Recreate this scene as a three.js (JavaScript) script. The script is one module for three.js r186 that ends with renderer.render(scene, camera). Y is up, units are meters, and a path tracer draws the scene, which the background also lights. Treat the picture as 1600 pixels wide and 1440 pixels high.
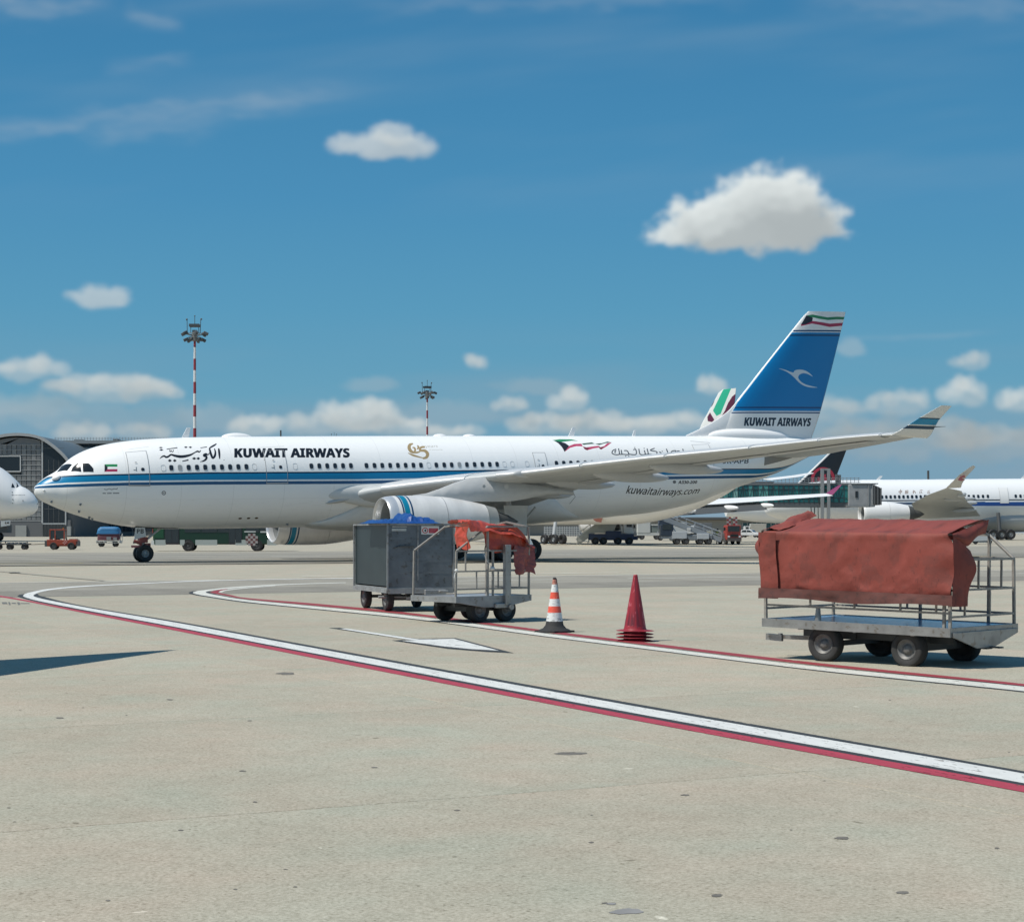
import * as THREE from 'three';
import { mergeGeometries, mergeVertices } from 'three/addons/utils/BufferGeometryUtils.js';
import { RoundedBoxGeometry } from 'three/addons/geometries/RoundedBoxGeometry.js';
import { MarchingCubes } from 'three/addons/objects/MarchingCubes.js';

// ---------------------------------------------------------------- camera, sky, sun, exposure
const V3 = THREE.Vector3, V2 = THREE.Vector2;
const scene = new THREE.Scene();
const F = 2800, EYE = 1.78, YH = 832, CX = 800;              // focal length and horizon of the photograph, in its pixels
const camera = new THREE.PerspectiveCamera(2 * Math.atan(720 / F) * 180 / Math.PI, 1600 / 1440, 0.5, 6000);
camera.setViewOffset(1600, 1440, 0, -(YH - 720), 1600, 1440);   // level camera, lens shifted up
camera.position.set(0, EYE, 0);
scene.add(camera);
const renderer = new THREE.WebGLRenderer({ antialias: true });
renderer.toneMapping = THREE.LinearToneMapping;
renderer.toneMappingExposure = 1.0;
renderer.shadowMap.enabled = true;

const SUN = new V3(-0.47, 0.85, 0.22).normalize();
const sun = new THREE.DirectionalLight(new THREE.Color(1, 0.95, 0.86), 4.4);
sun.position.copy(SUN).multiplyScalar(300).add(new V3(0, 0, -120)); sun.target.position.set(0, 0, -120);
sun.castShadow = true; sun.shadow.radius = 1;
Object.assign(sun.shadow.camera, { left: -160, right: 160, top: 220, bottom: -220, near: 1, far: 800 });
sun.shadow.mapSize.set(4096, 4096);
scene.add(sun, sun.target);

// ---------------------------------------------------------------- small maths
let seed = 7;
const rnd = () => { seed = (seed + 0x6d2b79f5) | 0; let t = Math.imul(seed ^ (seed >>> 15), 1 | seed); t = (t + Math.imul(t ^ (t >>> 7), 61 | t)) ^ t; return ((t ^ (t >>> 14)) >>> 0) / 4294967296; };
const rr = (a, b) => a + (b - a) * rnd();
const clamp = (x, a = 0, b = 1) => Math.min(b, Math.max(a, x)), lerp = (a, b, t) => a + (b - a) * t;
const sm = (a, b, x) => { const t = clamp((x - a) / (b - a)); return t * t * (3 - 2 * t); };
const hash = (x, y, z = 0) => { let h = Math.imul(x | 0, 374761393) ^ Math.imul(y | 0, 668265263) ^ Math.imul(z | 0, 1274126177); h = Math.imul(h ^ (h >>> 13), 1274126177); return ((h ^ (h >>> 16)) >>> 0) / 4294967296; };
function vnoise(x, y, per = 0, z = 0) {                       // value noise, wraps every per cells
  const ix = Math.floor(x), iy = Math.floor(y), fx = x - ix, fy = y - iy, u = fx * fx * (3 - 2 * fx), v = fy * fy * (3 - 2 * fy);
  const w = (k) => per ? ((k % per) + per) % per : k, x0 = w(ix), x1 = w(ix + 1), y0 = w(iy), y1 = w(iy + 1);
  return lerp(lerp(hash(x0, y0, z), hash(x1, y0, z), u), lerp(hash(x0, y1, z), hash(x1, y1, z), u), v);
}
function fbm(x, y, oct, per = 0, z = 0) { let s = 0, a = 0.5, n = 0; for (let i = 0; i < oct; i++) { s += a * vnoise(x, y, per, z + i); n += a; a *= 0.5; x *= 2; y *= 2; per *= 2; } return s / n; }
function pchip(P) {                                            // smooth monotone curve through [x, y] points
  const n = P.length, d = [], m = [];
  for (let i = 0; i < n - 1; i++) d.push((P[i + 1][1] - P[i][1]) / (P[i + 1][0] - P[i][0]));
  for (let i = 0; i < n; i++) m.push(i === 0 ? d[0] : i === n - 1 ? d[n - 2] : d[i - 1] * d[i] <= 0 ? 0 : 2 * d[i - 1] * d[i] / (d[i - 1] + d[i]));
  return (x) => {
    if (x <= P[0][0]) return P[0][1] + m[0] * (x - P[0][0]);
    if (x >= P[n - 1][0]) return P[n - 1][1] + m[n - 1] * (x - P[n - 1][0]);
    let i = 0; while (x > P[i + 1][0]) i++;
    const h = P[i + 1][0] - P[i][0], t = (x - P[i][0]) / h, t2 = t * t, t3 = t2 * t;
    return (2 * t3 - 3 * t2 + 1) * P[i][1] + (t3 - 2 * t2 + t) * h * m[i] + (3 * t2 - 2 * t3) * P[i + 1][1] + (t3 - t2) * h * m[i + 1];
  };
}
// surveying: where things of the photograph stand in the place
const at = (u, v, d) => new V3((u - CX) / F * d, EYE + (YH - v) / F * d, -d);
const ground = (u, v, y = 0) => { const d = F * (EYE - y) / (v - YH); return at(u, v, d); };
const gProfile = pchip([[0, 0], [165, 0], [224, 0.34], [243, 0.6], [265, 0.78], [373, 0.95], [520, 1.2], [3000, 1.25]]);
const gy = (d) => d < 165 ? 0 : gProfile(d);

// ---------------------------------------------------------------- sky
{
  const W = 4096, Hh = 2048, data = new Float32Array(W * Hh * 4);
  const air = [[-90, [.30, .33, .36]], [0, [.225, .35, .46]], [2, [.192, .35, .468]], [4.2, [.140, .356, .500]], [7, [.102, .322, .502]], [10.5, [.072, .272, .480]], [16.5, [.046, .208, .408]], [35, [.037, .172, .36]], [90, [.026, .137, .31]]];
  const airAt = (el) => { let i = 0; while (i < air.length - 2 && el > air[i + 1][0]) i++; const t = clamp((el - air[i][0]) / (air[i + 1][0] - air[i][0])); return [0, 1, 2].map((c) => lerp(air[i][1][c], air[i + 1][1][c], t)); };
  // clouds: [x, y of the middle, half width, half height, strength, brightness] in photograph pixels (f = 2800)
  const C = [
    [1168, 362, 152, 38, 1.15, 1.0], [1205, 314, 88, 46, 1.2, 1.06], [1110, 344, 66, 36, 1.1, 1.04], [1256, 354, 70, 36, 1.0, .9], [1060, 368, 44, 20, .9, 1.0],
    [592, 230, 84, 22, .72, .9], [612, 213, 36, 20, .6, .92], [158, 466, 52, 19, .62, .86], [41, 580, 60, 18, .68, .9], [172, 610, 92, 21, .72, .86], [230, 616, 48, 15, .5, .8],
    [741, 567, 15, 12, .62, .85], [400, 668, 46, 17, .75, .92], [560, 652, 62, 27, .85, .96], [510, 666, 70, 17, .6, .85], [625, 668, 44, 16, .72, .95],
    [700, 676, 50, 10, .65, .9], [800, 634, 26, 12, .55, .85], [892, 628, 30, 18, .75, .95], [850, 664, 54, 18, .7, .84], [925, 662, 60, 20, .75, .86], [1000, 668, 60, 16, .6, .86], [1055, 662, 50, 18, .55, .88],
    [580, 602, 46, 14, .4, .74], [840, 605, 70, 14, .38, .68], [1112, 605, 24, 15, .6, .9], [1300, 645, 60, 20, .5, .78], [1330, 545, 24, 14, .3, .75], [1408, 632, 50, 20, .6, .84], [1505, 620, 36, 24, .8, .96], [1518, 568, 28, 14, .55, .84], [1592, 628, 30, 20, .72, .95],
    [1400, 690, 140, 34, .5, .66], [1560, 700, 100, 34, .5, .66], [1240, 660, 50, 20, .4, .74], [120, 650, 190, 26, .42, .74], [30, 636, 90, 20, .4, .74], [130, 680, 44, 16, .6, .9], [222, 676, 40, 16, .55, .85], [330, 655, 60, 20, .35, .74], [700, 650, 90, 24, .3, .72],
  ].flatMap((c, ci) => { if (c[1] < 560) return [c]; c = [c[0], c[1], c[2], c[3], c[4] * .62, c[5] * .92]; if (c[4] < .31) return [c]; const o = [c], n = Math.round(3 + c[2] / 14); for (let i = 0; i < n; i++) { const h = (k) => hash(ci * 31 + i, k, 12), t = (i + h(1)) / n * 2 - 1; o.push([c[0] + t * c[2] * .92, c[1] - c[3] * (.35 + .6 * h(2)) * (1 - t * t * .7) + 2, 6 + c[2] * (.10 + .16 * h(3)), 4 + c[3] * (.25 + .35 * h(4)), c[4] * (.8 + .3 * h(5)), c[5] * (.94 + .12 * h(6))]); } return o; }).map((c) => c.map((x, i) => i === 0 ? (x - CX) / F : i === 1 ? (YH - x) / F : i < 4 ? x / F : x));
  // the same kinds of cloud all round, where the camera does not look
  seed = 41;
  const rest = [];
  for (let i = 0; i < 330; i++) { const el = 0.045 + 0.5 * Math.pow(rnd(), 2.2), big = 0.6 + 0.9 * el / 0.3; rest.push([rr(-Math.PI, Math.PI), el, rr(.015, .05) * big, rr(.006, .014) * big, rr(.4, 1), rr(.72, 1)]); }
  const nz = (x, y, o, z) => fbm(x, y, o, 0, z), billow = (x, y) => { let s = 0, a = .55; for (let i = 0; i < 4; i++) { s += a * Math.abs(vnoise(x, y, 0, 60 + i) * 2 - 1); a *= .52; x *= 2.05; y *= 2.05; } return s - .42; };
  for (let row = Hh / 2 - 8; row < Hh; row++) {
    const elr = ((row + .5) / Hh - .5) * Math.PI, el = elr * 180 / Math.PI, base = airAt(el), te = Math.tan(elr);
    const nearC = C.filter((c) => Math.abs(c[1] - te) < c[3] * 3.2 + .01), nearR = rest.filter((c) => Math.abs(c[1] - elr) < c[3] * 3.2 + .01);
    for (let col = 0; col < W; col++) {
      const az = ((col + .5) / W - .5) * 2 * Math.PI;           // atan2(z, x)
      let a = az + Math.PI / 2; if (a > Math.PI) a -= 2 * Math.PI;  // 0 straight ahead, to the right positive
      const frame = Math.abs(a) < .34 && el < 19;
      const X = frame ? Math.tan(a) : a, Y = frame ? te / Math.cos(a) : elr, list = (frame ? nearC : nearR).filter((c) => { let dx = X - c[0]; if (!frame) { if (dx > Math.PI) dx -= 2 * Math.PI; if (dx < -Math.PI) dx += 2 * Math.PI; if (Math.abs(c[0]) < .4 && c[1] < .36) return false; } return Math.abs(dx) < c[2] * 2.2; });
      const cloud = (x, y, fine) => {
        const wx = nz(x * 80, y * 110, 3, 3) - .5, wy = nz(x * 80 + 40, y * 110, 3, 9) - .5, d1 = (fine ? billow(x * 150, y * 170) * 1.05 : 0) + (nz(x * 60 + 7, y * 75, 3, 15) - .5) * .7; let d = 0, br = 0, ws = 0;
        for (const c of list) {
          let dx = x - c[0]; if (!frame) { if (dx > Math.PI) dx -= 2 * Math.PI; if (dx < -Math.PI) dx += 2 * Math.PI; }
          const ex = (dx + wx * c[2] * .6) / c[2], up = (y - c[1] + wy * c[3] * .9) / c[3], ey = up < 0 ? up * 1.3 : up * .92, k = sm(1.42, .25, ex * ex + ey * ey + d1 * (up > 0 ? .48 : .34)) * c[4]; if (k <= 0) continue;
          d = 1 - (1 - d) * (1 - clamp(k * .98)); br += c[5] * k; ws += k;
        }
        return [d, ws ? br / ws : 0];
      };
      let dens = 0, bl = 0;
      if (el > -0.6 && list.length) {
        const q = cloud(X, Y, true); dens = q[0];
        if (dens > .01) { const k = frame ? 1 : 1.3, s1 = cloud(X - .0022 * k, Y + .0045 * k, true)[0], s2 = cloud(X - .005 * k, Y + .0105 * k, false)[0], s3 = cloud(X - .009 * k, Y + .019 * k, false)[0]; bl = q[1] * (1.06 - .10 * s1 - .14 * s2 - .17 * s3); }
      }
      // thin high streaks
      const hx = X * 1 + Y * .35, ci = Math.pow(clamp(nz(hx * 5.2 + 2.3, (Y - X * .12) * 38, 4, 21) * 1.7 - .72), 1.6) * sm(9, 12, el) * .34;
      const st = frame ? [[.0, 205, 480, 152, 13, .22], [150, 196, 330, 186, 22, .16], [0, 12, 150, 4, 16, .25], [205, 22, 275, 36, 11, .20], [180, 105, 285, 92, 10, .12], [1320, 529, 1520, 522, 4, .16], [640, 4, 1100, -6, 14, .14], [1300, 6, 1620, 14, 16, .14]].reduce((m, q) => { const u = CX + X * F, v = YH - Y * F, t = (u - q[0]) / (q[2] - q[0]); if (t < -.3 || t > 1.3) return m; const w = q[4] * (.6 + .8 * nz(u * .012, v * .05, 2, 71)), dv = (v - lerp(q[1], q[3], t) + (nz(u * .02, v * .06, 3, 73) - .5) * q[4] * 2.2) / w; return Math.max(m, q[5] * Math.exp(-dv * dv) * sm(-.28, .12, t) * sm(1.28, .8, t) * (.45 + 1.1 * nz(u * .016, v * .11, 4, 77))); }, 0) : 0;
      const lowVeil = sm(7.2, 1.5, el) * clamp(nz(X * 9, Y * 60, 4, 31) * 1.9 - .62) * .5;
      const o = (row * W + col) * 4, cl = [bl * .75 - .02, bl * .77, bl * .735 + .02];
      for (let c = 0; c < 3; c++) {
        let v = base[c];
        v = lerp(v, [.30, .42, .52][c], ci); v = lerp(v, [.42, .50, .56][c], st); v = lerp(v, [.31, .37, .43][c], lowVeil);
        data[o + c] = lerp(v, cl[c], dens * .93);
      }
      data[o + 3] = 1;
    }
  }
  for (let row = 0; row < Hh / 2 - 8; row++) for (let col = 0; col < W; col++) { const o = (row * W + col) * 4; data[o] = .3; data[o + 1] = .31; data[o + 2] = .3; data[o + 3] = 1; }
  const t = new THREE.DataTexture(data, W, Hh, THREE.RGBAFormat, THREE.FloatType);
  t.mapping = THREE.EquirectangularReflectionMapping; t.magFilter = THREE.LinearFilter; t.minFilter = THREE.LinearFilter; t.needsUpdate = true;
  scene.background = t; scene.environment = t;
}

// ---------------------------------------------------------------- textures and materials
function tex(n, fn, opt = {}) {                                 // square tile of colours 0..255 (sRGB) or one grey value
  const d = new Uint8Array(n * n * 4);
  for (let y = 0; y < n; y++) for (let x = 0; x < n; x++) { const c = fn(x / n, y / n), o = (y * n + x) * 4, g = typeof c === 'number'; d[o] = clamp(g ? c : c[0], 0, 255); d[o + 1] = clamp(g ? c : c[1], 0, 255); d[o + 2] = clamp(g ? c : c[2], 0, 255); d[o + 3] = 255; }
  const t = new THREE.DataTexture(d, n, n); t.wrapS = t.wrapT = THREE.RepeatWrapping; t.magFilter = THREE.LinearFilter; t.minFilter = THREE.LinearMipmapLinearFilter; t.generateMipmaps = true;
  if (!opt.data) t.colorSpace = THREE.SRGBColorSpace;
  t.needsUpdate = true; return t;
}
const rep = (t, u, v = u) => { const c = t.clone(); c.repeat.set(u, v); c.needsUpdate = true; return c; };
const lin = (r, g, b) => new THREE.Color().setRGB(r, g, b);
const M = (r, g, b, rough = .6, o = {}) => new THREE.MeshStandardMaterial({ color: lin(r, g, b), roughness: rough, side: THREE.DoubleSide, ...o });
function concreteTex(n, s) {
  const spots = []; seed = 100 + s;
  for (let i = 0; i < 110; i++) spots.push([rnd(), rnd(), rr(.0007, .0022) * (rnd() < .08 ? 2.6 : 1), rr(.35, 1), rr(.6, 1.6), rnd() < .1 ? 1 : 0]);
  const grid = new Map(), gk = 40;
  spots.forEach((q) => { for (let i = -1; i <= 1; i++) for (let j = -1; j <= 1; j++) { const k = (((Math.floor(q[0] * gk) + i) % gk + gk) % gk) + ',' + (((Math.floor(q[1] * gk) + j) % gk + gk) % gk); grid.has(k) || grid.set(k, []); grid.get(k).push(q); } });
  return tex(n, (u, v) => {
    const big = fbm(u * 4, v * 4, 4, 4, s) - .5, mid = fbm(u * 26, v * 26, 3, 26, s + 9) - .5, hue = fbm(u * 7, v * 7, 3, 7, s + 20) - .5, gr = hash(u * n, v * n, s) - .5, fine = vnoise(u * 420, v * 420, 420, s + 3), pit = vnoise(u * 300, v * 300, 300, s + 5);
    let L = 172 + big * 13 + mid * 9 + gr * 32 + (fine - .5) * 30 - (pit > .9 ? 42 * (pit - .9) / .1 : 0) - (fine < .08 ? 20 : 0);
    const list = grid.get(Math.floor(u * gk) + ',' + Math.floor(v * gk));
    let k = 0, li = 0;
    if (list) for (const q of list) { const dx = (u - q[0]) * q[4], dy = (v - q[1]) / q[4], r = Math.sqrt(dx * dx + dy * dy) / q[2] + (mid + gr * .5) * .9; if (r < 1) { if (q[5]) li = 1; else k = Math.max(k, q[3] * sm(1, .6, r)); } }
    L = lerp(L, 70, k * .75) + li * 40;
    return [L + 6 + hue * 12, L - 1 - hue * 4, L - 19 - hue * 5];
  });
}
const concreteA = concreteTex(2048, 1), concreteB = concreteTex(1024, 2);
const asphaltT = tex(1024, (u, v) => { const L = 150 + (fbm(u * 5, v * 5, 4, 5, 50) - .5) * 26 + (fbm(u * 60, v * 14, 3, 0, 51) - .5) * 14 + (hash(u * 1024, v * 1024, 3) - .5) * 30; return [L + 5, L, L - 13]; });
const grimeT = tex(512, (u, v) => { const L = 225 + (fbm(u * 6, v * 6, 5, 6, 60) - .5) * 70 + (hash(u * 512, v * 512, 8) - .5) * 14, s = sm(.60, .80, fbm(u * 16, v * 16, 5, 16, 66)); return [L - s * 34, L - s * 44, L - s * 54]; });
const softT = tex(256, (u, v) => 236 + (fbm(u * 6, v * 6, 4, 6, 70) - .5) * 34 + (hash(u * 256, v * 256, 4) - .5) * 8);
const paintWearT = tex(512, (u, v) => { const n = fbm(u * 18, v * 18, 5, 18, 80), c = sm(.7, .78, n); const L = 236 + (fbm(u * 5, v * 5, 3, 5, 82) - .5) * 26 + (hash(u * 512, v * 512, 5) - .5) * 20 - c * 70; return [L, L, L - 4]; });
const chipT = tex(512, (u, v) => { const n = fbm(u * 22, v * 22, 4, 22, 84), m = fbm(u * 4, v * 4, 3, 4, 86); return n > .80 - .07 * sm(.5, .72, m) ? 0 : 255; }, { data: true });
const tarpT = tex(1024, (u, v) => {
  const n = fbm(u * 5, v * 5, 5, 5, 90), d = sm(.52, .72, fbm(u * 8, v * 8, 5, 8, 95)), w = hash(u * 1024, v * 1024, 6) - .5, sc = sm(.74, .78, fbm(u * 34, v * 12, 3, 0, 97));
  const L = 225 + (n - .5) * 34 + w * 10 - sc * 24; return [L - d * 20, L - d * 8 - 4, L - d * 4 - 4];
});
const tarpBump = tex(512, (u, v) => 255 * fbm(u * 7, v * 7, 5, 7, 99), { data: true });
const fineBump = tex(512, (u, v) => 255 * (.6 * vnoise(u * 128, v * 128, 128, 2) + .4 * vnoise(u * 256, v * 256, 256, 3)), { data: true });

const white = M(.86, .86, .85, .32), whiteDirty = M(.78, .78, .75, .45, { map: rep(softT, .3) }), paleGrey = M(.57, .585, .59, .45, { map: rep(softT, .25) }), wingGrey = M(.555, .58, .585, .42, { map: rep(softT, .22) });
const midGrey = M(.22, .235, .24, .5), darkGrey = M(.075, .08, .082, .55), black = M(.018, .018, .019, .6), rubber = M(.022, .022, .022, .85, { map: rep(softT, 2) }), steel = M(.42, .42, .41, .38, { metalness: .55, map: rep(grimeT, 1) });
const galv = M(.40, .41, .41, .5, { metalness: .35, map: rep(grimeT, .8), bumpMap: rep(fineBump, 1), bumpScale: .0006 }), rusty = M(.24, .185, .14, .75, { map: rep(grimeT, 2.2) }), chrome = M(.7, .7, .7, .16, { metalness: .9 });
const glassDark = M(.018, .022, .026, .12), winGlass = M(.022, .03, .04, .16), lampGlass = M(.75, .77, .78, .2);
const navy = M(.010, .055, .125, .33), blue = M(.008, .135, .34, .33), orangeP = M(.37, .062, .03, .45, { map: rep(grimeT, .6) }), redP = M(.26, .04, .04, .5);

// ---------------------------------------------------------------- geometry helpers
function prep(g) {
  g = g.index ? g.toNonIndexed() : g;
  for (const k of Object.keys(g.attributes)) if (!['position', 'normal', 'uv'].includes(k)) g.deleteAttribute(k);
  if (!g.attributes.normal) g.computeVertexNormals();
  if (!g.attributes.uv) g.setAttribute('uv', new THREE.BufferAttribute(new Float32Array(g.attributes.position.count * 2), 2));
  g.morphAttributes = {}; g.clearGroups?.(); return g;
}
const merge = (list) => list.length === 1 ? list[0] : mergeGeometries(list.map(prep));
function boxUV(g, k = 1) {                                     // uv in metres from the face direction
  g = prep(g); const p = g.attributes.position, n = g.attributes.normal, uv = g.attributes.uv;
  for (let i = 0; i < p.count; i++) { const ax = Math.abs(n.getX(i)), ay = Math.abs(n.getY(i)), az = Math.abs(n.getZ(i)); if (ay >= ax && ay >= az) uv.setXY(i, p.getX(i) * k, p.getZ(i) * k); else if (ax >= az) uv.setXY(i, p.getZ(i) * k, p.getY(i) * k); else uv.setXY(i, p.getX(i) * k, p.getY(i) * k); }
  return g;
}
const move = (g, x, y, z, rx = 0, ry = 0, rz = 0) => { if (rx) g.rotateX(rx); if (ry) g.rotateY(ry); if (rz) g.rotateZ(rz); return g.translate(x, y, z); };
const box = (w, h, d, x = 0, y = 0, z = 0, rx = 0, ry = 0, rz = 0) => move(boxUV(new THREE.BoxGeometry(w, h, d)), x, y, z, rx, ry, rz);
const rbox = (w, h, d, r, x = 0, y = 0, z = 0, rx = 0, ry = 0, rz = 0) => move(boxUV(new RoundedBoxGeometry(w, h, d, 2, Math.min(r, w / 2.01, h / 2.01, d / 2.01))), x, y, z, rx, ry, rz);
const cyl = (r1, r2, h, n = 20, x = 0, y = 0, z = 0, rx = 0, ry = 0, rz = 0) => move(new THREE.CylinderGeometry(r1, r2, h, n), x, y, z, rx, ry, rz);
const sph = (r, sx = 1, sy = 1, sz = 1, x = 0, y = 0, z = 0, n = 18) => new THREE.SphereGeometry(r, n, Math.ceil(n * .7)).scale(sx, sy, sz).translate(x, y, z);
const P = (x, y, z) => new V3(x, y, z);
function rod(a, b, r, n = 8, r2 = r) { const d = b.clone().sub(a), g = new THREE.CylinderGeometry(r2, r, d.length(), n); g.applyQuaternion(new THREE.Quaternion().setFromUnitVectors(new V3(0, 1, 0), d.clone().normalize())); return g.translate(...a.clone().add(b).multiplyScalar(.5).toArray()); }
function beam(a, b, w, h = w) {                                 // square tube from a to b
  const d = b.clone().sub(a), L = d.length(), g = boxUV(new THREE.BoxGeometry(w, h, L)), m = new THREE.Matrix4(), z = d.clone().normalize(), up = Math.abs(z.y) > .95 ? new V3(1, 0, 0) : new V3(0, 1, 0), x = up.clone().cross(z).normalize(), y = z.clone().cross(x);
  m.makeBasis(x, y, z).setPosition(a.clone().add(b).multiplyScalar(.5)); return g.applyMatrix4(m);
}
const pipe = (pts, r, n = 8, seg = pts.length * 6) => new THREE.TubeGeometry(new THREE.CatmullRomCurve3(pts, false, 'catmullrom', .15), seg, r, n);
const lathe = (pts, n = 40) => new THREE.LatheGeometry(pts.map((p) => new V2(p[0], p[1])), n);
function slab(pts, depth, bevel = 0) {                          // extruded outline in xy, z from 0 to depth
  const s = new THREE.Shape(pts.map((p) => new V2(p[0], p[1])));
  return prep(new THREE.ExtrudeGeometry(s, { depth: depth - 2 * bevel, bevelEnabled: bevel > 0, bevelThickness: bevel, bevelSize: bevel, bevelOffset: -bevel, bevelSegments: 2, curveSegments: 10 })).translate(0, 0, bevel);
}
function loft(rings, { closed = true, caps = true, uvs = null } = {}) {   // rings of V3
  const n = rings[0].length, pos = [], uv = [], idx = [], m = closed ? n + 1 : n;
  rings.forEach((r, j) => { for (let i = 0; i < m; i++) { const p = r[i % n]; pos.push(p.x, p.y, p.z); const t = uvs ? uvs(j, i, p) : [i / (m - 1), j / (rings.length - 1)]; uv.push(t[0], t[1]); } });
  for (let j = 0; j < rings.length - 1; j++) for (let i = 0; i < m - 1; i++) { const a = j * m + i, b = a + 1, c = a + m, d = c + 1; idx.push(a, b, d, a, d, c); }
  const g = new THREE.BufferGeometry(); g.setAttribute('position', new THREE.Float32BufferAttribute(pos, 3)); g.setAttribute('uv', new THREE.Float32BufferAttribute(uv, 2)); g.setIndex(idx); g.computeVertexNormals();
  if (closed) { const N = g.attributes.normal; for (let j = 0; j < rings.length; j++) { const a = j * m, b = a + m - 1, v = new V3(N.getX(a) + N.getX(b), N.getY(a) + N.getY(b), N.getZ(a) + N.getZ(b)).normalize(); N.setXYZ(a, v.x, v.y, v.z); N.setXYZ(b, v.x, v.y, v.z); } }
  if (!caps) return g;
  const out = [prep(g)];
  for (const [r, flip] of [[rings[0], 1], [rings[rings.length - 1], 0]]) { const c = r.reduce((s, p) => s.add(p), new V3()).multiplyScalar(1 / n), q = []; for (let i = 0; i < n; i++) { const a = r[i], b = r[(i + 1) % n]; q.push(...c.toArray(), ...(flip ? b : a).toArray(), ...(flip ? a : b).toArray()); } const cg = new THREE.BufferGeometry(); cg.setAttribute('position', new THREE.Float32BufferAttribute(q, 3)); out.push(prep(cg)); }
  return mergeGeometries(out);
}
function foil(le, te, t, up = new V3(0, 1, 0), n = 12, camber = .35) {   // airfoil ring from leading edge to trailing edge
  const ch = te.clone().sub(le), L = ch.length(), ring = [], y = (x) => 5 * t * (.2969 * Math.sqrt(x) - .126 * x - .3516 * x * x + .2843 * x ** 3 - .1036 * x ** 4) * L, c = (x) => camber * t * L * .5 * Math.sin(Math.PI * x);
  for (let i = 0; i <= n; i++) { const x = .5 + .5 * Math.cos(Math.PI * i / n); ring.push(le.clone().addScaledVector(ch, x).addScaledVector(up, c(x) + y(x))); }
  for (let i = 1; i < n; i++) { const x = .5 - .5 * Math.cos(Math.PI * i / n); ring.push(le.clone().addScaledVector(ch, x).addScaledVector(up, c(x) - y(x))); }
  return ring;
}
// ---------------------------------------------------------------- things and parts
const taken = new Map();
function numbered(n) { const k = taken.get(n) ?? 0; taken.set(n, k + 1); return k ? n + '_' + String(k).padStart(3, '0') : n; }
const shadow = (m) => { m.castShadow = true; m.receiveShadow = true; return m; };
function part(name, geos, mat, parent) { const m = shadow(new THREE.Mesh(merge([].concat(geos)), mat)); m.name = name; parent.add(m); return m; }
function thing(name, label, category, pos = [0, 0, 0], turn = 0, group) { const o = new THREE.Group(); o.name = numbered(name); o.userData = { label, category }; if (group) o.userData.group = group; o.position.set(...pos); o.rotation.y = turn; scene.add(o); return o; }
function single(name, geos, mat, label, category, group) { const m = part(numbered(name), geos, mat, scene); m.userData = { label, category }; if (group) m.userData.group = group; return m; }
function struct(name, geos, mat) { const m = part(numbered(name), geos, mat, scene); m.userData = { kind: 'structure' }; return m; }
function copyOf(o, label, pos, turn) { const c = o.clone(); c.name = numbered(o.name.replace(/_\d{3}$/, '')); c.userData = { ...o.userData, label }; c.position.set(...pos); c.rotation.y = turn; scene.add(c); return c; }
function wheel(name, r, w, parent, x, y, z, rimMat = steel, rimR = .56, side = 1, mat = rubber, turn = 0) {   // axle along z, outer face to +z * side
  const tp = [[.001, -w * .2], [r * rimR * .9, -w * .2], [r * rimR, -w / 2 + .01], [r * .86, -w / 2], [r * .97, -w * .4], [r, -w * .22], [r, w * .22], [r * .97, w * .4], [r * .86, w / 2], [r * rimR, w / 2 - .01], [r * rimR * .9, w * .2], [.001, w * .2]];
  const g = new THREE.Group(); g.name = name; g.position.set(x, y, z); g.rotation.y = turn; parent.add(g);
  part('tyre', lathe(tp, 32).rotateX(Math.PI / 2), mat, g);
  const k = side * w * .5;
  part('rim', [lathe([[r * rimR, w * .42], [r * rimR * .93, w * .47], [r * rimR * .8, w * .30], [r * .3, w * .22], [r * .26, w * .36], [r * .14, w * .44], [.001, w * .45]], 24).rotateX(Math.PI / 2 * side)], rimMat, g);
  return g;
}
// ---------------------------------------------------------------- ground
const PSI = 27.4 * Math.PI / 180, PC = Math.cos(PSI), PS = Math.sin(PSI);
const tw = (t, w, y = 0) => new V3(t * PC - w * PS, y, -(t * PS + w * PC));   // along and across the taxiway
const concreteFar = M(.86, .86, .86, .95, { map: rep(concreteB, 1 / 5.6) });
{
  const ds = [-30, -10, 0, 20, 60, 120, 165, 180, 195, 205, 215, 224, 233, 243, 254, 265, 285, 320, 373, 440, 520, 700, 1000, 1600, 3000], xs = [-1500, -700, -350, -200, -120, -60, 0, 60, 120, 200, 350, 700, 1500], pos = [], uv = [], idx = [];
  ds.forEach((d) => xs.forEach((x) => { pos.push(x, gy(d) - .03, -d); uv.push(x, d); }));
  for (let j = 0; j < ds.length - 1; j++) for (let i = 0; i < xs.length - 1; i++) { const a = j * xs.length + i, b = a + 1, c = a + xs.length, e = c + 1; idx.push(a, b, e, a, e, c); }
  const g = new THREE.BufferGeometry(); g.setAttribute('position', new THREE.Float32BufferAttribute(pos, 3)); g.setAttribute('uv', new THREE.Float32BufferAttribute(uv, 2)); g.setIndex(idx); g.computeVertexNormals();
  struct('ground', g, concreteFar);
}
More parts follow.
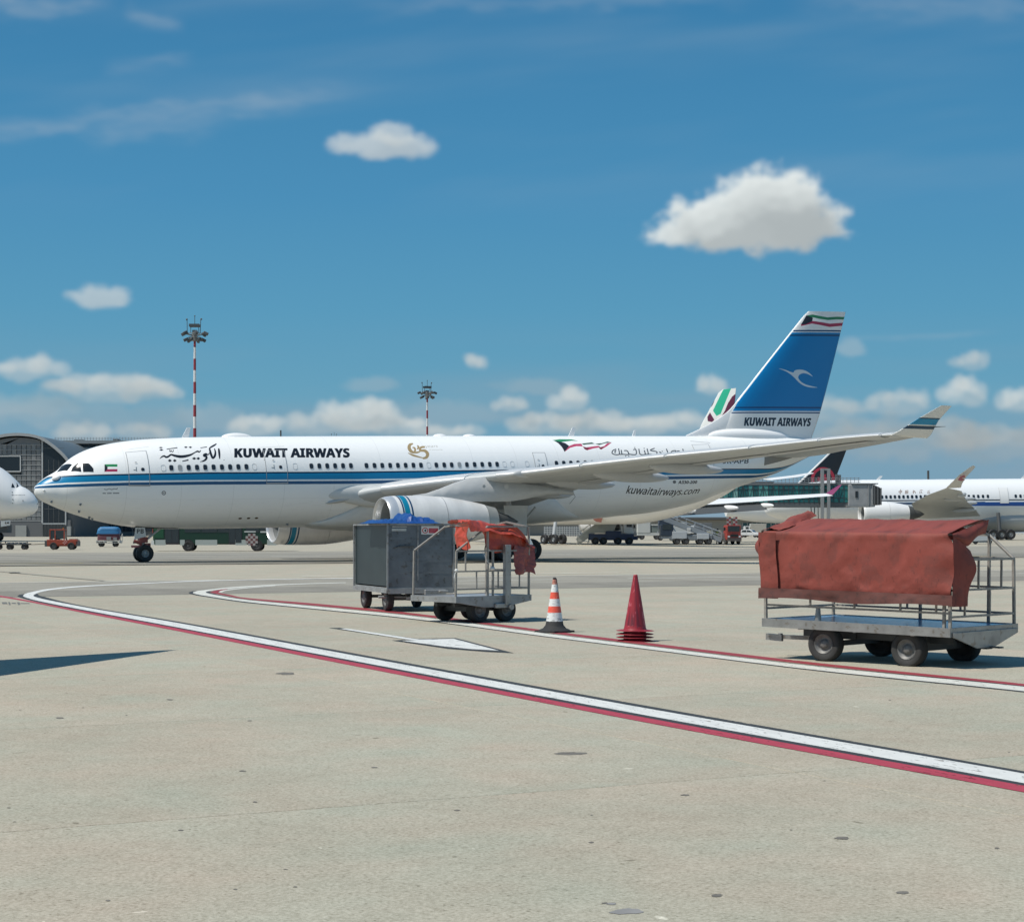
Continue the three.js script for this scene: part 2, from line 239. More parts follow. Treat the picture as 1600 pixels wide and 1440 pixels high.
{
  const apron = new THREE.Group(); apron.name = 'apron'; apron.userData = { kind: 'structure' }; scene.add(apron);
  const N = 5.636, NT = 11.272, gap = .006, geos = [];
  for (let k = 0; k < 4; k++) {
    const ring = (y, i) => { const a = N / 2 - gap - i, b = NT / 2 - .003 - i; return [P(-b, y, -a), P(-b, y, a), P(b, y, a), P(b, y, -a)]; };
    const rings = [ring(-.12, 0), ring(-.006, 0), ring(0, .006)], pos = [], uv = [];
    const quad = (a, b, c, d) => { for (const p of [a, b, c, a, c, d]) { pos.push(p.x, p.y, p.z); let u = p.x / N + .5, v = p.z / N + .5; for (let q = 0; q < k; q++) [u, v] = [v, 1 - u]; uv.push(u, v); } };
    quad(...rings[2]); for (let j = 0; j < 2; j++) for (let i = 0; i < 4; i++) quad(rings[j][i], rings[j][(i + 1) % 4], rings[j + 1][(i + 1) % 4], rings[j + 1][i]);
    const g = new THREE.BufferGeometry(); g.setAttribute('position', new THREE.Float32BufferAttribute(pos, 3)); g.setAttribute('uv', new THREE.Float32BufferAttribute(uv, 2)); g.computeVertexNormals(); geos.push(g);
  }
  const mats = []; for (const [t, k] of [[concreteA, .86], [concreteB, .84], [concreteA, .83], [concreteB, .875]]) mats.push(M(k, k, k * .995, .94, { map: t, bumpMap: rep(fineBump, 9), bumpScale: .0012 }));
  seed = 11;
  for (let r = 0; r < 9; r++) for (let c = -5; c < 6; c++) {
    const p = tw(8 + (c + .5) * NT, -.42 + (r + .5) * N), d = -p.z; if (d < 5 || Math.abs(p.x) > d * .2857 + 8) continue;
    const s = shadow(new THREE.Mesh(geos[Math.floor(rnd() * 4)], mats[Math.floor(rnd() * 4)])); s.name = 'slab'; s.position.copy(p); s.rotation.y = PSI; apron.add(s);
  }
}
function strip(w0, w1, t0, t1, lift, nw = 3, nt = 60) {          // sheet along the taxiway that follows the ground
  const pos = [], uv = [], idx = [];
  for (let j = 0; j <= nt; j++) for (let i = 0; i <= nw; i++) { const t = lerp(t0, t1, j / nt), w = lerp(w0, w1, i / nw), p = tw(t, w); pos.push(p.x, gy(-p.z) + lift, p.z); uv.push(t, w); }
  for (let j = 0; j < nt; j++) for (let i = 0; i < nw; i++) { const a = j * (nw + 1) + i, b = a + 1, c = a + nw + 1, d = c + 1; idx.push(a, c, d, a, d, b); }
  const g = new THREE.BufferGeometry(); g.setAttribute('position', new THREE.Float32BufferAttribute(pos, 3)); g.setAttribute('uv', new THREE.Float32BufferAttribute(uv, 2)); g.setIndex(idx); g.computeVertexNormals(); return prep(g);
}
const asphalt = M(.86, .86, .87, .95, { map: rep(asphaltT, 1 / 7, 1 / 3) }), asphaltDark = M(.70, .70, .71, .95, { map: rep(asphaltT, 1 / 5, 1 / 2.2) }), asphaltMid = M(.80, .80, .80, .95, { map: rep(asphaltT, 1 / 11, 1 / 4) });
struct('service_road', strip(50.3, 55.6, -140, 200, .0), asphaltDark);
struct('service_road', strip(55.61, 65.2, -140, 200, .0), asphalt);
struct('taxiway', strip(98, 119, -140, 200, .0, 4), asphaltMid);
struct('taxiway', strip(119.02, 158, -140, 240, .0, 8), asphalt);
{ // rubber laid down by tyres, worn paint
  const rubberMark = M(.055, .055, .055, .9, { map: rep(softT, .3, .8) }), rubberSoft = M(.20, .20, .19, .95, { map: rep(softT, .3, .8) }), jointDark = M(.10, .10, .098, .95), yellowPaint = M(.50, .40, .09, .8, { map: rep(paintWearT, .3) }), whiteOld = M(.76, .75, .70, .85, { map: rep(paintWearT, .35) });
  const marks = (name, geos, mat) => struct(name, geos, mat);
  marks('tyre_marks', [strip(106.0, 106.9, -31, 200, .004, 1), strip(100.8, 101.9, 2, 200, .004, 1), strip(112.3, 112.9, -60, 200, .004, 1)], rubberMark);
  marks('tyre_marks', [strip(106.95, 108.2, -140, 200, .004, 1), strip(126, 127.4, -30, 90, .004, 1), strip(137, 139, 20, 120, .004, 1), strip(133, 133.6, -60, 20, .004, 1), strip(118, 118.9, -140, 150, .004, 1)], rubberSoft);
  marks('joint_line', [strip(50.18, 50.34, -140, 200, .003, 1, 80), strip(97.9, 98.1, -140, 200, .004, 1), strip(158, 158.4, -140, 240, .004, 1)], jointDark);
  const dash = (w0, w1, list) => list.map(([a, b]) => strip(w0, w1, a, b, .004, 1, 6));
  marks('taxi_line', [...dash(104.4, 104.9, [[-9, 1], [3, 9], [12, 26], [31, 46], [52, 66], [69, 96], [105, 160]]), ...dash(103.6, 104.1, [[-4, 4], [14, 20], [60, 80]])], yellowPaint);
  marks('edge_line', [...dash(64.6, 64.9, [[-100, 6], [9, 28], [31, 45], [46, 61], [64, 130]]), ...dash(59.6, 59.85, [[28, 33], [36, 44], [45, 52], [56, 60], [62, 90]]), ...dash(68.6, 68.85, [[26, 33], [34, 41]])], whiteOld);
  marks('faded_line', [...dash(128, 128.5, [[46, 50], [58, 72]]), ...dash(138, 138.4, [[70, 74], [80, 86]])], whiteOld);
  // diagonal crack filler in the light concrete at left
  const a = ground(0, 892), b = ground(165, 906.5), n = P(0, 0, .35); const q = [a, b, b.clone().add(n), a, b.clone().add(n), a.clone().add(n)], g = new THREE.BufferGeometry(); g.setAttribute('position', new THREE.Float32BufferAttribute(q.flatMap((p) => [p.x, .005, p.z]), 3)); g.computeVertexNormals(); marks('joint_line', g, M(.26, .25, .22, .95));
}
// ---------------------------------------------------------------- painted markings
const PW = { map: rep(paintWearT, .8), bumpMap: rep(fineBump, 6), bumpScale: .001, alphaMap: rep(chipT, .31, .9), alphaTest: .5 };
const paintWhite = M(.80, .80, .79, .6, PW), paintBlack = M(.040, .044, .048, .75, PW), paintRed = M(.46, .05, .085, .7, PW), paintRed2 = M(.34, .045, .06, .75, PW), paintWhite2 = M(.74, .73, .68, .65, PW);
function ribbon(A, B, lift = .004, n = 90) {                      // between two lines read off the photograph
  const ca = new THREE.CatmullRomCurve3(A.map((p) => ground(...p)), false, 'centripetal'), cb = new THREE.CatmullRomCurve3(B.map((p) => ground(...p)), false, 'centripetal'), pos = [], uv = [], idx = [];
  let s = 0, last = null;
  for (let i = 0; i <= n; i++) { const a = ca.getPoint(i / n), b = cb.getPoint(i / n); if (last) s += a.distanceTo(last); last = a; pos.push(a.x, lift, a.z, b.x, lift, b.z); uv.push(s, 0, s, a.distanceTo(b)); if (i) { const k = i * 2; idx.push(k - 2, k - 1, k + 1, k - 2, k + 1, k); } }
  const g = new THREE.BufferGeometry(); g.setAttribute('position', new THREE.Float32BufferAttribute(pos, 3)); g.setAttribute('uv', new THREE.Float32BufferAttribute(uv, 2)); g.setIndex(idx); g.computeVertexNormals(); return prep(g);
}
{
  const ext = (L) => { const [a, b] = [L[0], L[1]]; return [[a[0] + (a[0] - b[0]) * .4, a[1] + (a[1] - b[1]) * .4 + 3], ...L]; };
  const wo = ext([[1600, 1223.9], [1000, 1116], [500, 1022.5], [280, 980.6], [140, 954.5], [80, 943], [50, 936.5], [36, 931.5], [38, 928], [50, 924.5], [75, 920], [125, 915.3], [185, 912.4], [250, 909.6], [300, 907.3], [400, 905], [560, 902.5]]);
  const wi = ext([[1600, 1208.9], [1000, 1105], [500, 1014.3], [280, 973.7], [140, 950], [90, 940.5], [64, 935], [52, 931], [56, 927.4], [68, 923.7], [93, 919.8], [135, 916.2], [190, 913.3], [250, 910.5], [300, 908.3], [400, 905.9], [560, 903.4]]);
  const bo = ext([[1600, 1227.8], [1000, 1119.8], [500, 1024.8], [280, 982.3], [140, 956.3], [78, 944.4], [45, 937.3], [27, 931.8], [30, 929]]), bi = ext([[1600, 1205.3], [1000, 1101], [500, 1011.2], [280, 971.5], [140, 948.4], [96, 939.4], [75, 934], [61, 930.4], [59, 928]]);
  const ro = ext([[1600, 1238], [1000, 1127], [500, 1030], [280, 986.4], [140, 959.4], [80, 947.4], [40, 939.4], [0, 932.6], [-60, 924]]), ri = ext([[1600, 1227.9], [1000, 1119.9], [500, 1024.9], [280, 982.4], [140, 956.5], [78, 944.8], [42, 937.6], [0, 930.6], [-60, 923]]);
  const sub = (L, n) => L.slice(0, n);
  struct('road_marking_white', ribbon(wo, wi, .004, 150), paintWhite);
  struct('road_marking_black', [ribbon(bo, sub(wo, 10), .004), ribbon(sub(wi, 10), bi, .004)], paintBlack);
  struct('road_marking_red', ribbon(ro, ri, .004), paintRed);
  const w2o = ext([[1600, 1080], [1283, 1047.7], [1000, 1012.6], [867, 996], [640, 966], [500, 951.8], [380, 939.6], [332, 932.6], [308, 928.5], [301, 926], [307, 923.4], [325, 921], [362, 917.2], [400, 914.6], [460, 911.8], [540, 909.9]]);
  const w2i = ext([[1600, 1073], [1283, 1042], [1000, 1008], [867, 991.5], [640, 961.8], [500, 948], [380, 936.5], [346, 931], [328, 927.6], [321.5, 925.6], [325, 923.6], [340, 921.3], [370, 918.4], [404, 916], [462, 912.9], [540, 910.6]]);
  const b2o = ext([[1600, 1081.6], [1283, 1049], [1000, 1013.6], [867, 997], [640, 967.2], [500, 953], [380, 941], [328, 933.4], [302, 929], [294.5, 926], [300, 923.6]]), b2i = ext([[1600, 1072], [1283, 1041.2], [1000, 1007.3], [867, 990.9], [640, 961.2], [500, 947.5], [380, 935.9], [352, 930.8], [334, 927.5], [327.5, 925.6], [330, 924]]);
  const r2o = ext([[1600, 1071.9], [1283, 1040.3], [1000, 1006.6], [867, 990], [640, 960.6], [500, 946.9], [380, 935.4], [354, 930.6], [336, 927.4], [328.5, 925.4], [334, 923.2], [352, 920.4]]), r2i = ext([[1600, 1068.6], [1283, 1036.3], [1000, 1002.8], [867, 986.6], [640, 957.4], [500, 943.6], [380, 933.6], [360, 929.4], [345, 926.8], [340.5, 925.2], [345, 923.4], [360, 921]]);
  struct('road_marking_white', ribbon(w2o, w2i, .004, 150), paintWhite2);
  struct('road_marking_black', [ribbon(b2o, sub(w2o, 12), .004), ribbon(sub(w2i, 12), b2i, .004)], paintBlack);
  struct('road_marking_red', ribbon(r2o, r2i, .0045), paintRed2);
  struct('road_marking_white', ribbon([[341, 925.4], [345, 923], [362, 920], [392, 917.3], [430, 914.6]], [[346.5, 925.4], [352, 923.2], [368, 920.8], [398, 918], [430, 915.4]], .005, 30), paintWhite2);
  const flat = (pts, y) => { const q = pts.map((p) => ground(...p)), s = new THREE.ShapeGeometry(new THREE.Shape(q.map((p) => new V2(p.x, -p.z)))); const g = prep(s); g.rotateX(-Math.PI / 2); g.translate(0, y, 0); return g; };
  struct('arrow_outline', flat([[514, 981], [532, 980.9], [652, 998], [712, 996.8], [803, 1020.4], [760, 1018.4], [700, 1013.6], [612, 1000.6], [628, 999.8], [642, 1000.2]], .004), paintBlack);
  struct('arrow_marking', flat([[530, 982.6], [541, 982.2], [655, 999.4], [709, 998.4], [780, 1017], [737, 1014.6], [697, 1010.8], [628, 1001.5], [640, 1000.9], [650, 1001.6]], .008), paintWhite);
  struct('faded_writing', [[2, 940.6, 10, 943.6], [12, 940.5, 15, 945], [17, 941.4, 24, 943.2], [26, 940.8, 30, 944.8], [31, 942, 45, 943.2]].map(([a, b, c, d]) => flat([[a, b], [c, b], [c + 1.4, d], [a + 1.4, d]], .004)), M(.17, .17, .165, .9, { map: rep(paintWearT, 2) }));
  // dark patches and oil spots that stand out on the near slabs
  const blotch = (u, v, ru, rv, sd) => { const pts = []; for (let i = 0; i < 22; i++) { const a = i / 22 * 6.283, k = .72 + .5 * vnoise(i * .9, sd, 0, 4); pts.push([u + Math.cos(a) * ru * k, v + Math.sin(a) * rv * k]); } return flat(pts, .002); };
  const spots = []; seed = 5;
  for (const [u, v, a, b] of [[446, 1052, 14, 2.2], [1316, 1309.6, 12, 2.2], [893, 1177, 24, 2.4], [1070, 1242, 7, 1.2], [1120, 1399, 9, 2.4], [1410, 1394.5, 9, 2.2], [945, 1411, 5, 1.2], [1558, 1325, 4, 1.2], [282, 1297, 5, 1], [398, 1253, 4, 1], [924, 1316, 4, 1], [714, 1266, 5, 1], [168, 1407, 4, 1], [93, 1121.5, 6, 1.3], [378, 1204.5, 6, 1], [265, 1093, 5, .9], [585, 1199, 5, 1], [390, 1126, 4, .8], [22, 894, 9, .8]]) spots.push(blotch(u, v, a, b, u));
  for (let i = 0; i < 18; i++) { const v = 1000 + 430 * rnd(), k = (v - 832) / 500; spots.push(blotch(rr(0, 1600), v, rr(1, 2.6) * (.5 + k), rr(.3, .6) * (.4 + k), i)); }
  struct('oil_stain', spots, M(.20, .185, .16, .9, { map: rep(grimeT, 3) }));
  struct('concrete_patch', [blotch(978, 1424, 24, 4.5, 3), blotch(955, 1412, 8, 1.6, 9)], M(.27, .265, .26, .95, { map: rep(softT, 2) }));
}
// ---------------------------------------------------------------- cones
function coneTex(fn) { const n = 512; return tex(n, (u, v) => fn(u, v)); }
{
  const d = 4984 / (990 - YH), p = ground(866.5, 987.5), k = d / F;       // metres per pixel there
  const t = thing('traffic_cone', 'orange and white striped traffic cone with black rubber base beside the small arrow', 'traffic cone', [p.x, 0, p.z], .35);
  const stripe = coneTex((u, v) => {                                     // bands from the foot (v = 0) to the tip, scuffed
    const n = fbm(u * 12, v * 30, 4, 0, 120), wear = sm(.6, .72, n), g = (hash(u * 512, v * 512, 2) - .5) * 10; const bands = [[0, .2, 0], [.2, .345, 1], [.345, .51, 0], [.51, .665, 1], [.665, .84, 0], [.84, .955, 2]];
    const b = bands.find((q) => v >= q[0] && v < q[1])?.[2] ?? 3; const c = b === 0 ? [222, 224, 222] : b === 1 ? [226, 92, 72] : b === 2 ? [190, 130, 112] : [40, 40, 40];
    const line = Math.abs(u - .52) < .012 && b === 0 && v > .3; return c.map((x) => x + g - wear * (b === 1 ? -26 : 46) - (line ? 110 : 0));
  });
  const h = (992 - 905) * k, rb = 13.6 * k;
  const body = lathe([[rb, h * .2], [rb * .93, h * .25], [2.6 * k, h * .985], [2.1 * k, h], [1.2 * k, h], [1.2 * k, h * .9]], 40); { const p = body.attributes.position; for (let i = 0; i < p.count; i++) body.attributes.uv.setY(i, (p.getY(i) / h - .2) / .8); }
  part('cone_body', body, M(1, 1, 1, .5, { map: stripe }), t);
  part('cone_base', [lathe([[27 * k, 0], [27.4 * k, h * .025], [26 * k, h * .045], [20 * k, h * .07], [15.6 * k, h * .13], [14 * k, h * .205], [rb * .9, h * .21], [rb * .85, h * .1]], 8), box(45 * k, h * .035, 45 * k, 0, h * .0177, 0, 0, .4, 0)], M(.03, .031, .032, .8, { map: rep(softT, 3) }), t);
  part('cone_edge_strip', [rod(P(rb * .93, h * .22, -.0), P(2.9 * k, h * .98, 0), .9 * k, 6)], black, t);
}
{
  const p = ground(992, 1001.5), d = -p.z, k = d / F;
  const redT = coneTex((u, v) => { const n = sm(.6, .75, fbm(u * 16, v * 8, 4, 16, 130)), s = sm(.7, .76, fbm(u * 30, v * 50, 3, 0, 133)); const g = (hash(u * 512, v * 512, 9) - .5) * 14; return [150 + g - n * 46 + s * 44, 38 + g - n * 4 + s * 62, 50 + g - n * 2 + s * 60]; });
  const redM = M(1, 1, 1, .5, { map: redT, side: THREE.DoubleSide }), H2 = 88 * k, dy = 5.2 * k;
  const mk = (label) => {
    const t = thing('traffic_cone', label, 'traffic cone');
    part('cone_body', lathe([[18.6 * k, 2.2 * k], [17.4 * k, 4 * k], [16.4 * k, 10 * k], [3.4 * k, H2 - 2 * k], [2.8 * k, H2], [1.6 * k, H2], [2.3 * k, H2 - 4 * k], [15 * k, 9 * k], [16 * k, 1 * k]], 44), redM, t);
    part('cone_base', lathe([[17.4 * k, 2.2 * k], [24 * k, 1.9 * k], [29 * k, .9 * k], [29.4 * k, .2 * k], [28 * k, 0], [17 * k, .7 * k]], 44), redM, t);
    return t;
  };
  const labels = ['lowest red traffic cone of the nested stack, its flange flat on the line', 'red traffic cone second from the bottom of the nested stack', 'red traffic cone third from the bottom of the nested stack', 'topmost scuffed plain red traffic cone, standing over the other red cones'];
  let first;
  labels.forEach((l, i) => { const y = i * dy + .004, o = first ? copyOf(first, l, [p.x, y, p.z], i * 1.3) : (first = mk(l)); o.position.set(p.x + (i % 2) * .004, y, p.z); o.rotation.z = (i - 1) * .006; });
}
// ---------------------------------------------------------------- baggage carts
const tyreDust = M(.05, .05, .05, .85, { map: rep(grimeT, 1) }), rimDull = M(.22, .22, .215, .55, { metalness: .3, map: rep(grimeT, 2) });
function frameCart(label, L, W, deckMat, fenceMat, o, lower = galv) {       // open end at +x, fenced long side at zf
  const t = thing('baggage_cart', label, 'baggage cart', [0, 0, 0], 0), D = o.D ?? .52, zf = o.zf;      // deck height; zf: +1 fence on +z side
  const z0 = -W / 2, z1 = W / 2, x0 = -L / 2, x1 = L / 2, F0 = zf * W / 2, O0 = -F0, q = .036;
  part('deck', [box(L - .09, .03, W - .09, 0, D - .015, 0)], deckMat, t);
  part('deck_frame', [beam(P(x0, D - .05, z0), P(x1, D - .05, z0), .06, .12), beam(P(x0, D - .05, z1), P(x1, D - .05, z1), .06, .12), beam(P(x0 + .03, D - .05, z0 + .03), P(x0 + .03, D - .05, z1 - .03), .058, .118), beam(P(x1 - .03, D - .05, z0 + .03), P(x1 - .03, D - .05, z1 - .03), .058, .118), ...[-.6, 0, .6].map((k) => beam(P(k * L / 2, D - .09, z0 + .03), P(k * L / 2, D - .09, z1 - .03), .05, .07)), ], lower, t);
  const V = (w) => slab([[-w / 2 + .02, -.02], [w / 2 - .02, -.02], [w / 2 - .02, -.08], [w * .12, -(o.vee ?? .25)], [-w * .14, -(o.vee ?? .25)], [-w / 2 + .02, -.08]], .024, .004);
  part('end_plate', o.plate === 'side' ? V(L).translate(0, D - .03, F0 + zf * .012 - .012) : V(W).rotateY(Math.PI / 2).translate(x1 + .002, D - .03, 0), lower, t);
  const post = (x, z, h, lean = 0) => part('post', beam(P(x, D, z), P(x + lean, D + h, z), q), fenceMat, t);
  const rail = (a, b, r = .028) => part('rail', beam(a, b, r), fenceMat, t), bar = (a, b) => part('upright_bar', beam(a, b, .024), fenceMat, t);
  const FA = o.front ?? .55, HE = .9, top = o.top ?? 1.42, xc = x1 - o.bay;                                // end frame height, canopy height, where the canopy starts
  // end frame
  post(x1 - .03, O0 * .97, HE, -.02); post(x1 - .03, F0 * .97, HE, -.02);
  if (!o.openEnd) for (const h of [.15, .5, HE]) rail(P(x1 - .03, D + h, z0 + .05), P(x1 - .03, D + h, z1 - .05), h === HE ? .034 : .028);
  if (!o.openEnd) for (const [k, a, b] of [[-.2, .15, .5], [.55, .15, .5], [.15, .5, HE], [-.55, .5, HE]]) bar(P(x1 - .03, D + a, k * W / 2), P(x1 - .03, D + b, k * W / 2));
  // sloping tubes up to the canopy
  for (const z of [O0 * .97, F0 * .97]) part('canopy_stay', rod(P(x1 - .05, D + HE, z), P(xc, D + top, z), .022, 10), fenceMat, t);
  // fenced side
  for (const h of [.15, .5, HE]) rail(P(x0 + .04, D + h, F0 * .97), P(x1 - .05, D + h, F0 * .97));
  for (let i = 1; i < 7; i++) { const x = lerp(x0, x1, i / 7); bar(P(x, D + (i % 2 ? .15 : .5), F0 * .97), P(x, D + (i % 2 ? .5 : HE), F0 * .97)); }
  post(0, F0 * .97, HE); post(x0 + .03, F0 * .97, top); post(x0 + .03, O0 * .97, top - .03, -.03);
  post(xc, F0 * .97, top);
  for (const h of [.15, .5, HE]) rail(P(x0 + .03, D + h, z0 + .05), P(x0 + .03, D + h, z1 - .05));
  // open side low rail
  if (o.low) { rail(P(x0 + .05, D + .2, O0 * .97), P(x1 - .05, D + .2, O0 * .97)); for (const k of [.26, .5, .74, .92]) bar(P(lerp(x0, x1, k), D + .2, O0 * .97), P(lerp(x0, x1, k), D + (o.tall ?? .52), O0 * .97)); part('stake', rod(P(lerp(x0, x1, .29), D, O0 * .9), P(lerp(x0, x1, .29), D + .2, O0 * .9), .05, 10, .03), lower, t); post(x1 - .12, O0 * .97, .42); }
  // canopy hoops
  for (const x of [x0 + .05, xc]) part('canopy_hoop', [beam(P(x, D + top, z0 + .04), P(x, D + top + (o.rise ?? .16), 0), .03), beam(P(x, D + top + (o.rise ?? .16), 0), P(x, D + top, z1 - .04), .03)], fenceMat, t);
  part('canopy_rail', [beam(P(x0 + .05, D + top, O0 * .95), P(xc, D + top, O0 * .95), .03)], fenceMat, t); part('canopy_rail', [beam(P(x0 + .05, D + top, F0 * .95), P(xc, D + top, F0 * .95), .03)], fenceMat, t);
  // running gear
  part('axle', [beam(P(x0 + FA, .24, z0 + .2), P(x0 + FA, .24, z1 - .2), .07), box(.5, .12, .7, x0 + FA, .36, 0), cyl(.26, .26, .05, 24, x0 + FA, .43, 0)], darkGrey, t);
  part('axle', [beam(P(x1 - .72, .24, z0 + .2), P(x1 - .72, .24, z1 - .2), .07), box(.14, .16, .8, x1 - .72, .34, 0)], darkGrey, t);
  part('chassis_beam', [beam(P(x0 + .3, .36, -.28), P(x1 - .3, .36, -.28), .06, .1), beam(P(x0 + .3, .36, .28), P(x1 - .3, .36, .28), .06, .1)], darkGrey, t);
  for (const [x, tr] of [[x0 + FA, o.steer ?? 0], [x1 - .72, 0]]) for (const s of [-1, 1]) wheel('wheel', .245, .19, t, x, .245, s * (W / 2 - .17), rimDull, .58, s, tyreDust, tr);
  return t;
}
const blueDeck = M(.24, .48, .78, .2, { map: rep(softT, .7) }), plateDeck = M(.50, .51, .52, .3, { metalness: .3, map: rep(grimeT, .7) }), rustTube = M(.40, .38, .345, .6, { metalness: .3, map: rep(grimeT, 5) });
function cloth(nu, nv, fn, uvk = [1, 1], thick = .006) {           // thin solid sheet from fn(u, v) -> V3
  const A = [], uv = [];
  for (let j = 0; j <= nv; j++) for (let i = 0; i <= nu; i++) { A.push(fn(i / nu, j / nv)); uv.push(i / nu * uvk[0], j / nv * uvk[1]); }
  const mk = (pts, flip) => { const g = new THREE.BufferGeometry(), idx = []; g.setAttribute('position', new THREE.Float32BufferAttribute(pts.flatMap((p) => p.toArray()), 3)); g.setAttribute('uv', new THREE.Float32BufferAttribute(uv, 2)); for (let j = 0; j < nv; j++) for (let i = 0; i < nu; i++) { const a = j * (nu + 1) + i, b = a + 1, c = a + nu + 1, d = c + 1; flip ? idx.push(a, d, b, a, c, d) : idx.push(a, b, d, a, d, c); } g.setIndex(idx); g.computeVertexNormals(); return g; };
  const g = mk(A, false), n = g.attributes.normal, B = A.map((p, i) => p.clone().addScaledVector(new V3(n.getX(i), n.getY(i), n.getZ(i)), -thick));
  return mergeGeometries([prep(g), prep(mk(B, true))]);
}
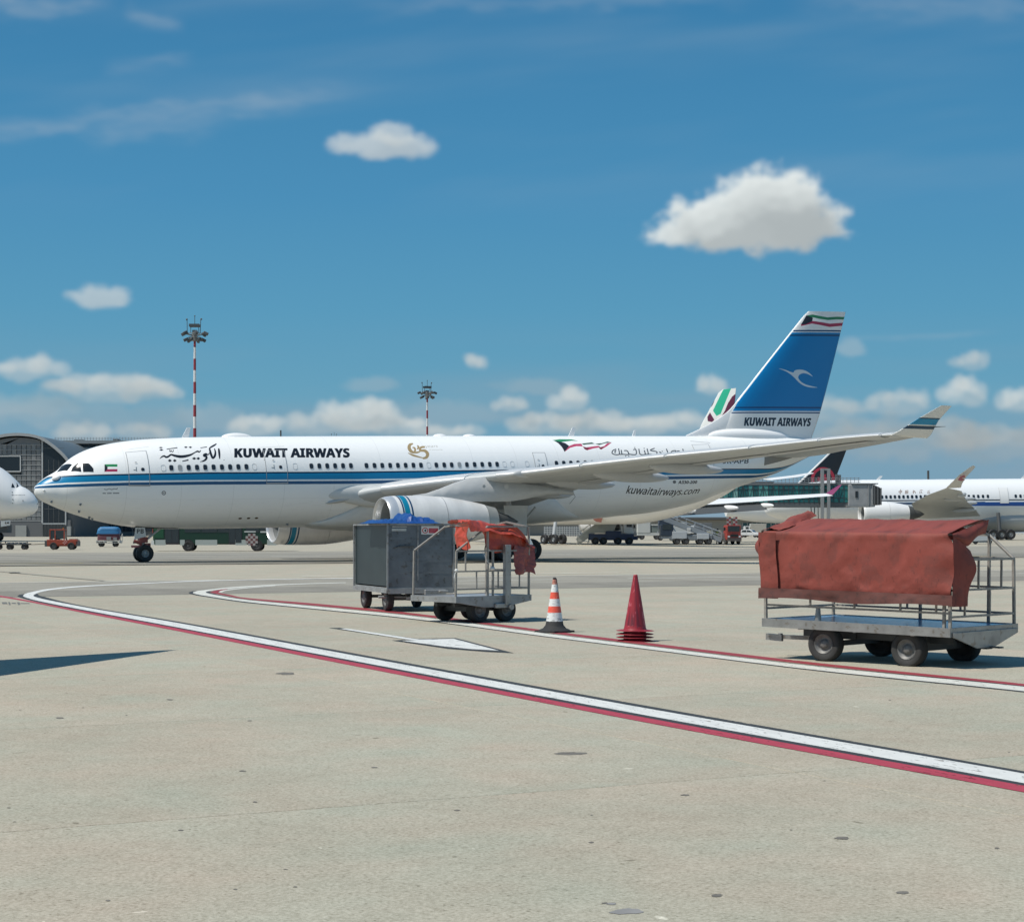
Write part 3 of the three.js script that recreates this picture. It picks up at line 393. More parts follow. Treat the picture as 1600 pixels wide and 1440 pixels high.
// right-hand cart under the red tarpaulin
{
  const a = 44 * Math.PI / 180, ca = Math.cos(a), sa = Math.sin(a), D = .556, dd = F * (EYE - D);
  const zFL = dd / (967 - YH), FL = at(1192, 967, zFL), solve = (p, dx, dz, u) => { const k = (u - CX) / F; return (k * -p.z - p.x) / (dx - k * dz); };   // how far along (dx, depth dz) until column u
  const L = solve(FL, ca, -sa, 1486), FR = FL.clone().add(P(ca * L, 0, sa * L)), W = solve(FR, sa, ca, 1589);
  const mid = FL.clone().add(P(ca * L / 2, 0, sa * L / 2)).add(P(sa * W / 2, 0, -ca * W / 2));
  const t = frameCart('open tube-frame baggage cart with a blue deck under the big red tarpaulin, at right', L, W, blueDeck, rustTube, { zf: -1, low: true, bay: .42, steer: .12, front: .95, D: .556, top: 1.215, rise: .17 }, steel);
  t.position.set(mid.x, -.012, mid.z); t.rotation.set(0, -a, -.012, 'YXZ');
  part('tow_bar', [beam(P(-L / 2 + .5, .27, .1), P(-L / 2 - .12, .27, .28), .06), rod(P(-L / 2 - .12, .22, .28), P(-L / 2 - .12, .32, .28), .035), beam(P(-L / 2 - .02, .3, W / 2 - .12), P(-L / 2 + .25, .29, W / 2 - .12), .05, .09)], steel, t);
  part('foot_brake', [beam(P(L / 2 - .3, .4, W / 2 - 1.0), P(L / 2 + .02, .3, W / 2 - 1.0), .03, .03), box(.16, .02, .1, L / 2 + .1, .28, W / 2 - 1.0), box(.16, .22, .16, L / 2 - .08, .36, W / 2 - 1.0), rod(P(L / 2 - .06, .4, W / 2 - 1.0), P(L / 2 - .06, .56, W / 2 - 1.0), .018)], darkGrey, t);
  // the tarpaulin: up the near side, over the hoops, down behind; its ends wrapped round the posts
  const tarpRed = M(.31, .066, .047, .72, { map: rep(tarpT, 1), bumpMap: rep(tarpBump, 1.3), bumpScale: .006 });
  const x0 = -L / 2, x1 = L / 2, zn = W / 2 + .03, prof = pchip([[0, 0], [.34, .96], [.36, 1.0]]);
  const sec = [[0, .855, .03], [.12, .99, .045], [.30, 1.35, .05], [.44, 1.72, .035], [.475, 1.795, 0], [.51, 1.81, -.08], [.60, 1.90, -.42], [.68, 1.985, -W / 2], [.76, 1.93, -W + .45], [.86, 1.88, -W + .05], [.93, 1.82, -W - .05], [1, 1.70, -W - .06]], sy = pchip(sec.map((s) => [s[0], s[1]])), sz = pchip(sec.map((s) => [s[0], s[2]]));
  const XE = x1 - .05;                                             // where the tarpaulin ends at the open end
  const T = single('red_tarpaulin', [
    cloth(90, 60, (u, v) => {
      let x = lerp(x0 + .02, XE, u), y = sy(v), z = zn + sz(v);
      const front = sm(.47, .42, v), n = fbm(u * 7 + 3, v * 5, 4, 0, 140) - .5, n2 = fbm(u * 16, v * 11, 3, 0, 141) - .5;
      const fold = Math.sin(u * 21 + v * 6 + n * 6) * .008;
      z += front * (n * .08 + n2 * .012 + fold) - front * .02 * Math.sin(Math.PI * u);
      y += (1 - front) * (n * .06 + n2 * .02) * sm(.46, .56, v) - sm(.48, .6, v) * .035 * Math.sin(Math.PI * u) * sm(.75, .6, v);
      if (v < .01) y += .02 * Math.sin(u * 9) + .012 * n;
      const e = sm(.86, 1, u), s = sm(.13, 0, u);
      if (front > 0) { x += e * front * (.05 + .05 * sm(.05, .38, v) * sm(.47, .36, v)); z -= e * e * front * (.05 + .02 * Math.sin(v * 30)); z -= s * s * front * .03; }
      x -= s * front * .06 * sm(.2, .42, v);
      x += (1 - front) * sm(.9, 1, u) * (.04 * sm(.5, .66, v) + n * .03); x -= .75 * u * sm(.68, .84, v);
      return P(x, y, z);
    }, [3, 2.2]),
    // right end: curtain folded round the corner, with the slack of the roof sheet hanging over it
    cloth(14, 26, (u, v) => { const b = Math.exp(-(((v - .68) / .27) ** 2)), n = fbm(u * 3, v * 3, 3, 0, 150) - .5; return P(XE + .07 + .03 * sm(0, .6, u) + .05 * b * u + n * .025, lerp(.845, 1.77 - .20 * u, v), zn - .02 - u * (.34 + .13 * b) + n * .03); }, [.3, 1]),
    cloth(18, 14, (u, v) => { const n = fbm(u * 3, v * 3, 3, 0, 151) - .5, top = P(XE + .06 + .03 * u, lerp(1.79, 1.985, u), zn - .02 - u * W / 2), low = P(XE + .07, lerp(1.74, 1.80, u), zn - .05 - u * W * .46); low.y -= .13 * Math.exp(-(((u - .38) / .25) ** 2)); return top.lerp(low, v).add(P(.05 * Math.sin(v * 3.1) * Math.sin(u * 3.1) + n * .03, 0, n * .03)); }, [.6, .3]),
    // left end: curtain wrapped round, and the roof sheet rucked up
    cloth(16, 24, (u, v) => { const b = Math.sin(Math.PI * clamp((v - .05) / .95)), n = fbm(u * 5, v * 5, 3, 0, 152) - .5; return P(x0 + .01 - .25 * b * sm(0, .6, u) - .03 * u + n * .03, lerp(1.32, 1.80, v), zn + .03 - u * .42 + .06 * b * (1 - u) + n * .04); }, [.4, .5]),
    cloth(22, 14, (u, v) => { const n = fbm(u * 6, v * 4, 3, 0, 153) - .5; return P(x0 - .05 + .30 * v + .05 * Math.sin(u * 6), 1.80 + .21 * u + .055 * Math.sin(v * Math.PI) * (.6 + .6 * u) + n * .05, zn - .03 - u * W * .55); }, [.7, .4]),
    // stitched strip at the left of the curtain
    cloth(6, 30, (u, v) => { const n = fbm(u * 3, v * 8, 3, 0, 154) - .5; return P(x0 + .03 + u * .30 - .05 * sm(.2, .8, v) + n * .012, lerp(.855, 1.78, v), zn + .078 + .03 * Math.sin(u * 3.1) + n * .02); }, [.3, 1.1]),
  ], tarpRed, 'large dusty red tarpaulin draped over the blue-decked cart', 'tarpaulin');
  const hem = part('hem_band', cloth(70, 8, (u, v) => { const n = fbm(u * 5 + 3, v * .39, 3, 0, 140) - .5, n2 = fbm(u * 16, v * 1.43, 3, 0, 141) - .5, e = sm(.86, 1, u); return P(lerp(x0 + .03, XE, u) + e * .12, lerp(.85, 1.0, v) + .02 * Math.sin(u * 9) * (1 - v), zn + .105 + n * .08 + n2 * .012 - .02 * Math.sin(Math.PI * u) + Math.sin(u * 21 + n * 6) * .008 - e * e * .05); }, [3, .25]), M(.17, .066, .055, .8, { map: rep(tarpT, 1.6) }), T); hem.userData.label = 'grimy doubled hem along the foot of the tarpaulin';
  T.position.copy(t.position); T.rotation.copy(t.rotation);
}
// open cart at centre with the bunched orange-red cover
{
  const A = 41 * Math.PI / 180, ca = Math.cos(A), sa = Math.sin(A), D = .52, dd = F * (EYE - D), N = at(711, 933, dd / (933 - YH));
  const solve = (p, dx, dz, u) => { const k = (u - CX) / F; return (k * -p.z - p.x) / (dx - k * dz); };
  const L = solve(N, ca, sa, 829), W = solve(N, -sa, ca, 643), mid = N.clone().add(P(ca * L / 2, 0, -sa * L / 2)).add(P(-sa * W / 2, 0, -ca * W / 2));
  const t = frameCart('open tube-frame baggage cart with its tow bar upright, beside the grey box cart', L, W, plateDeck, rustTube, { zf: -1, bay: .85, plate: 'side', vee: .19, openEnd: true, top: 1.38, rise: .10 }, galv);
  // its open end faces the camera's left: +x of the cart points from the far end to the near end
  t.position.set(mid.x, 0, mid.z); t.rotation.y = Math.PI + A;
  part('tow_bar', [rbox(.15, 1.2, .09, .012, -L / 2 + .68, .94, -W / 2 - .06), rbox(.34, .1, .1, .02, -L / 2 + .82, .33, -W / 2 - .04), cyl(.06, .06, .2, 14, -L / 2 + .62, .3, -W / 2 - .04, Math.PI / 2)], steel, t);
  part('rope', [pipe([P(L / 2 - .03, D + .5, -W / 2 + .02), P(L / 2 + .02, D + .38, -W / 2), P(L / 2 - .05, D + .22, -W / 2 + .03)], .008), sph(.035, 1, 1, 1, L / 2 - .03, D + .52, -W / 2), pipe([P(.28, D + .9, -W / 2), P(.2, D + .72, -W / 2 - .02), P(.02, D + .55, -W / 2)], .006), sph(.05, 1.2, .8, 1, .05, D + .55, -W / 2 - .02)], whiteDirty, t);
  const coverRed = M(.68, .10, .055, .42, { map: rep(tarpT, 1.2), bumpMap: rep(tarpBump, 2), bumpScale: .008 }), coverDull = M(.42, .12, .11, .6, { map: rep(tarpT, 1.2), bumpMap: rep(tarpBump, 2), bumpScale: .02 });
  const xa = L / 2 - .78, xb = -L / 2 - .05, g = single('red_cover', [
    cloth(70, 40, (u, v) => {                                    // roof, bunched up, sagging towards the far end
      const n = fbm(u * 6, v * 4, 4, 0, 160) - .5, n2 = fbm(u * 15, v * 12, 3, 0, 161) - .5, x = lerp(xa + .44, xb, u) + n2 * .06, z = lerp(-W / 2 - .06, lerp(-W / 2 + .42, W / 2 - .1, sm(.05, .32, u)), v);
      const ridge = 1.98 + .05 * Math.sin(u * 9) - .36 * sm(.62, 1, u), fall = v < .2 ? .20 * (1 - v / .2) ** 1.3 : 0; return P(x, ridge - fall + n * .13 + n2 * .02, z + n2 * .03);
    }, [1.6, 1.2]),
    cloth(56, 26, (u, v) => {                                    // curtain hanging behind the fence rails
      const n = fbm(u * 4, v * 2, 3, 0, 162) - .5, len = .54 + .02 * Math.sin(u * 9) - .10 * sm(.2, 0, u) - .08 * sm(.7, 1, u); return P(lerp(xa - .06, xb, u) + n * .03, 1.93 - .30 * sm(.60, 1, u) - v * len + n * .02, -W / 2 + .06 + .03 * Math.sin(u * 13 + v * 2) + n * .10);
    }, [1.5, .5]),
    cloth(16, 22, (u, v) => { const n = fbm(u * 4, v * 4, 3, 0, 163) - .5; return P(xa + .48 - .10 * u + n * .05, 1.90 - v * (.42 + .04 * Math.sin(u * 7)), lerp(-W / 2 - .04, -W / 2 + .46, u) + .05 * Math.sin(v * 5 + u * 6) + n * .06); }, [.7, .5]),
  ], coverRed, 'bunched bright red vinyl cover sagging on the open cart beside the striped cone', 'cover');
  g.position.copy(t.position); g.rotation.copy(t.rotation);
  const h = part('hanging_flap', cloth(26, 34, (u, v) => { const n = fbm(u * 5, v * 5, 4, 0, 164) - .5; return P(xb + .5 - .56 * u + .08 * v * (u - .5) + n * .05, 1.52 - v * (.54 + .04 * Math.sin(u * 5 + 1)) - .05 * u + n * .04, -W / 2 - .02 + .03 * Math.sin(u * 9 + v * 3) + n * .07); }, [.8, .8]), coverDull, g); h.userData.label = 'faded dull red flap hanging at the end';
  part('white_tag', cloth(3, 5, (u, v) => P(xb + .16 - .09 * u * v, 1.68 - .14 * v, -W / 2 - .10), [1, 1]), white, g);
}
// grey box cart
{
  const dd = F * (EYE - .52), N = at(605.5, 920, dd / (920 - YH)), a = 20 * Math.PI / 180, W = 1.56, L = 2.9, hb = .50, ht = 1.965;
  const t = thing('box_cart', 'grey sheet-metal box cart with a dark left side and a warning sticker', 'baggage cart', [N.x, 0, N.z], a);
  // local: +x along the end panel to the right, +z towards the camera, the long side at x = 0 runs away
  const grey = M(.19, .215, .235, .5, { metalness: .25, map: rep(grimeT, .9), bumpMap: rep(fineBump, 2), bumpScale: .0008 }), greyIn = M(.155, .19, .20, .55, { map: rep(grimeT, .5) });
  t.rotation.y = a;
  const lean = -.20, shear = (x, z) => x + z * -lean * 0;       // box sides stay square
  part('end_panel', [box(W - .04, ht - hb - .04, .03, W / 2, (ht + hb) / 2, -.03)], grey, t);
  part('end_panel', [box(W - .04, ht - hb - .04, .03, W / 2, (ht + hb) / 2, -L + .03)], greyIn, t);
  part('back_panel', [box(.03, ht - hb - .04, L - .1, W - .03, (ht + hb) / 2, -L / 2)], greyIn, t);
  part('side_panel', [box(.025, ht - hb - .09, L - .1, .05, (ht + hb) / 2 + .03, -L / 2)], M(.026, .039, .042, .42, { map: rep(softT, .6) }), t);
  part('roof', [box(W + .02, .035, L + .02, W / 2, ht, -L / 2)], grey, t);
  part('floor', [box(W - .02, .07, L - .02, W / 2, hb + .01, -L / 2)], galv, t);
  for (const y of [.86, 1.12, 1.36, 1.63]) part('pressed_rib', [slab([[0, 0], [.018, .014], [.018, .03], [0, .044]], W - .1).rotateY(Math.PI / 2).translate(.05, y, -.012)], grey, t);
  part('frame', [...[[0, 0], [W, 0], [0, -L], [W, -L]].map(([x, z]) => beam(P(x, hb - .03, z), P(x, ht + .015, z), .034)), beam(P(0, hb - .03, -.02), P(0, hb - .03, -L), .05, .09), beam(P(W, hb - .03, -.02), P(W, hb - .03, -L), .05, .09), beam(P(.02, hb - .03, 0), P(W - .02, hb - .03, 0), .05, .12), beam(P(0, ht, -.02), P(0, ht, -L), .035, .035), beam(P(.02, ht, .002), P(W - .02, ht, .002), .035, .035)], galv, t);
  part('seam_strip', [beam(P(.71, hb + .2, -.008), P(.71, ht - .03, -.008), .026, .02)], galv, t);
  part('latch', [beam(P(.27, 1.475, .0), P(.62, 1.475, .0), .035, .03), box(.1, .02, .04, .4, 1.47, .012), rod(P(.17, 1.44, 0), P(.24, 1.47, .01), .014)], darkGrey, t);
  const cv = document.createElement('canvas'); cv.width = 512; cv.height = 256; { const c = cv.getContext('2d'); c.fillStyle = '#d8d8d2'; c.fillRect(0, 0, 512, 256); c.strokeStyle = '#c0262e'; c.lineWidth = 24; c.beginPath(); c.arc(110, 136, 76, 0, 7); c.stroke(); c.fillStyle = '#222'; c.beginPath(); c.moveTo(140, 90); c.lineTo(74, 136); c.lineTo(140, 186); c.fill(); c.fillStyle = '#b52a3c'; c.fillRect(216, 66, 270, 150); c.fillStyle = '#d98c94'; for (let i = 0; i < 4; i++) for (let k = 0; k < 6 - i; k++) c.fillRect(236 + k * 40, 88 + i * 32, 30, 11); }
  const ct = new THREE.CanvasTexture(cv); ct.colorSpace = THREE.SRGBColorSpace;
  part('warning_sticker', [new THREE.BoxGeometry(.42, .19, .006).translate(1.0, 1.835, -.008)], M(1, 1, 1, .5, { map: ct }), t);
  part('paper_label', [box(.34, .055, .006, .27, 1.845, -.010), box(.34, .02, .006, .28, 1.912, -.010)], M(.6, .6, .58, .6, { map: rep(paintWearT, 4) }), t);
  part('axle', [beam(P(.2, .28, -.52), P(W - .2, .28, -.52), .07), slab([[-.16, 0], [.16, 0], [.24, .26], [-.24, .26]].map(([x, y]) => [x + W / 2, y]), .1).translate(0, .24, -.57)], darkGrey, t);
  part('axle', [beam(P(.2, .28, -L + .52), P(W - .2, .28, -L + .52), .07), slab([[-.2, 0], [.2, 0], [.3, .26], [-.3, .26]].map(([x, y]) => [x + W / 2, y]), .1).translate(0, .24, -L + .47)], darkGrey, t);
  for (const z of [-.52, -L + .52]) for (const s of [-1, 1]) wheel('wheel', .265, .16, t, s < 0 ? .16 : W - .16, .265, z, rimDull, .55, s, tyreDust, Math.PI / 2);
  part('tow_bar', [beam(P(.5, .30, -.2), P(1.25, .31, .35), .05), beam(P(W - .5, .30, -.2), P(1.25, .31, .35), .05), rbox(.5, .16, .22, .02, 1.1, .42, -.02), rbox(.22, .05, .1, .02, 1.25, .46, .2), rod(P(-.1, .33, -.4), P(1.0, .31, -.3), .03)], galv, t);
  const tarpBlue = M(.012, .06, .24, .32, { flatShading: true });
  const bt = single('blue_tarpaulin', [cloth(34, 15, (u, v) => {
    const n = hash(Math.round(u * 34), Math.round(v * 15), 5), n2 = hash(Math.round(u * 34), Math.round(v * 15), 8) - .5, big = fbm(u * 5, v * 4, 3, 0, 170), w = sm(0, .2, v) * sm(1, .8, v), edge = sm(0, .10, u) * sm(1, .82, u) * w, pk = Math.max(0, 1 - Math.abs(u - .57) / .09) * w, sh = Math.max(0, 1 - Math.abs(u - .70) / .22) * w;
    return P(lerp(-.30, 1.34, u) + n2 * .03, ht + .024 + edge * (.015 + .04 * n + .05 * big + .03 * sm(.05, .4, u)) + .13 * pk + .06 * sh, lerp(.0, -1.6, v) + .06 * Math.sin(u * 9) + n2 * .05);
  }, [2, 1.5])], tarpBlue, 'crumpled blue tarpaulin heaped on the roof of the grey box cart', 'tarpaulin');
  bt.position.copy(t.position); bt.rotation.copy(t.rotation);
}
// ---------------------------------------------------------------- aircraft kit: a frame along the fuselage, read against the photograph
class Frame {                                                   // local x runs aft from the nose, z to the port side (towards the camera), y up
  constructor(u0, D0, psi) { this.c = Math.cos(psi); this.s = Math.sin(psi); this.X0 = (u0 - CX) / F * D0; this.D0 = D0; this.psi = psi; this.side = 1; }
  local(u, v, o = 0) { const x = (u - CX) / F, d = (o + this.X0 * this.s - this.D0 * this.c) / (x * this.s - this.c); return P((x * d - this.X0) * this.c + (d - this.D0) * this.s, EYE + (YH - v) / F * d, o); }
  place(t) { t.position.set(this.X0, 0, -this.D0); t.rotation.y = this.psi; return t; }
}
class Hull {                                                    // round fuselage from its upper and lower silhouette
  constructor(fr, top, bot, len, k = 1) {
    this.fr = fr; this.len = len; this.k = k;
    const q = (L) => L.map(([u, v]) => { const p = fr.local(u, v); return [Math.sqrt(Math.max(0, p.x)), p.y]; }).sort((a, b) => a[0] - b[0]).filter((p, i, a) => !i || p[0] - a[i - 1][0] > 1e-3);
    this.T = pchip(q(top)); this.B = pchip(q(bot));
  }
  sec(s) { const q = Math.sqrt(Math.max(0, s)), t = this.T(q), b = this.B(q); const r = Math.max(.01, (t - b) / 2); return { yc: (t + b) / 2, r, rz: r * this.k }; }
  pt(s, th, off = 0) { const { yc, r, rz } = this.sec(s); return P(s, yc + (r + off) * Math.sin(th), (rz + off) * Math.cos(th)); }
  normal(s, th) { const a = this.pt(s + .02, th).sub(this.pt(Math.max(0, s - .02), th)), b = this.pt(s, th + .01).sub(this.pt(s, th - .01)); return a.cross(b).normalize(); }
  surf(u, v) { const sd = this.fr.side; let o = 2 * sd; for (let i = 0; i < 20; i++) { const L = this.fr.local(u, v, o), { yc, r, rz } = this.sec(L.x), t = clamp((L.y - yc) / r, -1, 1); this.hit = [L.x, sd > 0 ? Math.asin(t) : Math.PI - Math.asin(t)]; o = lerp(o, sd * rz * Math.sqrt(1 - t * t), .8); } return this.hit; }
  skin(s0, s1, th0, th1, ns, nt, off = 0, uvf = null, bySqrt = false) {
    const pos = [], uv = [], idx = [];
    for (let j = 0; j <= ns; j++) for (let i = 0; i <= nt; i++) { const q = j / ns, s = bySqrt ? lerp(Math.sqrt(s0), Math.sqrt(s1), q) ** 2 : lerp(s0, s1, q), th = lerp(th0, th1, i / nt), p = this.pt(s, th, off); pos.push(p.x, p.y, p.z); const t = uvf ? uvf(s, th) : [s, th]; uv.push(t[0], t[1]); }
    for (let j = 0; j < ns; j++) for (let i = 0; i < nt; i++) { const a = j * (nt + 1) + i, b = a + 1, c = a + nt + 1, d = c + 1; idx.push(a, c, d, a, d, b); }
    const g = new THREE.BufferGeometry(); g.setAttribute('position', new THREE.Float32BufferAttribute(pos, 3)); g.setAttribute('uv', new THREE.Float32BufferAttribute(uv, 2)); g.setIndex(idx); g.computeVertexNormals();
    return g;
  }
  patch(poly, off, n = 6) {                                     // outline given in the photograph, laid on the skin
    const st = poly.map(([u, v]) => this.surf(u, v)), sh = new THREE.Shape(st.map((p) => new V2(p[0], p[1]))), out = [], tri = prep(new THREE.ShapeGeometry(sh)), p = tri.attributes.position;
    for (let i = 0; i < p.count; i += 3) { const A = [p.getX(i), p.getY(i)], B = [p.getX(i + 1), p.getY(i + 1)], C = [p.getX(i + 2), p.getY(i + 2)], q = (a, b) => this.pt(A[0] + (B[0] - A[0]) * a / n + (C[0] - A[0]) * b / n, A[1] + (B[1] - A[1]) * a / n + (C[1] - A[1]) * b / n, off); for (let a = 0; a < n; a++) for (let b = 0; b < n - a; b++) { out.push(q(a, b), q(a + 1, b), q(a, b + 1)); if (a + b < n - 1) out.push(q(a + 1, b), q(a + 1, b + 1), q(a, b + 1)); } }
    let g = new THREE.BufferGeometry(); g.setAttribute('position', new THREE.Float32BufferAttribute(out.flatMap((v) => v.toArray()), 3)); g = mergeVertices(g, 1e-4); g.computeVertexNormals(); return prep(g);
  }
  stand(mesh, s, th, off = 0) {                                 // turn a flat piece (its face along +z) onto the skin
    const n = this.normal(s, th), x = P(1, 0, 0).addScaledVector(n, -n.x).normalize(), y = n.clone().cross(x); if (n.z < 0 && th < 1.57) n.negate(), y.negate();
    mesh.quaternion.setFromRotationMatrix(new THREE.Matrix4().makeBasis(x, y, n)); mesh.position.copy(this.pt(s, th, off)); return mesh;
  }
}
const roundRect = (w, h, r) => { const s = new THREE.Shape(); s.moveTo(-w / 2 + r, -h / 2); s.lineTo(w / 2 - r, -h / 2); s.quadraticCurveTo(w / 2, -h / 2, w / 2, -h / 2 + r); s.lineTo(w / 2, h / 2 - r); s.quadraticCurveTo(w / 2, h / 2, w / 2 - r, h / 2); s.lineTo(-w / 2 + r, h / 2); s.quadraticCurveTo(-w / 2, h / 2, -w / 2, h / 2 - r); s.lineTo(-w / 2, -h / 2 + r); s.quadraticCurveTo(-w / 2, -h / 2, -w / 2 + r, -h / 2); return s; };
const paneGeo = (w, h, r, d = .012) => prep(new THREE.ExtrudeGeometry(roundRect(w, h, r), { depth: d, bevelEnabled: false, curveSegments: 5 })).translate(0, 0, -d / 2);
function canvasMat(cv, rough = .32, o = {}) { const t = new THREE.CanvasTexture(cv); t.colorSpace = THREE.SRGBColorSpace; t.magFilter = THREE.LinearFilter; return M(1, 1, 1, rough, { map: t, ...o }); }
function engine(t, pos, len, r, mats, o = {}) {                  // nacelle along +x from its lip at pos
  const e = new THREE.Group(); e.name = 'engine'; e.position.copy(pos); t.add(e);
  const L = (pts, n = 56) => lathe(pts, n).rotateZ(-Math.PI / 2);     // (radius, distance aft)
  const out = pchip([[0, r * .90], [.04 * len, r * .965], [.12 * len, r * 1.0], [.3 * len, r * 1.015], [.5 * len, r * .99], [.75 * len, r * .84], [len, r * .60]]);
  const seg = (a, b, k = 0, n = 10) => Array.from({ length: n + 1 }, (_, i) => [out(lerp(a, b, i / n)) + k, lerp(a, b, i / n)]);
  part('inlet_lip', L([[r * .80, len * .06], [r * .83, len * .02], [r * .865, .0], [r * .90, .0], ...seg(.005 * len, .075 * len, 0, 6).slice(1)]), mats.lip, e);
  part('nacelle', [L(seg(.075 * len, .50 * len, 0, 18)), L(seg(.503 * len, .90 * len, 0, 18))], mats.body, e);
  part('inlet_duct', L([[r * .80, len * .06], [r * .79, len * .12], [r * .80, len * .26]]), mats.duct ?? midGrey, e);
  part('nozzle', [L(seg(.905 * len, len, -.012, 6)), L([[r * .58, len], [r * .55, len * .8]])], mats.nozzle ?? mats.body, e);
  for (const [a, b, m] of o.stripes ?? []) part('stripe', L(seg(a * len, b * len, .006, 4)), m, e);
  part('core_cone', L([[r * .44, len * .9], [r * .42, len * 1.02], [r * .26, len * 1.14], [.01, len * 1.24]]), darkGrey, e);
  part('fan', [L([[r * .80, len * .24], [.02, len * .25]]), ...Array.from({ length: 22 }, (_, i) => { const a = i / 22 * Math.PI * 2; return box(.05, r * .56, .20, 0, r * .5, 0, 0, .7).rotateX(a).translate(len * .21, 0, 0); })], darkGrey, e);
  part('spinner', L([[.01, len * .12], [r * .1, len * .15], [r * .2, len * .22]]), midGrey, e);
  return e;
}
// ---------------------------------------------------------------- the big airliner
const KF = new Frame(53, 105.2, PSI);
{
  const top = [[53, 764.5], [53.4, 761], [56, 758], [62, 752], [75, 743], [88, 735.5], [97, 727], [105, 720], [112.5, 714], [131, 704.2], [150, 697.6], [169, 693.3], [187.5, 690.2], [206, 688], [225, 686.2], [262, 684.3], [310, 682.9], [400, 682], [520, 681.3], [700, 681], [900, 681.1], [1060, 681.3], [1150, 681.6], [1215, 682.6], [1245, 684.2], [1272, 687.5], [1286, 692]];
  const bot = [[53, 766.5], [53.4, 770], [56, 775], [64, 782], [79, 789.4], [97.5, 797.2], [120, 805], [142.5, 811.6], [169, 817.6], [195, 821.9], [225, 824.8], [262, 826], [310, 826], [400, 824.6], [520, 822.8], [700, 819.6], [860, 815.4], [905, 812.6], [960, 806.6], [1006, 802], [1083, 786], [1118, 772.4], [1165, 756.4], [1196, 745.4], [1220, 735.5], [1250, 720], [1286, 702]];
  const H = new Hull(KF, top, bot, 57.4), LEN = KF.local(1286, 697).x, S1 = 29;
  const t = KF.place(thing('airliner', 'large white airliner with a blue cheatline and blue tail fin, taxiing across the middle', 'airliner'));
  // livery: two sheets for the port side, one for the starboard side
  const CW = 2048, CH = 1024, sheets = [[0, S1], [S1, LEN]].map(([a, b]) => { const cv = document.createElement('canvas'); cv.width = CW; cv.height = CH; const c = cv.getContext('2d'); c.fillStyle = '#f4f4f2'; c.fillRect(0, 0, CW, CH); return { cv, c, a, b }; });
  const star = document.createElement('canvas'); star.width = 1024; star.height = 512; { const c = star.getContext('2d'); c.fillStyle = '#f4f4f2'; c.fillRect(0, 0, 1024, 512); }
  const uvAt = (sh) => (s, th) => [(s - sh.a) / (sh.b - sh.a), (th + Math.PI / 2) / Math.PI];
  const px = (sh, u, v) => { const [s, th] = H.surf(u, v), q = uvAt(sh)(s, th); return [q[0] * CW, (1 - q[1]) * CH]; };
  // cheatline
  const E = [[[56, 757.6], [60, 754.4], [66, 749.8], [72, 746], [78, 744.5], [84, 744], [92, 743.6], [104, 743], [120, 742.2], [150, 741.2], [199, 740.2], [260, 739], [322, 737.7], [560, 736.5], [773, 733.8], [1000, 732.6], [1130, 732], [1200, 731.8]],
    [[56, 758], [60, 755.2], [66, 751], [72, 747.8], [78, 746.4], [84, 746], [92, 745.6], [104, 745], [120, 744.4], [150, 743.4], [199, 742.5], [260, 741.4], [322, 740.2], [560, 738.9], [773, 736], [1000, 734.4], [1130, 733.6], [1200, 733.2]],
    [[56, 758.6], [60, 757.8], [66, 757], [72, 756.4], [80, 755.6], [92, 754.8], [110, 753.8], [150, 752.4], [199, 751], [322, 749.6], [560, 748.4], [773, 745], [1000, 742.4], [1130, 740.6], [1185, 740]],
    [[56, 760], [60, 759.6], [66, 759], [72, 758.5], [80, 758], [92, 757.2], [110, 756.4], [150, 755], [199, 753.8], [322, 752.2], [560, 751], [773, 747.6], [1000, 745], [1130, 743], [1180, 742.4]],
    [[56, 762.8], [60, 762.7], [66, 762.5], [72, 762.3], [80, 762], [92, 761.6], [110, 761], [150, 759.6], [199, 758.4], [322, 757], [560, 755.7], [773, 752.2], [1000, 749.4], [1130, 747.2], [1170, 746.6]]];
  const dense = (L) => L.flatMap((p, i) => { const q = L[i + 1]; if (!q) return [p]; const n = Math.max(1, Math.round((q[0] - p[0]) / 14)); return Array.from({ length: n }, (_, k) => [lerp(p[0], q[0], k / n), lerp(p[1], q[1], k / n)]); });
  const edges = E.map(dense).map((L) => pchip(L.map(([u, v]) => H.surf(u, v)).sort((a, b) => a[0] - b[0]).filter((p, i, a) => !i || p[0] - a[i - 1][0] > .02)));
  const band = (c, a, b, W, Hh, e0, e1, col) => { c.fillStyle = col; c.beginPath(); const n = 200; for (let i = 0; i <= n; i++) { const s = lerp(a, b, i / n), y = (1 - (edges[e0](s) + Math.PI / 2) / Math.PI) * Hh; i ? c.lineTo(i / n * W, y) : c.moveTo(0, y); } for (let i = n; i >= 0; i--) { const s = lerp(a, b, i / n); c.lineTo(i / n * W, (1 - (edges[e1](s) + Math.PI / 2) / Math.PI) * Hh); } c.fill(); };
  for (const sh of [...sheets, { c: star.getContext('2d'), a: 0, b: LEN, w: 1024, h: 512 }]) { const w = sh.w ?? CW, h = sh.h ?? CH; band(sh.c, sh.a, sh.b, w, h, 0, 1, '#0b2c48'); band(sh.c, sh.a, sh.b, w, h, 1, 2, '#0880b0'); band(sh.c, sh.a, sh.b, w, h, 3, 4, '#0c527f'); }
  // skin joints, dirt and drips (only faint)
  seed = 21;
  for (const sh of sheets) { const c = sh.c; for (let i = 0; i < 9; i++) { const x = (i + .5) / 9 * CW; c.fillStyle = 'rgba(120,120,118,.16)'; c.fillRect(x, 0, 1.6, CH); } for (const y of [.12, .30, .62, .78]) { c.fillStyle = 'rgba(120,120,118,.10)'; c.fillRect(0, y * CH, CW, 1.6); } for (let i = 0; i < 500; i++) { const y = CH * (.62 + .38 * rnd()); c.fillStyle = `rgba(96,88,74,${rr(.02, .07)})`; c.fillRect(rnd() * CW, y, rr(4, 50), rr(1, 5)); } }
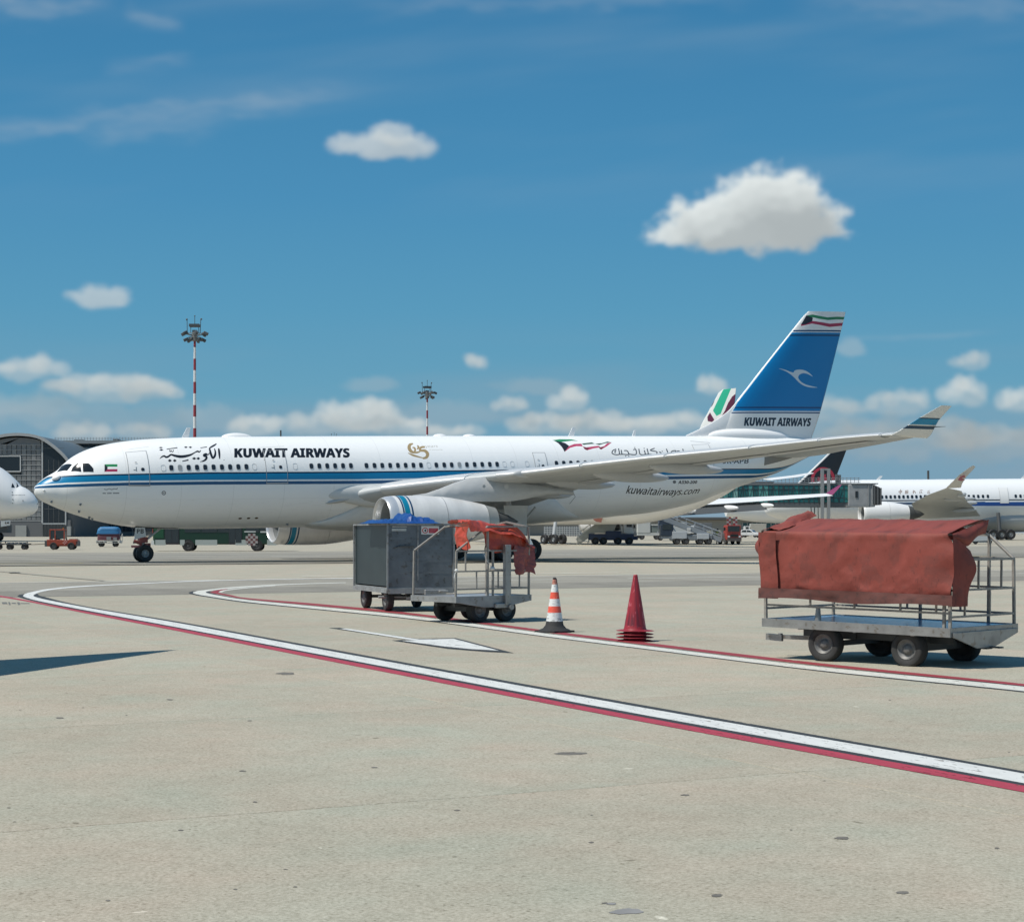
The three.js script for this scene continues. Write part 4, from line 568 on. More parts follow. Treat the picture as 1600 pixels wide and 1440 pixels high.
  // text between a lower left and lower right pixel, with its cap height in pixels
  const text = (sh, str, u0, v0, u1, v1, cap, font, col, skew = 0, bold = 0) => { const c = sh.c, a = px(sh, u0, v0), b = px(sh, u1, v1), up = px(sh, u0, v0 - cap); c.save(); c.font = font; const w = c.measureText(str).width, k = 71.4; c.setTransform((b[0] - a[0]) / w, (b[1] - a[1]) / w, -(up[0] - a[0]) / k - skew * (b[0] - a[0]) / w, -(up[1] - a[1]) / k, a[0], a[1]); c.fillStyle = c.strokeStyle = col; c.fillText(str, 0, 0); if (bold) { c.lineWidth = bold; c.lineJoin = 'round'; c.strokeText(str, 0, 0); } c.restore(); };
  const poly = (sh, pts, col) => { const c = sh.c; c.fillStyle = col; c.beginPath(); pts.forEach((p, i) => { const q = px(sh, ...p); i ? c.lineTo(...q) : c.moveTo(...q); }); c.closePath(); c.fill(); };
  const smooth = (pts, n = 6) => { const cu = new THREE.CatmullRomCurve3(pts.map((p) => P(p[0], p[1], p[2] ?? 0)), false, 'centripetal'); return cu.getPoints(n * pts.length); };
  const brush = (sh, pts, map, k, col) => { const L = smooth(pts), A = [], B = []; L.forEach((p, i) => { const q = L[Math.min(i + 1, L.length - 1)], r = L[Math.max(i - 1, 0)], dx = q.x - r.x, dy = q.y - r.y, l = Math.hypot(dx, dy) || 1, w = p.z / 2 * k; A.push(map(p.x - dy / l * w, p.y + dx / l * w)); B.unshift(map(p.x + dy / l * w, p.y - dx / l * w)); }); poly(sh, [...A, ...B], col); };
  const [FS, RS] = sheets, ink = '#1a1d24', both = [FS, RS];
  text(FS, 'KUWAIT AIRWAYS', 364.6, 714, 546.6, 714, 13.2, 'bold 100px sans-serif', ink, 0, 7);
  const m1 = (x, y) => [230 + x / 9.412, 680 + y / 9.412];
  for (const s of [[[1048, 190, 12], [1052, 215, 20], [1058, 270, 22], [1064, 345, 10]], [[1016, 122, 10], [990, 142, 17], [950, 164, 18], [916, 190, 14], [922, 225, 20], [940, 290, 24], [964, 334, 20], [990, 305, 24], [1000, 250, 18], [986, 192, 8]], [[922, 250, 8], [890, 284, 12], [862, 276, 24], [838, 294, 34], [868, 312, 22], [866, 342, 24], [830, 374, 18], [774, 389, 4]], [[786, 218, 6], [764, 244, 14], [738, 234, 18], [702, 250, 12], [640, 284, 20], [560, 306, 28], [480, 312, 30], [400, 298, 24], [346, 284, 18], [310, 310, 20], [276, 320, 20], [246, 304, 18], [212, 316, 14], [180, 346, 3]], [[780, 184, 7], [875, 170, 9]], [[284, 203, 8], [440, 182, 10]], [[514, 381, 10], [604, 362, 15]], [[324, 214, 7], [336, 242, 7], [350, 222, 7], [363, 243, 7], [376, 240, 7], [383, 213, 7]]]) brush(FS, s, m1, 1.35, ink);
  for (const [x, y, w, h] of [[688, 340, 32, 20], [748, 340, 30, 20], [330, 371, 30, 22], [402, 371, 28, 22], [198, 180, 32, 12], [205, 214, 32, 14], [566, 174, 28, 14], [632, 175, 28, 14]]) poly(FS, [m1(x - w, y), m1(x, y - h), m1(x + w, y), m1(x, y + h)], ink);
  // small flag by the flight deck and the lines under it
  poly(FS, [[163, 725.3], [183, 725.1], [183, 729], [163, 729.2]], '#2d8a55'); poly(FS, [[163, 733], [183, 732.7], [183, 736.6], [163, 736.9]], '#a83357'); poly(FS, [[163, 725.3], [167.6, 729.3], [167.6, 733], [163, 736.9]], '#22262b');
  for (const s of [[[162, 764, .9], [166, 764.8, 1.1], [170, 763.4, .9], [174, 764.6, 1.2], [178, 763.6, 1], [182, 764, 1], [183, 762, .8]], [[160, 770.4, 1.6], [165, 770.6, 1.4]], [[167, 770.5, 1.4], [174, 770.4, 1.6]], [[176, 770.4, 1.5], [186, 770.2, 1.5]]]) brush(FS, s, (x, y) => [x, y], 1, '#77797b');
  // anniversary numerals, brushed in gold
  const gold = '#a8926b', m3 = (x, y) => [500 + x / 4.2105, 660 + y / 4.2105];
  for (const s of [[[612, 138, 5], [592, 146, 12], [586, 165, 14], [598, 188, 13], [616, 196, 9], [626, 182, 8], [620, 166, 7], [608, 164, 5]], [[640, 150, 5], [648, 162, 8], [640, 176, 6]], [[690, 160, 8], [664, 164, 9], [658, 182, 9], [690, 186, 12], [708, 206, 13], [700, 228, 12], [676, 236, 7]], [[580, 200, 3], [610, 214, 8], [650, 226, 6], [690, 236, 3]], [[610, 200, 4], [640, 196, 8], [660, 190, 4]]]) brush(FS, s, m3, 1.55, gold);
  for (const sh of both) { text(sh, 'years', ...m3(692, 164), ...m3(776, 162), 3.6, '100px sans-serif', '#b9b6ac'); text(sh, 'of pioneering', ...m3(718, 182), ...m3(806, 181), 1.6, '100px sans-serif', '#c4c2ba'); }
  // flag ribbon
  const m6 = (x, y) => [860 + x / 6.957, 675 + y / 6.957], G = '#2f8a58', R = '#c04a68', Rd = '#7b3540', K = '#2b2a2c', Gd = '#3d5a48';
  poly(RS, [[20, 88], [100, 76], [230, 78], [302, 96], [230, 93], [110, 108], [64, 98]].map((p) => m6(...p)), G); poly(RS, [[40, 92], [110, 104], [160, 118], [204, 150], [155, 214], [128, 165], [88, 122]].map((p) => m6(...p)), K); poly(RS, [[204, 150], [260, 128], [336, 124], [352, 154], [282, 152], [214, 170], [155, 214]].map((p) => m6(...p)), R);
  poly(RS, [[340, 124], [450, 111], [484, 126], [400, 132], [362, 138]].map((p) => m6(...p)), Gd); poly(RS, [[352, 154], [390, 166], [440, 158], [522, 148], [546, 164], [470, 176], [400, 197], [374, 186]].map((p) => m6(...p)), R); poly(RS, [[352, 154], [392, 168], [424, 172], [400, 197], [374, 186]].map((p) => m6(...p)), Rd);
  poly(RS, [[484, 126], [560, 120], [620, 102], [668, 112], [600, 119], [532, 140]].map((p) => m6(...p)), Gd); poly(RS, [[546, 164], [588, 150], [616, 122], [668, 112], [616, 152], [552, 190]].map((p) => m6(...p)), R); poly(RS, [[522, 150], [546, 164], [590, 158], [552, 190], [536, 180]].map((p) => m6(...p)), Rd);
  for (const s of [[[742, 176], [748, 240], [694, 241], [671, 226], [680, 200], [716, 184]], [[716, 196], [700, 214], [712, 224]], [[770, 192], [775, 240], [748, 240]], [[775, 240], [852, 240], [834, 202], [802, 200]], [[852, 240], [932, 240], [926, 186], [902, 192]], [[962, 180], [978, 240], [1030, 240], [1022, 196]], [[1030, 240], [1062, 240], [1052, 178]], [[1062, 240], [1150, 240], [1160, 216], [1088, 196], [1134, 174]], [[1184, 214], [1204, 226], [1200, 250]], [[1262, 180], [1278, 238], [1232, 234]], [[1278, 238], [1352, 224], [1366, 204], [1330, 204], [1298, 236]], [[1412, 236], [1404, 208], [1380, 208], [1384, 224]], [[1440, 180], [1452, 236]], [[1488, 202], [1496, 236], [1462, 238]]]) brush(RS, s.map((p) => [...p, 9]), m6, 1.15, '#3c4147');
  for (const [x, y] of [[820, 262], [852, 260], [918, 168], [1020, 176], [1216, 208]]) poly(RS, [m6(x - 7, y), m6(x, y - 7), m6(x + 7, y), m6(x, y + 7)], '#3c4147');
  text(RS, 'kuwaitairways.com', 977, 770.4, 1091.6, 770.2, 11.2, 'italic 100px sans-serif', '#1e2024', .16, 3);
  text(RS, 'A330-200', 1060, 755.4, 1089, 755.1, 4.6, 'bold 100px sans-serif', '#303438', .2, 4); poly(RS, Array.from({ length: 12 }, (_, i) => [1054 + 2.6 * Math.cos(i / 6 * Math.PI), 752.8 + 2.6 * Math.sin(i / 6 * Math.PI)]), '#6b7074');
  text(RS, '9K-APB', 1128.5, 723.8, 1170, 723.6, 8.2, '100px sans-serif', '#20262c', 0, 4);
  // small marks: jacking and drain marks, outlets, doors of the hold
  const ring = (sh, u, v, r, w, col) => brush(sh, Array.from({ length: 13 }, (_, i) => [u + r * Math.cos(i / 6 * Math.PI), v + r * Math.sin(i / 6 * Math.PI), w]), (x, y) => [x, y], 1, col);
  ring(FS, 255.6, 770, 2.7, 1.3, '#6a6d70'); poly(FS, Array.from({ length: 8 }, (_, i) => [255.6 + 1.1 * Math.cos(i / 4 * Math.PI), 770 + 1.1 * Math.sin(i / 4 * Math.PI)]), '#6a6d70');
  for (const u of [349, 412]) brush(FS, [[u, 718.6, 1], [u + 1.6, 718.4, 1]], (x, y) => [x, y], 1, '#8a8b8c');
  const line = (sh, pts, w = .55, col = '#8d9091') => { for (let i = 0; i < pts.length - 1; i++) brush(sh, [[...pts[i], w], [...pts[i + 1], w]], (x, y) => [x, y], 1, col); };
  line(FS, [[200, 702], [232, 697.6]], .5, '#c9c9c8'); line(FS, [[403, 699], [444, 697]], .5, '#c2c2c0'); line(RS, [[1079, 689], [1110, 691.6]], .6, '#9a9c9c'); line(RS, [[890, 787], [899, 776], [896, 770], [886, 764]], .6, '#6a6a66');
  const port = sheets.map((s) => canvasMat(s.cv)), starM = canvasMat(star);
  // hull
  const g1 = H.skin(.0005, S1, -Math.PI / 2, Math.PI / 2, 110, 44, 0, uvAt(FS), true), g2 = H.skin(S1, LEN - .02, -Math.PI / 2, Math.PI / 2, 60, 44, 0, uvAt(RS)), g3 = H.skin(.0005, LEN - .02, Math.PI / 2, Math.PI * 1.5, 150, 40, 0, (s, th) => [s / LEN, (Math.PI - th + Math.PI / 2) / Math.PI], true);
  { const list = [g1, g2, g3].map(prep), g = mergeGeometries(list), m = [...port, starM]; let at0 = 0; list.forEach((q, i) => { const n = q.attributes.position.count; g.addGroup(at0, n, i); at0 += n; }); const f = shadow(new THREE.Mesh(g, m)); f.name = 'fuselage'; t.add(f); }
  // tail cone outlet
  { const e = H.sec(LEN - .02); part('exhaust_cone', [cyl(e.r, e.r * .8, .4, 20, 0, 0, 0, 0, 0, Math.PI / 2).translate(LEN + .15, e.yc, 0)], midGrey, t); }
  // cabin windows
  const xs = [368, 425, 482, 537, 591, 646, 701, 755, 809, 862, 1290, 1342, 1394, 1446, 1498, 1550].map((z) => 180 + z / 4.2105).concat([305, 358, 409, 461, 512, 563, 614, 664, 765, 817, 866, 917, 966, 1017, 1067, 1117, 1165].map((z) => 500 + z / 4.2105), [337, 393, 447, 502, 557, 610, 664, 717].map((z) => 800 + z / 4.848), [968, 979, 990, 1001, 1012, 1023, 1034, 1045]);
  const blank = [315, 915, 1183].map((z) => 180 + z / 4.2105).concat([715, 1214, 1265, 1362].map((z) => 500 + z / 4.2105));
  const vW = pchip([[250, 731], [400, 729], [560, 727.4], [660, 726.7], [780, 725.2], [893, 723.4], [1060, 721.6]]), wg = paneGeo(.245, .345, .115), bg = paneGeo(.245, .345, .115, .006), rg = (() => { const s = roundRect(.30, .40, .14); s.holes.push(roundRect(.245, .345, .115)); return prep(new THREE.ExtrudeGeometry(s, { depth: .008, bevelEnabled: false, curveSegments: 4 })).translate(0, 0, -.004); })();
  const winFrame = M(.62, .63, .63, .45), blind = M(.30, .32, .33, .5);
  xs.forEach((u, i) => { const [s, th] = H.surf(u, vW(u)), w = shadow(new THREE.Mesh(wg, [1, 27].includes(i) ? blind : winGlass)); w.name = 'window'; t.add(H.stand(w, s, th, .003)); const f = shadow(new THREE.Mesh(rg, winFrame)); f.name = 'frame'; w.add(f); });
  for (const u of blank) { const [s, th] = H.surf(u, vW(u)), w = shadow(new THREE.Mesh(rg, winFrame)); w.name = 'window_plug'; t.add(H.stand(w, s, th, .002)); }
  // flight-deck windows
  const z1 = (x, y) => [x / 5.3333, 660 + y / 5.3333];
  for (const q of [[[470, 414], [508, 361], [598, 350], [556, 402]], [[588, 408], [602, 374], [640, 342], [664, 342], [674, 412]], [[682, 340], [736, 340], [776, 384], [776, 412], [690, 412]]]) part('windscreen', H.patch(q.map((p) => z1(...p)), .012), glassDark, t);
  part('windscreen_sill', H.patch([[395, 449], [470, 420], [560, 412], [490, 449]].map((p) => z1(...p)), .006), white, t);
  // doors: a slab of skin a little proud, its frame, handle and window
  const door = (name, u0, u1, v0, v1, sh, winV, cut) => {
    const a = H.surf((u0 + u1) / 2, v0), b = H.surf((u0 + u1) / 2, v1), s0 = H.surf(u0, (v0 + v1) / 2)[0], s1 = H.surf(u1, (v0 + v1) / 2)[0], mat = port[sheets.indexOf(sh)];
    const d = part(name, H.skin(s0, s1, b[1], a[1], 4, 14, .016, uvAt(sh)), mat, t), w = .034, dth = w / H.sec(s0).r;
    part('door_frame', [H.skin(s0 - w, s0, b[1] - dth, a[1] + dth, 1, 14, .02), H.skin(s1, s1 + w, b[1] - dth, a[1] + dth, 1, 14, .02), H.skin(s0, s1, a[1], a[1] + dth, 3, 1, .02), H.skin(s0 - .05, s1 + .05, b[1] - dth * (cut ? 1 : 2.4), b[1], 3, 1, .024)], M(.33, .34, .35, .45), d);
    const [ws, wt] = H.surf(lerp(u0, u1, .70), winV), win = shadow(new THREE.Mesh(paneGeo(.2, .2, .095), winGlass)); win.name = 'window'; d.add(H.stand(win, ws, wt, .024));
    const [hs, ht] = H.surf(lerp(u0, u1, .38), winV - .5), hd = shadow(new THREE.Mesh(mergeGeometries([prep(box(.035, .26, .02)), prep(box(.14, .03, .02, -.1, -.05)), prep(box(.12, .03, .02, 0, .42))]), midGrey)); hd.name = 'handle'; d.add(H.stand(hd, hs, ht, .02));
  };
  door('door', 200.6, 232, 705.5, 757, FS, 733.2); door('door', 415.6, 447.6, 704, 753.8, FS, 729.6); door('emergency_exit', 835.4, 854, 707.5, 733, RS, 728, 1); door('door', 1089, 1114, 694.5, 738, RS, 716);
  // belly outlets, probes, aerials
  for (const [u, v] of [[375, 809.6], [388, 809.3], [400.5, 809]]) { const [s, th] = H.surf(u, v), m = shadow(new THREE.Mesh(sph(1, .11, .075, .03), M(.10, .075, .045, .7))); m.name = 'drain_outlet'; t.add(H.stand(m, s, th, .01)); }
  for (const [u, v] of [[125, 787], [123, 797.6], [139, 807], [143.6, 809.6], [80, 782.6], [448.6, 817.8]]) { const [s, th] = H.surf(u, v), m = shadow(new THREE.Mesh(box(.12, .06, .16), midGrey)); m.name = 'probe'; t.add(H.stand(m, s, th, .05)); }
  { const [s, th] = H.surf(87, 747), m = shadow(new THREE.Mesh(sph(1, .28, .16, .12), white)); m.name = 'wiper_fairing'; t.add(H.stand(m, s, th, .05)); const [s2, t2] = H.surf(68, 766), l = shadow(new THREE.Mesh(sph(.07), lampGlass)); l.name = 'sensor'; t.add(H.stand(l, s2, t2, .02)); }
  const aerial = (u, v, h, L = .5) => { const p = KF.local(u, v); part('aerial', slab([[0, -.2], [L, -.2], [L * 1.3, h], [L * .85, h]], .05, .01).translate(p.x, H.T(Math.sqrt(p.x)), -.025), white, t); };
  aerial(281, 686, .62); aerial(886, 683, .62); aerial(986, 683, .42, .3);
  { for (const [u, a, h] of [[370, 2.3, .20], [687, 1.1, .12], [733, 1.0, .10]]) { const p = KF.local(u, 682); part('aerial_dome', sph(1, a / 2 * .9, h * 1.7, .4, p.x, H.T(Math.sqrt(p.x)) - h * .5, 0, 24), white, t); } }
  // belly fairing
  {
    const bt = [[452, 817.6], [470, 822], [500, 826.6], [560, 829.4], [640, 829.2], [720, 826.6], [780, 823], [841, 817.4], [905, 810.6]].map(([u, v]) => { const p = KF.local(u, v); return [p.x, p.y]; }), yb = pchip(bt), s0 = bt[0][0], s1 = bt[bt.length - 1][0], rings = [];
    for (let j = 0; j <= 40; j++) { const q = j / 40, s = lerp(s0, s1, q), { yc, r } = H.sec(s), k = sm(0, .35, q) * sm(1, .72, q), hw = lerp(r * .25, r * 1.075, Math.sqrt(k)), tp = lerp(yb(s) + .15, yc - .05, k), ring = []; for (let i = 0; i <= 28; i++) { const a = Math.PI + Math.PI * i / 28, e = .72, cs = Math.cos(a), sn = Math.sin(a); ring.push(P(s, tp + (tp - yb(s)) * Math.sign(sn) * Math.abs(sn) ** e, hw * Math.sign(cs) * Math.abs(cs) ** e)); } for (let i = 1; i < 8; i++) ring.push(P(s, tp, lerp(hw, -hw, i / 8))); rings.push(ring); }
    part('belly_fairing', loft(rings), whiteDirty, t);
  }
  // fin with its paint
  {
    const fl = (u, v) => { const p = KF.local(u, v); return [p.x, p.y]; }, LE = [[1118, 690], [1131, 660], [1150, 628], [1200, 563.5], [1240, 513], [1258, 491], [1263, 486.4]].map((p) => fl(...p)), TE = [[1266, 690], [1275, 665], [1281, 646.5], [1301, 571], [1315, 514], [1320, 494], [1321.5, 487.4]].map((p) => fl(...p));
    const le = pchip(LE.map(([x, y]) => [y, x])), te = pchip(TE.map(([x, y]) => [y, x])), y0 = fl(1200, 690)[1], y1 = fl(1300, 486.6)[1], bx = [Math.min(...LE.map((p) => p[0])) - .2, y0, Math.max(...TE.map((p) => p[0])) + .2, y1 + .05];
    const cv = document.createElement('canvas'); cv.width = 1024; cv.height = 1024; const c = cv.getContext('2d'); c.fillStyle = '#e6e6e4'; c.fillRect(0, 0, 1024, 1024);
    const q = (u, v) => { const [x, y] = fl(u, v); return [(x - bx[0]) / (bx[2] - bx[0]) * 1024, (1 - (y - bx[1]) / (bx[3] - bx[1])) * 1024]; }, fill = (pts, col) => { c.fillStyle = col; c.beginPath(); pts.forEach((p, i) => { const a = q(...p); i ? c.lineTo(...a) : c.moveTo(...a); }); c.fill(); };
    const m5 = (x, y) => [1000 + x / 4.2361, 460 + y / 4.2361], hb = (y0, y1, col, l = 500, r = 1500) => fill([m5(l, y0), m5(r, y0), m5(r, y1), m5(l, y1)], col);
    hb(276, 786, '#067ab8'); hb(264, 277, '#0a4873'); hb(252, 264, '#067ab8'); hb(236, 246, '#103c66'); hb(744, 754, '#0e4474'); hb(772, 779, '#e6e6e4'); hb(779, 787, '#10416f');
    fill([[1100, 140], [1140, 133], [1180, 142], [1240, 152], [1300, 147], [1400, 150], [1400, 166], [1300, 165], [1240, 170], [1180, 162], [1140, 152], [1110, 158]].map((p) => m5(...p)), '#2f7d54'); fill([[1060, 196], [1130, 176], [1190, 184], [1250, 194], [1330, 188], [1420, 186], [1420, 204], [1330, 208], [1250, 216], [1190, 204], [1130, 194], [1060, 210]].map((p) => m5(...p)), '#a5324f'); fill([[1060, 200], [1100, 138], [1140, 156], [1130, 180], [1090, 198]].map((p) => m5(...p)), '#23262c');
    { const L = [[905, 491], [945, 499], [985, 514], [1003, 517], [1012, 505], [1045, 498], [1085, 505], [1112, 520], [1137, 544], [1100, 527], [1066, 523], [1042, 535], [1036, 551], [1052, 575], [1086, 595], [1130, 607], [1172, 616], [1128, 616], [1080, 606], [1040, 582], [1010, 552], [985, 531], [952, 510], [928, 500]]; const cu = new THREE.CatmullRomCurve3(L.map((p) => P(p[0], p[1], 0)), true, 'centripetal').getPoints(140); fill(cu.map((p) => m5(p.x, p.y)), '#c9d3da'); }
    { const a = q(...m5(668, 868)), b = q(...m5(1126, 870)), u = q(...m5(668, 817)); c.save(); c.font = 'bold 100px sans-serif'; const w = c.measureText('KUWAIT AIRWAYS').width; c.setTransform((b[0] - a[0]) / w, (b[1] - a[1]) / w, -(u[0] - a[0]) / 71.4 - .18 * (b[0] - a[0]) / w, -(u[1] - a[1]) / 71.4, a[0], a[1]); c.fillStyle = '#152a3c'; c.lineWidth = 6; c.strokeStyle = '#152a3c'; c.strokeText('KUWAIT AIRWAYS', 0, 0); c.fillText('KUWAIT AIRWAYS', 0, 0); c.restore(); }
    // leading edge stays white metal
    c.strokeStyle = '#f4f4f2'; c.lineWidth = 9; c.beginPath(); LE.forEach(([x, y], i) => { const a = [(x - bx[0]) / (bx[2] - bx[0]) * 1024 + 3, (1 - (y - bx[1]) / (bx[3] - bx[1])) * 1024]; i ? c.lineTo(...a) : c.moveTo(...a); }); c.stroke();
    const yL = fl(1263, 486.2)[1], yT = fl(1321.5, 487.2)[1], rings = []; for (let j = 0; j <= 26; j++) { const ya = lerp(y0, yL, j / 26), yb = lerp(y0, yT, j / 26), a = le(ya), b = Math.max(te(yb), a + .3); rings.push(foil(P(a, ya, 0), P(b, yb, 0), j > 24 ? .05 : .085, P(0, 0, 1), 14, 0)); }
    const uvq = (x, y) => [(x - bx[0]) / (bx[2] - bx[0]), (y - bx[1]) / (bx[3] - bx[1])], g = loft(rings), p = g.attributes.position; for (let i = 0; i < p.count; i++) { const w = uvq(p.getX(i), p.getY(i)); g.attributes.uv.setXY(i, ...w); }
    part('fin', g, canvasMat(cv), t);
    // dorsal fillet
    const dt = pchip([[1072, 680], [1094, 669.5], [1115, 658.5], [1131, 647.5], [1142, 638], [1152, 626]].map(([u, v]) => fl(u, v))), xa = fl(1072, 681)[0], xb = fl(1152, 640)[0], rd = []; for (let j = 0; j <= 14; j++) { const x = lerp(xa, xb, j / 14), { yc, r } = H.sec(x), yb = yc + r * .97, hw = lerp(.06, .30, j / 14), yt = Math.max(yb + .03, dt(x)); rd.push([P(x, yb - .4, hw), P(x, lerp(yb, yt, .6), hw * .62), P(x, yt - .03, hw * .28), P(x, yt, 0), P(x, yt - .03, -hw * .28), P(x, lerp(yb, yt, .6), -hw * .62), P(x, yb - .4, -hw)]); } part('dorsal_fillet', loft(rd), white, t);
    const { yc: c5, r: r5 } = H.sec(fl(1170, 681)[0]); part('fin_fairing', sph(1, 3.6, .62, .75, fl(1170, 681)[0], c5 + r5 - .02, 0, 30), white, t);
  }
  // tailplane: port half seen behind the wing, starboard half likewise
  for (const k of [1, -1]) {
    const root = KF.local(1196, 707, 2.2 * 0 + 1.6).x; const st = [[1.4, 0, 5.6, 5.0], [3, .95, 4.9, 5.0], [6, 2.9, 3.8, 5.0], [9.6, 5.3, 2.1, 5.0], [9.9, 5.8, 1.4, 5]].map(([z, a, ch]) => { const y = H.sec(root + 1).yc + .25 + .115 * (z - 1.4); return foil(P(root + a, y, k * z), P(root + a + ch, y + .02, k * z), .10, P(0, 1, 0), 10, -.2); });
    part('tailplane', loft(st), wingGrey, t);
    const [rs, rt] = [root + 2.6, .12], plate = H.skin(rs - 2.7, rs + 1.9, rt - .42, rt + .58, 10, 10, .012); if (k > 0) part('tailplane_root_shade', plate, M(.24, .235, .22, .5), t);  // dark patch on the skin, shade under the tailplane root put into the colour
  }
  // wing: leading and trailing edge followed from root to tip
  const zo = (u) => 2.4 + 28.4 * (u - 540) / 853, LEp = [[524, 779], [540, 775.5], [572, 768], [714, 749.5], [832, 737], [932, 724.5], [1039, 712.6], [1153, 701.4], [1260, 689.6], [1360, 680.6], [1393, 678.4]].map(([u, v]) => KF.local(u, v, Math.max(1.6, zo(u))));
  const chord = pchip([[1.6, 12.2], [3, 11.2], [9.6, 7.7], [14, 6.4], [20, 4.9], [26, 3.6], [30.8, 2.7]]), drop = pchip([[1.6, .95], [6, .62], [9.6, .26], [14, .10], [20, .02], [26, -.04], [30.8, -.06]]), thick = pchip([[1.6, .13], [6, .115], [12, .10], [30.8, .09]]);
  const leY = pchip(LEp.map((p) => [p.z, p.y])), leX = pchip(LEp.map((p) => [p.z, p.x]));
  const wing = (k, name) => { const R = []; for (let j = 0; j <= 30; j++) { const z = lerp(1.6, 30.8, j / 30), a = leX(z), y = leY(z) - .02, ch = chord(z); R.push(foil(P(a, y, k * z), P(a + ch, y - drop(z), k * z), thick(z), P(0, 1, 0), 16, .5)); } return part(name, loft(R), wingGrey, t); };
  const wp = wing(1, 'wing'), ws = wing(-1, 'wing');
  // leading-edge slats as bright metal, in sections
  const secs = [[4.2, 8.6], [10.2, 14.6], [14.7, 19.0], [19.1, 23.4], [23.5, 27], [27.1, 30.2]], slatM = M(.62, .63, .63, .3, { metalness: .2 });
  for (const [a, b] of secs) { const R = []; for (let j = 0; j <= 8; j++) { const z = lerp(a + .03, b - .03, j / 8), x = leX(z), y = leY(z) - .02, ch = chord(z), f = foil(P(x, y, z), P(x + ch, y - drop(z), z), thick(z) + .002, P(0, 1, 0), 16, .5), n = 16, ring = []; for (let i = 10; i <= 22; i++) ring.push(f[i % f.length].clone().add(P(-.055, .012, 0))); for (let i = 22; i >= 10; i -= 3) { const p = f[i % f.length].clone(); p.x += .1; ring.push(p.lerp(P(x + ch * .12, y - drop(z) * .12, z), .5)); } R.push(ring); } part('slat', loft(R), slatM, wp); }
  // flaps and their joint along the trailing edge
  for (const [a, b] of [[3.6, 9.4], [9.6, 15.5], [15.6, 21.4], [21.6, 27.5]]) { const R = []; for (let j = 0; j <= 6; j++) { const z = lerp(a, b, j / 6), x = leX(z), ch = chord(z), y = leY(z) - drop(z); R.push(foil(P(x + ch * .80, y + drop(z) * .16 - .10, z), P(x + ch * 1.015, y - .10, z), .10, P(0, 1, 0), 8, .3)); } part('flap', loft(R), paleGrey, wp); }
  // wing root glove
  { const R = []; for (let j = 0; j <= 14; j++) { const q = j / 14, p = KF.local(lerp(510, 592, q), lerp(786, 766, q), 2.75), h = lerp(.05, .62, Math.sqrt(q)), w = lerp(.1, .75, Math.sqrt(q)), ring = []; for (let i = 0; i < 16; i++) { const a = i / 16 * 6.283; ring.push(P(p.x, p.y + h * .5 * Math.sin(a) - .1 * q, p.z - .35 + w * Math.cos(a))); } R.push(ring); } part('wing_root_fairing', loft(R), paleGrey, t); }
  { const [a, b] = [KF.local(598, 744, 3), KF.local(600, 758, 3)]; const R = []; for (let j = 0; j <= 20; j++) { const q = j / 20, s = lerp(leX(3) - 1.8, leX(3) + 11.5, q), { yc, r } = H.sec(s), k = Math.sin(Math.PI * Math.min(1, q * 1.25 + .02)) ** .6, ring = []; for (let i = 0; i < 14; i++) { const an = i / 14 * 6.283; ring.push(P(s, leY(3) + .05 - .5 * q + (.15 + .75 * k) * Math.sin(an), r * .90 + .05 + .55 * k * Math.cos(an))); } R.push(ring); } part('wing_body_fairing', loft(R), whiteDirty, t); }
  // flap track fairings
  for (const [z, back, len, dpt, dy] of [[6.5, 1.2, 4.6, .46, .45], [9.6, 1.5, 5.2, .54, .38], [13.2, 1.5, 5.4, .54, .18], [16.8, 1.4, 5.2, .48, .02]]) { const te = leX(z) + chord(z) + back, R = []; for (let j = 0; j <= 22; j++) { const q = j / 22, s = te - len * (1 - q), f = Math.sqrt(Math.sin(Math.PI * lerp(.02, 1, Math.pow(q, .82)))) , wing0 = leY(z) - drop(z) * clamp((s - leX(z)) / chord(z), 0, 1) - chord(z) * .03, cy = wing0 + dy - .18 * dpt - .32 * dpt * q, ring = []; for (let i = 0; i < 14; i++) { const a = i / 14 * 6.283; ring.push(P(s, cy + dpt * f * .78 * Math.sin(a), z + .30 * f * Math.cos(a))); } R.push(ring); } part('flap_track_fairing', loft(R), paleGrey, wp);}
  // winglet
  {
    const zq = 30.8, prs = [[[1392, 679.6], [1449, 684.5], zq], [[1404, 673.5], [1455, 679], zq + .25], [[1434.6, 654], [1467, 656.5], zq + .75], [[1471, 633.2], [1487.5, 634.2], zq + 1.25]].map(([a, b, z]) => foil(KF.local(a[0], a[1], z), KF.local(b[0], b[1], z), .09, P(0, .2, 1).normalize(), 10, 0)), g = loft(prs);
    const cv = document.createElement('canvas'); cv.width = 256; cv.height = 256; const c = cv.getContext('2d'); c.fillStyle = '#dcdcd8'; c.fillRect(0, 0, 256, 256);
    const ya = KF.local(1440, 690, 31).y, yb = KF.local(1480, 630, 31).y, q = (v) => 256 * (1 - (KF.local(1455, v, 31).y - ya) / (yb - ya)), hb = (v0, v1, col) => { c.fillStyle = col; c.fillRect(0, q(v0), 256, q(v1) - q(v0)); };
    hb(654.2, 656, '#0f3a58'); hb(656, 664.6, '#128ab4'); hb(666.4, 671.2, '#0f3f5c');
    const p = g.attributes.position; for (let i = 0; i < p.count; i++) g.attributes.uv.setXY(i, p.getX(i) * .1, (p.getY(i) - ya) / (yb - ya));
    part('winglet', g, canvasMat(cv, .4), wp); const w0 = KF.local(1457, 667, 31.5), w1 = KF.local(1478, 666.2, 31.5); part('static_wick', rod(w0, w1, .03, 5, .01), darkGrey, wp);
    const l = KF.local(1380, 681, 30.2); part('navigation_light', sph(1, .34, .11, .10, l.x + .1, l.y, 30.25), M(.25, .26, .26, .15), wp);
